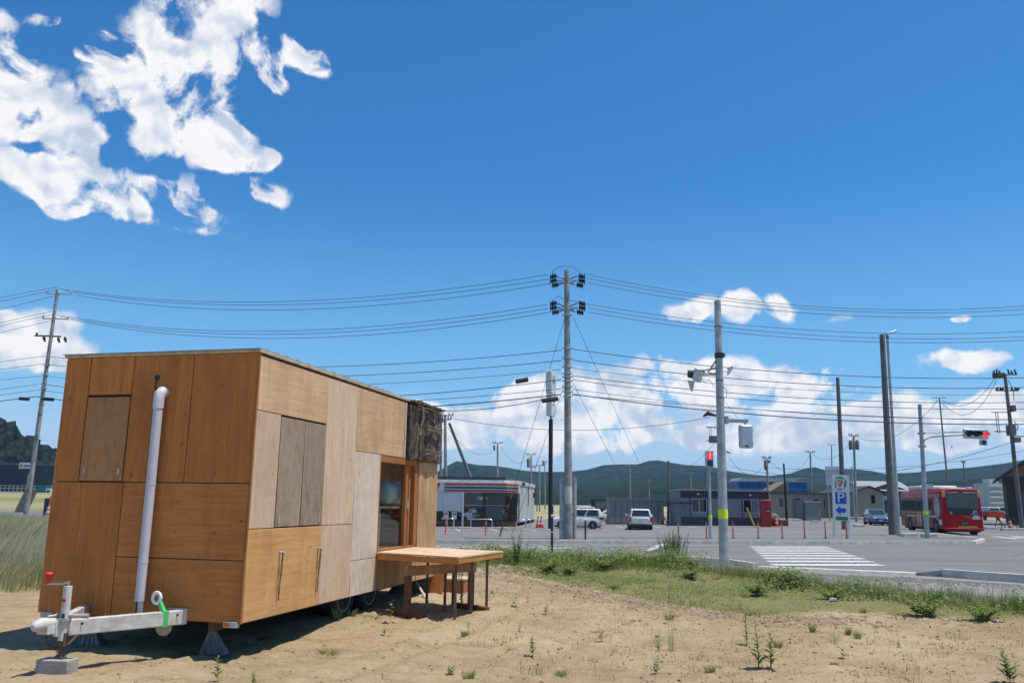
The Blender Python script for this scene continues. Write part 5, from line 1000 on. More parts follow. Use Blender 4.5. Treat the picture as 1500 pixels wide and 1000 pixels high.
p = G(1105.5, 771.5, .15); top = P(1093.5, 743, p.y+.3); o = MB().tube([(0, 0, 0), top-p], .07, 8).build('guy_guard', mat('yellow_plastic', (.55, .33, .02), .5), None, True); o.location = p; tagm(o, 'yellow guy wire guard leaning before the prefab window', 'guy guard')
p = G(1121, 770.5, .15); bn = empty('banner', p, 'white and purple advertising banner leaning beside the vending machine', 'banner'); bn.rotation_euler = (0, -.22, 0); MB().tube([(-.25, 0, 0), (-.25, 0, 1.35)], .02, 6).build('pole', 'alu', bn); MB().box((-.24, -.006, .15), (.22, .006, 1.3)).build('cloth', 'white', bn); MB().box((-.12, -.012, .25), (.12, -.007, .55)).box((-.1, -.012, .7), (.12, -.007, 1.05)).build('print', mat('purple_print', (.2, .12, .4), .6), bn); MB().box((-.3, -.2, -.02), (.3, .2, .15)).build('base', 'red', bn)
p = G(1134, 769.5, .15); mb = MB(); mb.lathe([(.1, 0), (.45, .15), (.5, .5), (.42, .8), (.2, 1.02), (.03, 1.08)], 12); o = mb.build('covered_bin', mat('olive_cover', (.16, .14, .11), .9), None, True); o.location = p; tagm(o, 'rounded olive brown covered bin between banner and black pole', 'bin')
p = G(1150, 770, .15); o = MB().box((-.9, 0, 0), (.3, .8, .5)).build('low_crate', 'wood', None, bevel=.02); o.location = p; tagm(o, 'low brown box at the foot of the thin black pole', 'box')
e, w, k = house('shelter', 'small dark flat-roofed bus shelter far behind the white hatchback', 866, 892, 747, 1.9, 2.5, 'glass', Y=150, cat='shelter', roof='flat', rm='gd')
MB().box((w*.25, -.06, .4), (w*.92, -.01, 1.6)).build('pane', mat('shelter_pane', (.12, .12, .12), .4), e)
# building under blue sheets
e, w, k = house('sheeted_building', 'building under construction wrapped in bright blue sheets, grey roof above', 1082, 1182, 748, 5.2, 12, 'bluesheet', Y=150, cat='building', roof='flat', rm='roofg')
MB().prism([(.6, 5.33), (w-2, 5.33), (w-.3, 6.0), (1.0, 5.9)], 'y', 1, 8).build('roof', 'roofg', e); MB().box((-.04, -.1, 3.9), (w*.999, -.04, 4.0)).build('sheet_seam', mat('sheet_light', (.05, .25, .6), .5), e)
mb = MB()
for i in range(12): mb.tube([(w*i/11, -.12, 0), (w*i/11, -.12, 5.3)], .035, 5)
mb.build('scaffold_pole', mat('sheet_edge', (.02, .16, .42), .6), e)
e, w, k = house('long_house', 'long low beige house with dark windows below the blue sheeted building', 1130, 1222, 752, 2.8, 8, 'beige', Y=118, cat='house')
MB().box((-.3, -.4, 2.78), (w+.3, 8.3, 2.95)).build('roof', 'roofd', e)
for x0, x1, z0, z1 in ((.12, .2, .9, 2.2), (.36, .47, .9, 2.2), (.66, .76, .9, 2.1), (.82, .85, 1.0, 2.1), (.88, .91, 1.0, 2.1)): f_ = MB().box((w*x0, -.05, z0), (w*x1, -.001, z1)).build('window', 'roofg', e); MB().box((w*x0+.08, -.06, z0+.08), (w*x1-.08, -.051, z1-.08)).build('pane', 'glass', f_)
MB().prism([(0, 2.95), (2.6, 4.5), (2.9, 4.5), (2.9, 2.95)], 'y', 1, 6).build('gable', mat('brown_slat', (.22, .16, .10), .8), e)
e, w, k = house('low_shed', 'small grey double shed left of the parking sign', 1180, 1202, 757, 1.75, 2, 'gp', Y=100, cat='shed', roof='flat', rm='alu'); MB().box((-.9, .1, -.2), (-.05, 1.8, 2.0)).build('side_cabinet', 'poled', e)
e, w, k = house('gabled_house', 'beige house with low dark gable and one small square window', 1253, 1294, 751, 2.7, 12, 'beige', Y=112, cat='house', roof='gable_front', over=.5)
f_ = MB().box((w*.58, -.05, 1.3), (w*.72, -.001, 2.4)).build('window', 'gd', e); MB().box((w*.6, -.06, 1.38), (w*.7, -.051, 2.32)).build('pane', 'glass', f_)
e, w, k = house('roofed_house', 'house with long grey roof and dark walls behind the gabled house', 1272, 1335, 751, 3.4, 10, mat('dark_wall', (.07, .06, .055), .8), Y=140, cat='house'); MB().prism([(-.3, 3.4), (-.3, 3.6), (w/2, 4.9), (w+.3, 3.6), (w+.3, 3.4)], 'y', 0, .3).build('gable', 'roofd', e); MB().add([(-1, -.6, 3.7), (w+.5, -.6, 3.7), (w+.5, 5, 5.4), (-1, 5, 5.4), (-1, -.6, 3.55), (w+.5, -.6, 3.55), (w+.5, 5, 5.25), (-1, 5, 5.25)], [(0, 1, 2, 3), (7, 6, 5, 4), (0, 4, 5, 1), (1, 5, 6, 2), (2, 6, 7, 3), (3, 7, 4, 0)]).build('roof', 'roofg', e)
e, w, k = house('white_annex', 'narrow white annex with a dark doorway left of the bus', 1294, 1306, 751, 2.3, 4, 'white', Y=113, cat='house', roof='flat'); MB().box((w*.2, -.03, 0), (w*.6, -.001, 1.7)).build('door', 'gd', e)
e, w, k = house('apartment_block', 'distant pale apartment block with balcony rows at right', 1452, 1476, 752, 15.5, 14, mat('apartment_pale', (.36, .40, .44), .8), Y=430, cat='apartment block'); mb = MB()
for i in range(5): mb.box((-.1, -1.2, 2.3+i*2.8), (w*.9, -.01, 3.3+i*2.8))
mb.build('balcony', 'concl', e); MB().box((w*.2, 2, 15.4), (w*.75, 8, 17.6)).build('stair_tower', 'concl', e)
e, w, k = house('side_block', 'lower distant block right of the apartment block', 1476, 1496, 752, 12, 14, mat('apartment_pale2', (.3, .34, .38), .8), Y=440, cat='apartment block', roof='flat')
e, w, k = house('timber_house', 'brown timber house with overhanging gable roof at the right edge', 1478, 1560, 760, 4.2, 9, mat('dark_timber', (.06, .04, .028), .8), Y=84, cat='house', rz=-.5)
MB().prism([(-.9, 3.9), (w/2, 6.6), (w+.9, 3.9), (w+.9, 3.65), (w/2, 6.3), (-.9, 3.65)], 'y', -.7, 9.5).build('roof', 'roofd', e); MB().prism([(.0, 4.19), (w/2, 6.25), (w, 4.19)], 'y', .02, 9).build('gable', mat('orange_timber', (.26, .13, .05), .8), e); MB().box((1.3, -.05, 1.2), (2.7, -.001, 2.6)).build('window', 'glass', e)
# big pale direction board behind the parking sign
p = G(1214, 757, .0); p = P(1216, 757, 66); k_ = 1/pxm(p); bb2 = empty('direction_board', p, 'large pale blank board seen from the back on grey posts behind the parking sign', 'sign')
for x in (0, 36*k_): MB().tube([(x, .08, -.3), (x, .08, 72*k_)], .06, 8).build('post', 'steel', bb2)
MB().box((-3*k_, -.03, 45*k_), (23*k_, .03, 72*k_)).build('panel', 'alu', bb2); MB().box((-3*k_, -.08, 68*k_), (37*k_, -.035, 69.2*k_)).build('cross_rail', SW, bb2); MB().box((24*k_, -.03, 50*k_), (34*k_, .03, 68*k_)).build('panel', mat('board_bluegrey', (.3, .34, .38), .6), bb2)
# left background: dark hall on its embankment, railing, lorry, signs
e, w, k = house('dark_hall', 'long low dark building below the wooded hill at the left edge', -160, 260, 712, 8.3, 25, mat('dark_hall_wall', (.024, .024, .032), .6), Y=300, cat='hall'); MB().box((-1, -.4, 8.3), (w+1, 25, 8.7)).build('roof', mat('hall_roof_edge', (.13, .13, .13), .6), e)
xs_ = (182)*k; sgn = MB().box((xs_, -.6, 6.9), (xs_+17*k, -.3, 9.1)).build('roof_sign', 'white', e); MB().box((xs_+.4, -.66, 7.5), (xs_+1.0, -.61, 8.5)).prism([(xs_+1.1, 7.5), (xs_+1.5, 7.5), (xs_+1.5, 8.3)], 'y', -.66, -.61).build('red_mark', 'red', sgn); MB().box((xs_+1.8, -.66, 7.75), (xs_+3.9, -.61, 8.25)).build('lettering_band', BLU_, sgn)
for i in range(7): MB().box((w*.52+i*3.4, -.08, 6.3), (w*.52+i*3.4+.7, -.01, 6.8)).build('window', mat('hall_window', (.12, .12, .13), .4), e)
a = P(-130, 724, 150); e = empty('railing', a, 'long pale railing on the embankment before the dark hall', 'railing'); mb = MB(); mb2 = MB()
for i in range(60): mb.box((i*.75-.03, -.03, 0), (i*.75+.03, .03, 1.9))
for z in (.25, .8, 1.35, 1.85): mb2.box((0, -.05, z-.03), (45, -.031, z+.03))
mb.build('baluster', 'alu', e); mb2.build('rail', 'alu', e); MB().box((-2, .2, -.9), (46, .6, .35)).build('footing', 'concl', e)
a = P(54, 723, 140); e = empty('site_booth', a, 'small teal booth beside a white box at the far left', 'booth'); MB().box((0, 0, 0), (1.3, 1.2, 1.3)).build('wall', mat('teal', (.02, .17, .2), .5), e); MB().box((-.08, -.08, 1.3), (1.38, 1.28, 1.4)).build('roof', mat('teal', (.02, .17, .2), .5), e); MB().box((1.45, 0, 0), (2.2, 1, .95)).build('box', 'white', e); MB().box((1.6, -.02, .2), (2.05, -.001, .6)).build('opening', 'gd', e)
a = G(20, 751); b = P(35, 717, a.y+1.2); 
lp = MB().add([(0, 0, 0), (1.0, 0, 0), (b-a)+Vector((1.1, 0, .0)), (b-a)+Vector((.1, 0, 0)), (0, .12, 0), (1.0, .12, 0), (b-a)+Vector((1.1, .12, 0)), (b-a)+Vector((.1, .12, 0))], [(3, 2, 1, 0), (4, 5, 6, 7), (0, 1, 5, 4), (1, 2, 6, 5), (2, 3, 7, 6), (3, 0, 4, 7)]).build('leaning_board', mat('dark_olive_board', (.045, .05, .04), .8)); lp.location = a; tagm(lp, 'dark slanted board leaning beside the left pole', 'board')
a = G(60, 757); e = empty('stack_of_barriers', a, 'dark barrier with orange and yellow parts beside the left cone', 'barrier'); MB().box((.1, 0, 0), (.55, .1, 1.25)).build('panel', 'gd', e); MB().box((.5, -.1, .9), (.8, .0, 1.4)).build('orange_lamp', 'orange', e); MB().box((.9, -.05, 0), (1.3, .1, 1.2)).build('striped_post', 'yellow', e)
# folding barrier and small things at right edge
for i, (px, lb) in enumerate(((1465, 'folding metal trestle barrier right of the bus'), (1487, 'folding metal barrier at the foot of the right edge pole'))):
    a = G(px, 775, 0); o = MB().tube([(-.45, 0, 0), (-.1, 0, 1.0)], .03, 6).tube([(.55, 0, 0), (-.1, 0, 1.0)], .03, 6).tube([(-.3, 0, .4), (.25, 0, .5)], .025, 6).tube([(-.1, 0, 1.0), (.2, .5, 1.0)], .03, 6).tube([(.2, .5, 1.0), (.5, .5, 0)], .03, 6).build('barrier', 'rust'); o.location = a; tagm(o, lb, 'barrier')
for i, (x0, x1, y, d, lb) in enumerate(((1253, 1267, 771.5, .15, 'pale concrete kerb block right of the parking sign'), (1445, 1460, 775, 0, 'low kerb stone directly right of the bus'), (1470, 1500, 777, 0, 'long kerb stone at the right edge below the barriers'), (1324, 1345, 786, .16, 'grey kerb stone at the pavement left of the bus wheel'), (1354, 1374, 786.5, .16, 'grey kerb stone at the foot of the traffic light pole'), (1190, 1199, 765, .15, 'small white kerb block on the forecourt'), (1163, 1175, 762.5, .15, 'white kerb block at the forecourt entrance'))):
    a = G(x0, y, d); b = G(x1, y, d); o = MB().box((0, 0, -.02), (b.x-a.x, .5, .2)).build('kerb_stone', 'concl', None, bevel=.02); o.location = a; tagm(o, lb, 'kerb stone')
a = G(948, 808, 0); sb_ = MB().prism([(0, 0), (1.15, 0), (1.15, .30), (.9, .34), (.6, .3), (.25, .14)], 'y', 0, .7).build('sandbag', 'white', None, bevel=.08, seg=3); sb_.location = a; tagm(sb_, 'white wedge-shaped bag lying on the road left of the willowy bush', 'bag')
# ------------------------------------------------------------------ vehicles (nose toward +Y, origin on the road under the centre)
def paint(name, c, metal=.0, rough=.3): return mat(name, c, rough, metal, .03, 3, coat=.2)
HL = mat('headlight', (.7, .7, .7), .15); TLT = mat('tail_light', (.5, .01, .015), .2, emit=None); PLT = mat('number_plate', (.6, .62, .6), .5); IN = mat('car_interior', (.03, .03, .03), .9)
CG = mat('car_glass', (.03, .038, .042), .05, spec=.9)
def wheel(par, x, y, r, w, side):
    t_ = MB().lathe([(r*.62, -w/2), (r*.93, -w/2), (r, -w*.3), (r, w*.3), (r*.93, w/2), (r*.62, w/2)], 22, (x, y, r), 'x').build('wheel', 'black', par, True)
    m_ = MB().lathe([(r*.62, w*.36*side), (r*.6, w*.48*side), (r*.2, w*.42*side), (r*.12, w*.52*side)], 18, (x, y, r), 'x'); 
    for k in range(5):
        a = k*2*PI/5; m_.tube([(x+w*.49*side, y+r*.12*math.cos(a), r+r*.12*math.sin(a)), (x+w*.5*side, y+r*.58*math.cos(a), r+r*.58*math.sin(a))], r*.07, 4)
    m_.build('rim', 'alu', t_, True)
def car(name, label, cat, loc, rz, L, W, H, col, kind='hatch', rear_red=True):
    e = empty(name, loc, label, cat, rz=rz); body = col; hw = W/2; belt = H*.60; sill = .2
    K = dict(hatch=dict(nose=.66, hoodr=.90, wsb=.24, wst=.02, rst=-.43, rsb=-.485), wagon=dict(nose=.70, hoodr=.9, wsb=.26, wst=.10, rst=-.45, rsb=-.49), sedan=dict(nose=.62, hoodr=.86, wsb=.22, wst=.03, rst=-.30, rsb=-.40), van=dict(nose=.92, hoodr=1.0, wsb=.46, wst=.34, rst=-.475, rsb=-.49))[kind]
    # lower body: rounded sections along the length
    st_ = []; N_ = 15
    for i in range(N_):
        s = i/(N_-1); y = (-.5+s)*L; ww = hw*(1-.16*abs(2*s-1)**6-.05*abs(2*s-1)**2); top = belt
        if y/L > K['wsb']: u = (y/L-K['wsb'])/(.5-K['wsb']); top = belt*(1-(1-K['hoodr'])*u-.10*u**4*(1 if kind != 'van' else .3))
        if i == N_-1: top *= .86
        if i == 0: top *= .97
        bot = sill+.06*abs(2*s-1)**4; st_.append((y, ww*(.97 if i in (0, N_-1) else 1), bot, top))
    V = []; Fq = []; n = 12
    for (y, w, b_, t__) in st_:
        h = t__-b_; V += [(-w*.86, y, b_), (-w*.98, y, b_+h*.12), (-w, y, b_+h*.42), (-w*.985, y, b_+h*.72), (-w*.93, y, t__-h*.06), (-w*.78, y, t__+.015), (w*.78, y, t__+.015), (w*.93, y, t__-h*.06), (w*.985, y, b_+h*.72), (w, y, b_+h*.42), (w*.98, y, b_+h*.12), (w*.86, y, b_)]
    for i in range(N_-1):
        for j in range(n): Fq.append((i*n+j, i*n+(j+1) % n, (i+1)*n+(j+1) % n, (i+1)*n+j))
    Fq += [tuple(range(n)), tuple(range((N_-1)*n, N_*n))]
    bd = MB().add(V, Fq).build('body', body, e, True, bevel=.05, seg=3)
    # cabin
    y0, y1, y2, y3 = K['wsb']*L, K['wst']*L, K['rst']*L, K['rsb']*L; wb, wt = hw*.93, hw*.76; zb = belt-.03; zt = H
    C = [(-wb, y3, zb), (wb, y3, zb), (wb, y0, zb), (-wb, y0, zb), (-wt, y2, zt-.03), (wt, y2, zt-.03), (wt, y1, zt-.02), (-wt, y1, zt-.02), (-wt*.98, (y1+y2)/2, zt), (wt*.98, (y1+y2)/2, zt), (-wb, (y0+y3)/2, zb), (wb, (y0+y3)/2, zb)]
    MB().add(C, [(0, 10, 8, 4), (10, 3, 7, 8), (1, 5, 9, 11), (11, 9, 6, 2), (4, 8, 9, 5), (8, 7, 6, 9), (0, 4, 5, 1), (3, 2, 6, 7), (0, 1, 11, 10), (10, 11, 2, 3)]).build('cabin', body, e, bevel=.07, seg=3)
    def pane(A, B, Cc, D, u0, u1, v0, v1, nm='window', m=CG, off=.012):
        A, B, Cc, D = map(Vector, (A, B, Cc, D)); f_ = lambda u, v: (A*(1-u)+B*u)*(1-v)+(D*(1-u)+Cc*u)*v
        q = [f_(u0, v0), f_(u1, v0), f_(u1, v1), f_(u0, v1)]; nn = (q[1]-q[0]).cross(q[3]-q[0]).normalized(); ctr = sum(q, Vector())/4-Vector((0, (y0+y3)/2, (zb+zt)/2)); 
        if nn.dot(ctr) < 0: nn = -nn
        q = [p+nn*(off-.01) for p in q]
        o = MB().plate(q, .008 if (q[1]-q[0]).cross(q[3]-q[0]).dot(nn) > 0 else -.008).build(nm, m, e); return o
    for s in (-1, 1):
        A, B, Cc, D = (s*wb, y3, zb), (s*wb, y0, zb), (s*wt, y1, zt-.02), (s*wt, y2, zt-.03)
        for u0, u1 in (((.05, .30), (.33, .62), (.65, .95)) if kind == 'wagon' else ((.10, .47), (.50, .92))) if kind != 'van' else ((.04, .32), (.34, .66), (.70, .96)): pane(A, B, Cc, D, u0, u1, .14, .86)
    pane((-wb, y0, zb), (wb, y0, zb), (wt, y1, zt-.02), (-wt, y1, zt-.02), .06, .94, .12, .9, 'windscreen'); pane((-wb, y3, zb), (wb, y3, zb), (wt, y2, zt-.03), (-wt, y2, zt-.03), .08, .92, .18, .88, 'rear_window')
    r = .29 if H < 1.6 else .31
    for s in (-1, 1):
        for y in (L*.30, -L*.29):
            MB().lathe([(r*1.13, -.01), (r*1.13, .012)], 20, (s*(hw*.975), y, r*1.05), 'x').build('wheel_arch', 'black', e); wheel(e, s*(hw-.085), y, r, .19, s)
        mi = MB().box((s*hw*.98, K['wsb']*L-.32, belt+.02), (s*(hw+.17), K['wsb']*L-.2, belt+.17)).build('mirror', body, e, bevel=.03)
        MB().box((s*hw*.58-.17, L/2-.12, belt*.66), (s*hw*.58+.17, L/2-.0, belt*.82)).build('headlight', HL, e, bevel=.02)
        if kind in ('hatch', 'sedan'): MB().box((s*hw*.80-.12, -L/2-.0, belt*.78), (s*hw*.80+.13, -L/2+.25, belt*1.0)).build('tail_light', TLT, e, bevel=.02)
        else: MB().box((s*hw*.90-.08, -L/2-.012, belt*.62), (s*hw*.90+.06, -L/2+.1, belt*1.02)).build('tail_light', TLT, e, bevel=.02)
        MB().box((s*hw*.992-.008, -L*.08, belt*.86), (s*hw*.992+.008, -L*.08+.16, belt*.9)).build('door_handle', body, e)
    MB().box((-.17, -L/2-.02, belt*.62), (.17, -L/2-.001, belt*.62+.17)).build('number_plate', PLT, e); MB().box((-.17, L/2-.02, .38), (.17, L/2+.02, .55)).build('number_plate', PLT, e)
    MB().box((-hw*.5, L/2-.06, .5), (hw*.5, L/2+.008, belt*.70)).build('grille', 'blackp', e); MB().box((-hw*.88, -L/2-.03, .24), (hw*.88, -L/2+.12, .44)).build('bumper', body if kind == 'hatch' else 'blackp', e, bevel=.04); MB().box((-hw*.85, L/2-.1, .22), (hw*.85, L/2+.015, .36)).build('bumper', 'blackp', e, bevel=.03)
    MB().box((-hw*.8, -L*.44, .12), (hw*.8, L*.44, .24)).build('underbody', 'black', e)
    return e
WP = paint('car_white', (.72, .69, .64)); SP = paint('car_silver', (.42, .44, .46), .4); BP = paint('car_blue_grey', (.10, .15, .24), .3)
p = G(846, 774, .15); car('hatchback', 'white hatchback parked side-on behind the tallest pole, nose to the left', 'car', p, PI/2-.10, 3.9, 1.69, 1.5, WP)
p = G(937, 774.5, .15); car('station_wagon', 'white station wagon seen from behind in front of the grey container shed', 'car', p, -.11, 4.3, 1.7, 1.48, WP, 'wagon')
p = P(848, 752, 84); p.z = float(street(p.x, p.y))+.15; car('kei_car', 'pale blue-grey car half hidden between the tallest pole and the white hatchback', 'car', p, PI/2+.2, 3.4, 1.5, 1.55, paint('car_pale_blue', (.35, .42, .5)), 'hatch')
p = P(894, 757, 82); p.z = float(street(p.x, p.y))+.15; car('sedan_car', 'white sedan partly hidden by the left end of the grey container shed', 'car', p, PI/2, 4.5, 1.7, 1.42, WP, 'sedan')
p = G(1284, 768.5, 0); car('estate_car', 'dark blue-grey car driving toward the viewer between parking sign and bus', 'car', p, PI-.22, 4.4, 1.75, 1.5, BP, 'sedan')
p = G(1484, 759, 0); car('white_van', 'white high-roofed van parked beyond the barriers at the right edge', 'van', p, -PI/2-.5, 4.7, 1.75, 1.98, paint('van_white', (.6, .59, .55)), 'van')
p = P(1452, 757, 118); p.z = .5; e = empty('red_truck', p, 'small red and white truck glimpsed directly right of the bus rear', 'truck'); MB().box((-.9, -1, .5), (1.3, 1, 1.3)).build('cargo_bed', 'red', e, bevel=.04); MB().box((-.9, -1, 1.3), (.8, 1, 1.9)).build('cab', 'white', e, bevel=.1); MB().box((-.7, -1.01, 1.4), (.6, -.99, 1.8)).build('window', CG, e); [wheel(e, s*.9, 0, .35, .2, s) for s in (-1, 1)]
# bus
pl = G(1384, 783.5, 0); BL, BW, BH = 10.4, 2.42, 2.98; az_ = -.185
bc = Vector((pl.x, pl.y, 0))+Matrix.Rotation(az_, 3, 'Z') @ Vector((BW/2, BL/2, 0)); bc.z = float(street(bc.x, bc.y))
bs = empty('city_bus', bc, 'red single-deck city bus seen from behind, with white roof pods and yellow stars', 'bus', rz=az_)
RP = mat('bus_red', (.36, .005, .006), .4, 0, .05, 2, spec=.25); RDK = mat('bus_dark_red_pattern', (.20, .012, .018), .4, var=.25, scale=9); x0, x1, y0, y1 = -BW/2, BW/2, -BL/2, BL/2
def sec(y, k=1, top=BH): return [(x0*k, y, .34), (x0, y, .5) if k == 1 else (x0*k, y, .5), (x0*k, y, 1.2), (x0*k*.985, y, 2.3), (x0*k*.96, y, top-.22), (x0*k*.88, y, top-.06), (x0*.6*k, y, top), (x1*.6*k, y, top), (x1*k*.88, y, top-.06), (x1*k*.96, y, top-.22), (x1*k*.985, y, 2.3), (x1*k, y, 1.2), (x1*k, y, .5), (x1*k, y, .34)]
V = []; Fq = []; ss = [sec(y0, .97), sec(y0+.10, 1), sec(y1-.2, 1), sec(y1, .95, BH-.05)]; n = len(ss[0])
for s in ss: V += s
for i in range(3):
    for j in range(n): Fq.append((i*n+j, i*n+(j+1) % n, (i+1)*n+(j+1) % n, (i+1)*n+j))
Fq += [tuple(range(n)), tuple(range(3*n, 4*n))]
# slight rake of the rear face
V = [(x, y-(0 if y > y0+.05 else .10*(1-min(1, max(0, (z-.34)/1.2)))-.0), z) for x, y, z in V]
MB().add(V, Fq).build('body', RP, bs, True, bevel=.04, seg=3)
yr = y0-.012
MB().box((x0+.26, yr-.01, 1.72), (x1-.20, yr+.06, 2.80)).build('rear_window_surround', mat('bus_window_rim', (.10, .14, .13), .4), bs, bevel=.04)
rw_ = MB().box((x0+.32, yr-.024, 1.80), (x1-.26, yr-.005, 2.73)).build('rear_window', CG, bs); mb = MB()
for x in (-.55, -.1, .35, .62): mb.box((x-.16, yr-.029, 1.84), (x+.12, yr-.025, 2.15))
mb.split('seat_back', mat('seat_dim', (.10, .12, .12), .6), rw_); MB().box((x0+.30, yr-.026, 1.30), (x1-.26, yr+.0, 1.74)).build('black_panel', 'blackp', bs)
MB().box((x0+.38, yr-.034, 1.34), (x0+.60, yr-.027, 1.56)).build('wheelchair_mark', BLU_, bs); MB().lathe([(.06, yr-.040), (.065, yr-.035)], 14, (x0+.48, 0, 1.41), 'y').box((x0+.455, yr-.04, 1.45), (x0+.475, yr-.035, 1.54)).build('wheelchair_symbol', 'white', bs)
text('lettering', 'JR', .26, SW, bs, (x1-.46, yr-.03, 1.52), (PI/2, 0, 0), .002, 1.25); MB().box((x1-.75, yr-.032, 1.335), (x1-.3, yr-.027, 1.355)).build('small_print', SW, bs)
YE = mat('bus_yellow', (.7, .42, .05), .45); 
def star(x, z, r, m, y=yr, nm='star_mark'):
    return MB().prism([(x+r*(1 if k % 2 == 0 else .42)*math.sin(k*PI/5), z+r*(1 if k % 2 == 0 else .42)*math.cos(k*PI/5)) for k in range(10)], 'y', y-.008, y+.06).build(nm, m, bs)
star(-.42, .98, .13, YE, yr-.02); star(-1.0, 1.10, .09, YE, yr-.01); star(-.22, 1.18, .06, YE, yr-.02); star(.16, 1.17, .11, YE, yr-.02); star(.36, 1.12, .09, mat('mark_pale_blue', (.4, .45, .55), .5), yr-.02)
MB().lathe([(.26, yr-.030), (.27, yr+.05)], 22, (.80, 0, 1.03), 'y').build('white_disc', SW, bs, True)
pt_ = MB().box((.0-.14, yr-.075, .66), (.0+.30, yr-.03, .86)).build('number_plate', mat('plate_dark_green', (.02, .05, .03), .5), bs); text('lettering', '22-19', .15, SW, pt_, (.08, yr-.079, .76), (PI/2, 0, 0), .001)
MB().box((-.35, yr-.10, .50), (.78, yr-.02, .58)).build('yellow_strip', YE, bs); MB().box((x0+.03, yr-.12, .30), (x1-.03, yr+.2, .46)).build('rear_bumper', RP, bs, bevel=.04)
for s, x in ((-1, x0+.16), (1, x1-.16)): MB().box((x-.07, yr-.03, .62), (x+.07, yr+.02, 1.15)).build('tail_light', TLT, bs, bevel=.02)
for x in (x0+.12, x1-.12): MB().box((x-.09, yr-.01, 2.45), (x+.09, yr+.05, 2.86)).build('yellow_corner', YE, bs, bevel=.02)
MB().box((-.18, yr-.03, 2.84), (.18, yr+.02, 2.9)).build('top_lamp', TLT, bs); MB().box((-.75, yr-.02, .72), (-.58, yr-.0, 1.12)).build('vent_grille', RDK, bs)
MB().box((x0+.2, y0-.06, .2), (x1-.2, y1-.3, .36)).build('underbody', 'black', bs)
# left side
xl = x0-.006
MB().box((xl-.004, y0+2.3, 1.25), (xl+.08, y1-.15, 2.33)).build('window_band', 'blackp', bs); mb = MB()
for a, b_ in ((y0+2.45, y0+3.3), (y0+3.4, y0+4.6), (y0+6.1, y0+7.2), (y0+7.3, y0+8.5), (y0+8.6, y1-.35)): MB().box((xl-.014, a, 1.35), (xl-.003, b_, 2.25)).build('window', CG, bs)
dr_ = MB().box((xl-.012, y0+4.75, .38), (xl+.05, y0+5.95, 2.3)).build('door', mat('bus_door', (.02, .02, .022), .3), bs); MB().box((xl-.02, y0+4.85, .5), (xl-.013, y0+5.3, 2.2)).box((xl-.02, y0+5.4, .5), (xl-.013, y0+5.85, 2.2)).build('pane', CG, dr_)
dr_ = MB().box((xl-.012, y1-1.55, .38), (xl+.05, y1-.45, 2.3)).build('door', mat('bus_door', (.02, .02, .022), .3), bs)
MB().box((xl-.006, y0+.9, 1.10), (xl+.02, y0+4.7, 1.22)).box((xl-.006, y0+6.0, 1.10), (xl+.02, y1-1.6, 1.22)).build('pale_stripe', 'concl', bs); MB().box((xl-.006, y0+.5, 2.45), (xl+.04, y1-.4, 2.66)).build('advert_strip', mat('advert_pink', (.55, .14, .14), .5, var=.5, scale=4), bs)
MB().box((xl-.005, y0+2.3, .42), (xl+.02, y0+4.7, 1.06)).box((xl-.005, y0+6.0, .42), (xl+.02, y0+7.5, 1.06)).build('check_pattern', RDK, bs)
# plain white oval panel and band where the photograph's bus carries a picture
mb = MB()
mb.v = []; nn_ = 24; V = [(xl-.010, y0+1.15+.62*math.cos(k*2*PI/nn_), 1.78+.72*math.sin(k*2*PI/nn_)) for k in range(nn_)]; V += [(x+.04, y, z) for x, y, z in V]
mb.add(V, [tuple(range(nn_)), tuple(range(nn_, 2*nn_))]+[(k, (k+1) % nn_, nn_+(k+1) % nn_, nn_+k) for k in range(nn_)]); mb.build('pale_oval_graphic', mat('pale_grey_graphic', (.38, .38, .37), .5, var=.25, scale=3), bs); MB().box((xl-.008, y0+.35, .62), (xl+.02, y0+.95, .98)).box((xl-.008, y0+1.2, .5), (xl+.02, y0+1.45, 1.04)).build('white_patch', SW, bs)
for sx_ in (-1, 1):
    for y in (y0+2.2-.55, y1-2.5): MB().lathe([(.58, -.02), (.58, .02)], 24, (sx_*(BW/2-.005), y, .5), 'x').build('wheel_arch', 'black', bs); wheel(bs, sx_*(BW/2-.14), y, .48, .28, sx_)
for a, b_, h in ((y0+3.2, y0+6.2, .30), (y0+6.4, y0+9.2, .36)): MB().box((-.85, a, BH-.02), (.85, b_, BH+h)).build('roof_unit', 'white', bs, bevel=.12, seg=3)
MB().box((-.9, y0+1.6, BH-.01), (.9, y0+3.0, BH+.14)).box((.45, y0+.1, BH-.02), (.8, y0+.5, BH+.14)).build('roof_unit', 'white', bs, bevel=.05); MB().tube([(-.75, y0+3.2, BH+.38), (-.75, y0+6.1, BH+.38)], .03, 6).build('roof_rail', 'alu', bs)
# ------------------------------------------------------------------ vegetation
def leafmat(name, c1, c2, tintamt=1.):
    m = bpy.data.materials.new(name); t = nt(m); N = t.nodes; b = N['Principled BSDF']; b.inputs['Roughness'].default_value = .65; b.inputs['Specular IOR Level'].default_value = .25
    a = N.new('ShaderNodeVertexColor'); a.layer_name = 'tint'; s = N.new('ShaderNodeSeparateColor'); lk(t, a.outputs[0], s.inputs[0]); x = N.new('ShaderNodeMix'); x.data_type = 'RGBA'; lk(t, s.outputs[0], x.inputs['Factor']); x.inputs['A'].default_value = (*c1, 1); x.inputs['B'].default_value = (*c2, 1)
    lk(t, x.outputs['Result'], b.inputs['Base Color']); ts = N.new('ShaderNodeBsdfTranslucent'); lk(t, x.outputs['Result'], ts.inputs[0]); ms = N.new('ShaderNodeMixShader'); ms.inputs[0].default_value = .38; lk(t, b.outputs[0], ms.inputs[1]); lk(t, ts.outputs[0], ms.inputs[2]); lk(t, ms.outputs[0], N['Material Output'].inputs[0]); return m
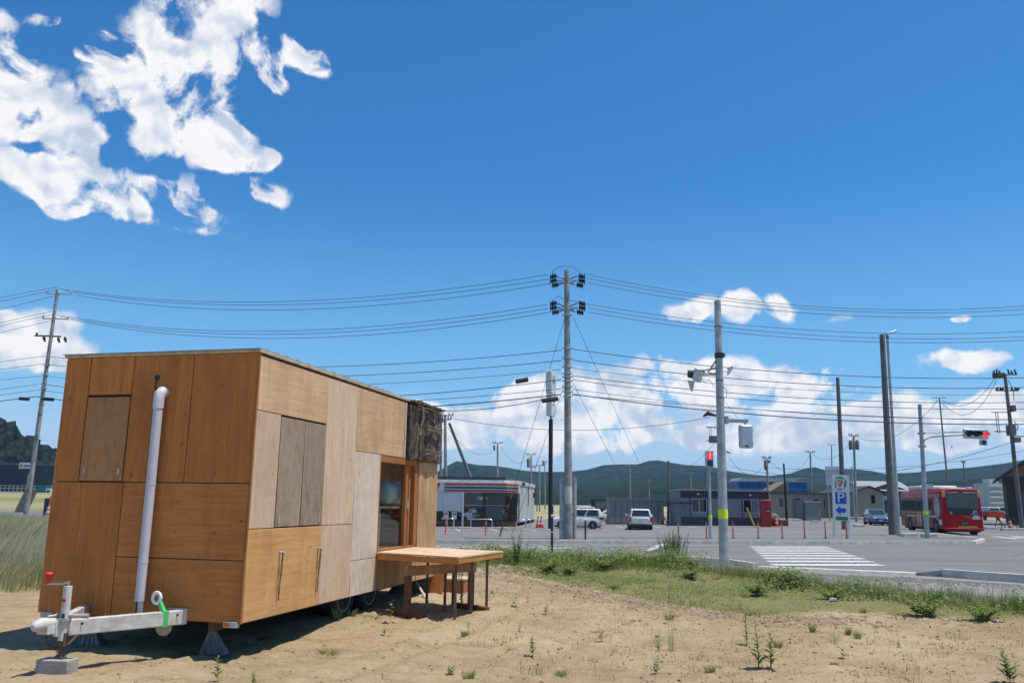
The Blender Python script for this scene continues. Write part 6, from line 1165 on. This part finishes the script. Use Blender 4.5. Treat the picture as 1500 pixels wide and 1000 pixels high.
GR = leafmat('green_grass', (.20, .28, .055), (.40, .39, .14)); DRY = leafmat('dry_grass', (.72, .62, .45), (.42, .39, .18)); LF = leafmat('leaf_green', (.14, .21, .045), (.28, .33, .11)); SG = leafmat('sparse_grass', (.20, .23, .07), (.38, .32, .16))
def blades(name, label, cat, px, py, h, w, m, lean=.35, kind='stuff', base=None, tint=None, wind=(0, 0)):
    n = len(px); pz = hgt(px, py)-.01 if base is None else base; th = rng.uniform(0, 2*PI, n); ln = rng.uniform(.05, lean, n)*h
    dx, dy = np.cos(th)*ln+wind[0]*h, np.sin(th)*ln+wind[1]*h; a2 = rng.uniform(0, PI, n); wx, wy = np.cos(a2)*w, np.sin(a2)*w
    B = np.stack([px, py, pz], -1); def_ = lambda f, wf, zf, s: B+np.stack([dx*f+wx*wf*s, dy*f+wy*wf*s, h*zf], -1)
    V = np.stack([def_(0, 1, 0, 1), def_(0, 1, 0, -1), def_(.35, .8, .55, -1), def_(.35, .8, .55, 1), def_(1, .12, 1-.15*ln/h, -1), def_(1, .12, 1-.15*ln/h, 1)], 1).reshape(-1, 3)
    k = np.arange(n)[:, None]*6; Fq = np.concatenate([k+np.array([[0, 1, 2, 3]]), k+np.array([[3, 2, 4, 5]])]); tn = rng.uniform(0, 1, n) if tint is None else tint
    o = npmesh(name, V, Fq, m, np.repeat(tn, 6)[:, None]*np.ones((1, 3))); tagm(o, label, cat, kind=kind); return o
def clumpy(x, y, f=1.): return .5+.5*np.sin(x*2.3*f+1.3*np.sin(y*1.9*f))*np.sin(y*2.9*f+1.1*np.sin(x*2.2*f)+.5)
# verge along the lot edge
n = 420000; x = rng.uniform(-3.2, 14, n); y = rng.uniform(3.5, 22, n); gmk_ = grassmask(x, y); d_edge = yb(x)-y
dens = np.where(gmk_ > .35, np.where((d_edge < 1.5) & (d_edge > -1.3), 1., .75), 0)*np.clip(.35+clumpy(x, y), 0, 1)
dens = np.where((x > 4.6) & (d_edge > 1.25), dens*.25, dens)
k = rng.uniform(0, 1, n) < dens; x, y, d_edge = x[k], y[k], d_edge[k]
band = np.exp(-((d_edge-.15)/.85)**2)
hh = (.018+rng.uniform(.0, .035, len(x)))+band*rng.uniform(.10, .34, len(x))*(.55+.75*clumpy(x*1.3, y*1.3))
hh = np.where(x < 1.5, hh*.85, hh); hh = np.where(x > 3.2, hh*.62, hh)
blades('verge_grass', 'green roadside grass along the edge of the sandy lot', 'grass', x, y, hh, .0035+.0025*band, GR, .5, tint=np.clip(rng.uniform(0, 1, len(x))*.6+.35*(clumpy(x*.9+3, y*.9) > .7)-.05+.25*(band < .2), 0, 1))
# dry tall seed heads over the verge at right
n = 16000; x = rng.uniform(3.5, 14, n); y = yb(x)+rng.normal(.0, .5, n); k = rng.uniform(0, 1, n) < .25+.75*clumpy(x*.7, y*.7); x, y = x[k], y[k]
blades('dry_verge_grass', 'thin pale dry stems standing in the verge', 'grass', x, y, rng.uniform(.16, .38, len(x)), .0022, DRY, .35)
# leafy ground cover in mounds along the verge
def cover(name, label, cx, cy, rr, hh, per, m, lf=(.03, .07)):
    n = len(cx)*per; i = np.repeat(np.arange(len(cx)), per); a = rng.uniform(0, 2*PI, n); q = np.sqrt(rng.uniform(0, 1, n)); x = cx[i]+np.cos(a)*q*rr[i]; y = cy[i]+np.sin(a)*q*rr[i]; z = hgt(x, y)+hh[i]*np.sqrt(np.clip(1-q*q, 0.02, 1))*rng.uniform(.15, 1.08, n)
    L = rng.uniform(*lf, n); th = rng.uniform(0, 2*PI, n); ti = rng.uniform(-.2, .9, n); d = np.stack([np.cos(th)*np.cos(ti), np.sin(th)*np.cos(ti), np.sin(ti)], -1)*L[:, None]; s = np.stack([-np.sin(th), np.cos(th), rng.uniform(-.5, .5, n)], -1)*(L*.3)[:, None]; B = np.stack([x, y, z], -1)
    V = np.stack([B, B+d*.5+s, B+d, B+d*.5-s], 1).reshape(-1, 3); o = npmesh(name, V, np.arange(n*4).reshape(-1, 4), m, np.repeat(rng.uniform(0, 1, n), 4)[:, None]*np.ones((1, 3))); tagm(o, label, 'ground cover', kind='stuff')
n = 110; cx = np.concatenate([rng.uniform(-3, 5.2, 70), rng.uniform(5.2, 12, 40)]); cy = yb(cx)+rng.normal(.1, .45, n); sc_ = np.where(cx < 4, 1., .62)
cover('verge_weeds', 'leafy weeds and clover in mounds along the verge', cx, cy, rng.uniform(.22, .6, n), rng.uniform(.16, .42, n)*sc_, 420, LF)
n = 26; cx = rng.uniform(-1, 4.5, n); cy = np.interp(cx, [-1, 1.2, 4.5], [17, 14.5, 12.2])+rng.uniform(.1, 1.6, n); cover('lawn_clover', 'low clover patches on the lawn', cx, cy, rng.uniform(.2, .5, n), rng.uniform(.05, .12, n), 200, LF, (.02, .04))
n = 900; x = rng.uniform(-3, 12, n); y = yb(x)+rng.normal(.1, .5, n); fm_ = leafmat('blossom', (.75, .70, .55), (.5, .3, .35)); V = []; z = hgt(x, y)+rng.uniform(.14, .42, n)*np.where(x < 4, 1, .6); r_ = .014
dd_ = np.array([[1, 0, 0], [0, 1, 0], [-1, 0, 0], [0, -1, 0], [0, 0, 1], [0, 0, -1]])*r_; V = (np.stack([x, y, z], -1)[:, None]+dd_[None]).reshape(-1, 3); f3 = np.array([[0, 1, 4], [1, 2, 4], [2, 3, 4], [3, 0, 4], [1, 0, 5], [2, 1, 5], [3, 2, 5], [0, 3, 5]]); o = npmesh('blossoms', V, (np.arange(n)[:, None, None]*6+f3[None]).reshape(-1, 3), fm_, np.repeat(rng.uniform(0, 1, n), 6)[:, None]*np.ones((1, 3))); tagm(o, 'small cream and purple flower heads over the verge', 'flowers', kind='stuff')
# dry tall grass left of the trailer
n = 300000; x = rng.uniform(-34, -6.2, n); y = rng.uniform(10, 52, n); gl_ = grassmask(x, y); inv = (x/y > -.72) & (x/y < -.33)
k = (gl_ > .3) & inv & (rng.uniform(0, 1, n) < (.25+.75*clumpy(x*.5, y*.5))*np.clip(30/y, .5, 1.5)); x, y = x[k], y[k]; 
hh = rng.uniform(.3, .85, len(x))*(.35+.85*clumpy(x*.45, y*.55)); hh = np.where(y > 30, hh*.5, hh*.85)
blades('dry_tall_grass', 'tall pale dry grass swaying to the right, left of the trailer', 'grass', x, y, hh, .004+.00018*y, DRY, .5, wind=(.42, 0), tint=np.clip(rng.uniform(-.2, .8, len(x))+.7*(clumpy(x*.3+2, y*.45) > .62), 0, 1))
# thin grass on the sand
n = 60000; x = rng.uniform(-3.5, 9, n); y = rng.uniform(5.2, 15, n); cl_ = clumpy(x*1.9+2, y*1.7); k = (grassmask(x, y) < .4) & (rng.uniform(0, 1, n) < np.where(cl_ > .72, .6, .06)) & (y < yb(x)) & ~((x < .2-(y-7.5)*-.2) & (x < -.5)); x, y = x[k], y[k]
blades('sparse_grass', 'sparse short grass blades scattered on the sand', 'grass', x, y, rng.uniform(.025, .09, len(x)), .0022, SG, .9)
n = 9000; x = rng.uniform(-13, -7, n); y = rng.uniform(9, 60, n)
# far meadow tufts right
n = 14000; x = rng.uniform(-14, -2, n)
# gravel and stones
def stones(name, label, x, y, s, m, kind='stuff'):
    n = len(x); base = np.array([[1, 0, 0], [0, 1, 0], [-1, 0, 0], [0, -1, 0], [.6, .6, .55], [-.6, .6, .6], [-.6, -.6, .5], [.6, -.6, .6], [0, 0, .95]], float)
    tri = np.array([[0, 1, 4, 4], [1, 2, 5, 5], [2, 3, 6, 6], [3, 0, 7, 7], [4, 1, 5, 8], [5, 2, 6, 8], [6, 3, 7, 8], [7, 0, 4, 8]])
    a = rng.uniform(0, 2*PI, n); c_, s_ = np.cos(a), np.sin(a); P_ = base[None]*(1+rng.uniform(-.25, .25, (n, 9, 3)))*np.stack([s, s*rng.uniform(.6, 1, n), s*rng.uniform(.35, .7, n)], -1)[:, None]
    Q_ = np.stack([P_[..., 0]*c_[:, None]-P_[..., 1]*s_[:, None], P_[..., 0]*s_[:, None]+P_[..., 1]*c_[:, None], P_[..., 2]], -1); Q_ += np.stack([x, y, hgt(x, y)-s*.15], -1)[:, None]
    t3 = np.array([f[:3] for f in tri.tolist()]+[[f[0], f[2], f[3]] for f in tri.tolist() if f[2] != f[3]]); Fq = (np.arange(n)[:, None, None]*9+t3[None]).reshape(-1, 3)
    o = npmesh(name, Q_.reshape(-1, 3), Fq, m, np.repeat(rng.uniform(0, 1, n), 9)[:, None]*np.ones((1, 3))); tagm(o, label, 'stones', kind=kind)
STM = leafmat('stone_tan', (.55, .42, .27), (.36, .26, .15)); STG = leafmat('stone_grey', (.36, .33, .29), (.22, .20, .18))
# rubble line between sand and lawn
ctl = [(-2.2, 17.2), (-1.0, 16.2), (0.2, 14.8), (1.2, 12.9), (2.1, 11.3), (3.1, 10.1), (4.2, 10.4)]
n = 4200; tt = rng.uniform(0, 1, n)**1.1; xx = np.interp(tt, np.linspace(0, 1, 7), [p[0] for p in ctl])+rng.normal(0, .16, n); yy = np.interp(tt, np.linspace(0, 1, 7), [p[1] for p in ctl])+rng.normal(0, .22, n)
stones('rubble', 'line of tan rubble between the sand and the lawn', xx, yy, np.abs(rng.normal(.018, .013, n))+.006, STM)
n = 900; xx = rng.normal(-1.0, .7, n); yy = rng.normal(16.7, .35, n); stones('rubble_heap', 'low heap of tan stones behind the table', xx, yy, np.abs(rng.normal(.05, .03, n))+.01, STM)
n = 52000; xx = rng.uniform(-4.5, 9, n); yy = rng.uniform(4.8, 14, n); k = (grassmask(xx, yy) < .5) & (yy < yb(xx)) & (rng.uniform(0, 1, n) < .35+.65*(xx > 1)*clumpy(xx*.8, yy*.8+1)); xx, yy = xx[k], yy[k]; stones('pebbles', 'small pebbles scattered over the sand', xx, yy, np.abs(rng.normal(.0045, .0075, len(xx)))+.0022, STM)
n = 9000; xx = rng.uniform(3, 15, n); yy = np.interp(xx, [3, 7.4, 8.3, 12.4, 14.6, 20], [30.5, 30.2, 27.2, 24.6, 21.6, 13])-np.abs(rng.normal(0, 1.5, n)); k = yy > yb(xx)+.8; stones('gravel', 'grey roadside gravel in front of the kerb', xx[k], yy[k], np.abs(rng.normal(.02, .012, k.sum()))+.008, STG)
# single plants
def tuft(name, px, py, h, wd, n, m, label, cat='grass tuft', group='grass tufts on the sand', lean=.9, bw=.003, Y=None):
    p = G(px, py); k = 1/pxm(p); H_ = h*k; R_ = wd*k/2; a = rng.uniform(0, 2*PI, n); r = R_*.55*np.sqrt(rng.uniform(0, 1, n)); hh = H_*rng.uniform(.5, 1.05, n); x = np.cos(a)*r; y = np.sin(a)*r; sp = rng.uniform(.2, 1, n)*R_*lean; dx, dy = np.cos(a)*sp, np.sin(a)*sp; a2 = rng.uniform(0, PI, n); wx, wy = np.cos(a2)*bw, np.sin(a2)*bw; B = np.stack([x, y, np.zeros(n)-.01], -1)
    f_ = lambda f, wf, zf, s: B+np.stack([dx*f+wx*wf*s, dy*f+wy*wf*s, hh*zf], -1)
    V = np.stack([f_(0, 1, 0, 1), f_(0, 1, 0, -1), f_(.35, .9, .6, -1), f_(.35, .9, .6, 1), f_(1, .15, 1, -1), f_(1, .15, 1, 1)], 1).reshape(-1, 3); kk = np.arange(n)[:, None]*6
    o = npmesh(name, V, np.concatenate([kk+np.array([[0, 1, 2, 3]]), kk+np.array([[3, 2, 4, 5]])]), m, np.repeat(rng.uniform(0, 1, n), 6)[:, None]*np.ones((1, 3))); o.location = p; tagm(o, label, cat, group); return o
STEM = mat('stem_green', (.12, .15, .05), .7); STEMB = mat('stem_brown', (.17, .10, .05), .8); FLW = mat('flower_cream', (.60, .55, .40), .7)
def weed(px, py, h, wd, nst, label, leaf=.30, lw=.22, ln=14, m=None, cat='weed', group='leafy weeds on the sand', name='leafy_weed', flowers=0, spread=.25, up=.7, stem=None, Y=None, dz=None, base=.3):
    p = G(px, py, dz) if Y is None else P(px, py, Y); k = 1/pxm(p); H_ = h*k; W_2 = wd*k/2; e = empty(name, p, label, cat, group); sm = MB(); LV = []; LFc = []; TN = []; fl = MB()
    for s in range(nst):
        a = rng.uniform(0, 2*PI); hs = H_*(1 if s == 0 else rng.uniform(.6, .98)); bx, by = (0, 0) if nst == 1 else (math.cos(a)*W_2*base*(uu := rng.uniform(0, 1)), math.sin(a)*W_2*base*uu); tx, ty = bx+math.cos(a)*W_2*spread, by+math.sin(a)*W_2*spread
        if nst == 1: tx, ty = rng.uniform(-.1, .1)*hs, rng.uniform(-.1, .1)*hs
        pts = [Vector((bx+(tx-bx)*f*f, by+(ty-by)*f*f, hs*f-.01)) for f in (0, .3, .6, 1)]; sm.tube(pts, [max(.0025, hs*.012), hs*.009, hs*.007, hs*.003], 4)
        for j in range(ln):
            f = .12+.88*(j+.5)/ln; q = Vector((bx+(tx-bx)*f*f, by+(ty-by)*f*f, hs*f)); an = j*2.4+s; L_f = leaf*min(hs, W_2*4)*(1.1-.6*f)*rng.uniform(.7, 1.2); d = Vector((math.cos(an), math.sin(an), up*rng.uniform(.5, 1.5))).normalized(); sd2 = Vector((-math.sin(an), math.cos(an), rng.uniform(-.3, .3))).normalized()*L_f*lw; k0 = len(LV)
            LV += [q, q+d*L_f*.45+sd2, q+d*L_f+Vector((0, 0, -L_f*.18)), q+d*L_f*.45-sd2]; LFc.append((k0, k0+1, k0+2, k0+3)); TN += [rng.uniform(0, 1)]*4
        if flowers:
            for j in range(flowers): q = pts[-1]+Vector((rng.normal(0, .03), rng.normal(0, .03), rng.uniform(-.12, .03)))*hs*1.2; r_ = hs*.018; fl.lathe([(r_*.4, -r_*.4), (r_, 0), (r_*.3, r_*.5)], 5, q)
    sm.build('stem', stem or STEM, e); o = npmesh('foliage', LV, LFc, m or LF, np.array(TN)[:, None]*np.ones((1, 3))); o.parent = e
    if flowers: fl.build('flower', FLW, e)
    return e
weed(1113, 979, 66, 26, 2, 'tallest leafy weed of the near group on the sand at right', ln=20); weed(1128, 979, 56, 24, 2, 'leafy weed immediately right of the tallest near weed', ln=16); weed(1095, 944, 50, 20, 2, 'tall upright weed just behind and left of the tallest near weed', ln=18, leaf=.22)
weed(780, 962, 26, 20, 1, 'dark green bushy weed in the middle of the sand', ln=22, leaf=.45); weed(318, 999, 33, 26, 1, 'leafy weed cut by the bottom edge left of centre', ln=20, leaf=.4); weed(374, 1004, 18, 26, 2, 'low leafy weed at the bottom edge next to a taller one', leaf=.5)
weed(572, 913, 32, 20, 1, 'slender sapling with pale leaves near the trailer wheel', leaf=.32, lw=.34, ln=9, up=.4); weed(562, 929, 9, 11, 3, 'tiny yellow green weed in front of the slender sapling', leaf=.5, m=leafmat('leaf_yellow', (.35, .36, .04), (.22, .26, .04))); weed(755, 888, 20, 12, 1, 'small weed in front of the rubble line, right of the table legs', leaf=.4); weed(773, 882, 15, 9, 1, 'tiny weed right of the small one near the table', leaf=.4)
weed(720, 871, 7, 12, 3, 'very small weed right of the farthest table leg', leaf=.6); weed(798, 900, 15, 17, 2, 'small leafy weed left of centre of the sand', leaf=.45); weed(809, 900, 9, 9, 1, 'tiny weed touching the small leafy one at its right', leaf=.5); weed(763, 928, 13, 12, 2, 'thin weed above the dark bushy one', leaf=.4); weed(880, 938, 16, 15, 2, 'fresh green weed at the centre right of the sand', leaf=.45)
weed(660, 989, 15, 18, 3, 'low dark weed near the bottom edge below the table', leaf=.5); weed(687, 918, 9, 9, 1, 'tiny weed in front of the nearest table leg', leaf=.5); weed(959, 987, 27, 24, 3, 'reddish based weed near the bottom edge', leaf=.3, stem=mat('stem_red', (.25, .05, .04), .7)); weed(963, 952, 11, 22, 3, 'low weed beside the tall dry tuft', leaf=.5)
weed(1234, 964, 16, 16, 2, 'light green seedling right of the tallest near weed', leaf=.5, lw=.35, ln=6); weed(1482, 1001, 44, 46, 4, 'dense bright green weed at the lower right corner', leaf=.42, ln=18); weed(1318, 947, 8, 10, 2, 'tiny weed on the stony sand at right', leaf=.5)
weed(981, 882, 32, 13, 1, 'tall weed with small leaves on the lawn, left one', ln=20, leaf=.2); weed(1013, 889, 26, 14, 3, 'upright grey green stems on the lawn', ln=14, leaf=.16); weed(1027, 891, 24, 8, 2, 'narrow upright stems at the right of the lawn group', ln=14, leaf=.16)
weed(1323, 876, 33, 26, 3, 'broad leaved plant growing from the verge at right', leaf=.34, lw=.38, ln=9, up=.5); weed(1057, 846, 28, 14, 2, 'dark budding plant at the foot of the thick signal pole', leaf=.2, ln=16)
weed(676, 888, 56, 16, 3, 'tall weed with cream flowers between the table legs', leaf=.22, lw=.3, ln=16, flowers=7); weed(688, 884, 46, 14, 3, 'second cream flowering weed, against the right table leg', leaf=.24, lw=.3, ln=14, flowers=6); weed(672, 868, 52, 12, 2, 'cream flowering weed behind the trestle', leaf=.2, ln=14, flowers=6)
weed(986, 829, 52, 44, 80, 'wide willowy bush with thin upright shoots on the verge', leaf=.06, lw=.3, ln=60, up=1.3, name='willowy_bush', cat='bush', group=None, spread=.3, base=.85); weed(757, 826, 52, 26, 9, 'tall pale green weed clump behind the table', leaf=.17, lw=.2, ln=22, name='weed_clump', group=None, spread=.5); weed(774, 824, 30, 16, 4, 'shorter weed right of the tall pale green clump', leaf=.2, ln=14, spread=.5)
for px, py, h, wd, lb in ((800, 838, 26, 60, 'low bushy clover with white flowers right of the tall weed clump'), (1010, 846, 20, 60, 'flowering clover mound on the verge near the willowy bush'), (885, 834, 22, 46, 'flowering clover mound in the middle of the verge'), (835, 842, 22, 50, 'clover mound left of the middle of the verge'), (898, 862, 13, 44, 'small flowering patch on the lawn'), (1355, 903, 36, 70, 'dark bushy weed mound on the verge at right'), (1440, 908, 30, 60, 'weed mound at the right end of the verge'), (1215, 878, 24, 60, 'brown headed weed mound at the middle right of the verge'), (1110, 872, 28, 60, 'purple headed weed mound right of the thick signal pole')):
    weed(px, py, h, wd, 26, lb, leaf=.3, lw=.36, ln=14, name='weed_mound', group='weed mounds on the verge', flowers=2, spread=1.0, up=.5)
TF = [(480, 957, 11, 38, 'wide green tuft in front of the lower flap of the trailer'), (680, 931, 10, 14, 'round tuft below the nearest table leg'), (687, 993, 14, 24, 'spiky tuft at the bottom edge below the table'), (750, 951, 5, 16, 'flat tuft left of the dark bushy weed'), (822, 988, 10, 24, 'dark flat tuft near the bottom centre'), (980, 907, 11, 18, 'tuft near the rubble line at centre right'), (933, 910, 5, 14, 'small flat tuft below the rubble line'), (771, 994, 4, 14, 'thin tuft at the bottom edge centre'), (870, 926, 4, 12, 'tiny tuft left of the fresh green weed'), (547, 905, 8, 40, 'broad tuft beside the trailer wheels'), (739, 941, 5, 10, 'tiny tuft above the flat tuft'), (1139, 948, 13, 19, 'bright green tuft right of the near weeds'), (1190, 925, 12, 13, 'green tuft in the middle of the right sand'), (1243, 929, 12, 11, 'left tuft of the pair at right'), (1256, 935, 13, 15, 'right tuft of the pair at right'), (1221, 974, 7, 14, 'small dark tuft near the light green seedling'), (1040, 984, 12, 20, 'dark green tuft left of the tallest near weed'), (963, 932, 4, 8, 'speck of a tuft below the rubble line'), (1097, 902, 8, 12, 'tuft at the lawn edge'), (1265, 897, 8, 12, 'tuft below the verge right of middle')]
for px, py, h, wd, lb in TF: tuft('grass_tuft', px, py, h, wd, 70, GR, lb)
for px, py, h, wd, lb in ((983, 953, 46, 18, 'tall thin dry grass tuft on the sand'), (1221, 942, 20, 26, 'dry pale tuft left of the green pair'), (1401, 935, 16, 24, 'pale dry tuft on the sand at the far right'), (1018, 967, 14, 24, 'faint dry tuft left of the near weeds'), (962, 940, 14, 20, 'short dry tuft beside the tall thin one')): tuft('dry_grass_tuft', px, py, h, wd, 26, DRY, lb, group='dry tufts on the sand', lean=.7, bw=.0022)
for px, py, h, lb in ((492, 905, 16, 'left green tuft at the trailer wheel'), (515, 902, 12, 'right green tuft at the trailer wheel')): tuft('grass_tuft', px, py, h, 18, 40, GR, lb, bw=.006)
o = MB().prism([(-.05, 0), (.06, .01), (.045, .04), (-.02, .05)], 'y', -.03, .03).build('paper_scrap', 'white', None, bevel=.008); o.location = G(1220, 880); tagm(o, 'crumpled white scrap of paper at the foot of the verge', 'litter')
# wooded hill behind the dark hall
pw = [(-500, 640), (-200, 600), (-60, 600), (0, 618), (16, 622), (28, 640), (45, 646), (62, 650), (82, 657), (120, 664), (200, 672), (300, 690), (380, 716)]
hills('wooded_hill', pw, 335, 430, 560, hm_, 5, .1)
cr = MB(); cv = []; cf = []; tn = []; k0 = 0
nc = 620; U = rng.uniform(-480, 330, nc); fr = rng.uniform(0, 1, nc)**.6
import bmesh
bm = bmesh.new(); bmesh.ops.create_icosphere(bm, subdivisions=2, radius=1); bv = np.array([v.co[:] for v in bm.verts]); bf = np.array([[v.index for v in f.verts] for f in bm.faces]); bm.free()
VV = []; FF = []; TT = []
for i in range(nc):
    px = U[i]; py = float(np.interp(px, [p[0] for p in pw], [p[1] for p in pw]))+2; d = ray(px, py); R_ = 335+95*fr[i]; kk = 430/math.hypot(d.x, d.y); zt_ = (CAM.z+d.z*kk); z = zt_*fr[i]**1.15-1; ddd = Vector((d.x, d.y)).normalized()*R_; r = rng.uniform(2.0, 4.2)
    s = bv*(1+.32*np.sin(bv[:, [1, 2, 0]]*5+i)*np.cos(bv[:, [2, 0, 1]]*4+i*1.7))*np.array([r, r, r*rng.uniform(.9, 1.5)])+rng.normal(0, .09*r, bv.shape)
    VV.append(s+np.array([ddd.x, ddd.y, z-r*.2])); FF.append(bf+len(bv)*i); TT += [rng.uniform(0, 1)]*len(bv)
WM = leafmat('wood_crowns', (.004, .010, .004), (.011, .02, .008)); o = npmesh('wood', np.concatenate(VV), np.concatenate(FF), WM, np.array(TT)[:, None]*np.ones((1, 3))); tagm(o, 'dark wooded slope of broadleaf crowns above the dark hall', 'wood', kind='stuff')
# scattered bushes in the far fields
for i, (px, py, w_, h_, lb) in enumerate(((1035, 744, 0, 0, ''),)): pass
# ------------------------------------------------------------------ air
hb = MB().box((-1600, -70, -3), (1600, 2420, 112)).build('haze', 'dark'); m = bpy.data.materials.new('haze_air'); t = nt(m); t.nodes.clear(); o_ = t.nodes.new('ShaderNodeOutputMaterial'); pv = t.nodes.new('ShaderNodeVolumePrincipled'); pv.inputs['Color'].default_value = (.34, .60, 1, 1); pv.inputs['Density'].default_value = .00016; pv.inputs['Anisotropy'].default_value = .2; lk(t, pv.outputs[0], o_.inputs['Volume']); hb.data.materials[0] = m; tagm(hb, kind='stuff')
HAZE = True
if not HAZE: bpy.data.objects.remove(hb)
SC.cycles.volume_bounces = 0; SC.cycles.max_bounces = 6; SC.cycles.diffuse_bounces = 3; SC.cycles.transparent_max_bounces = 12
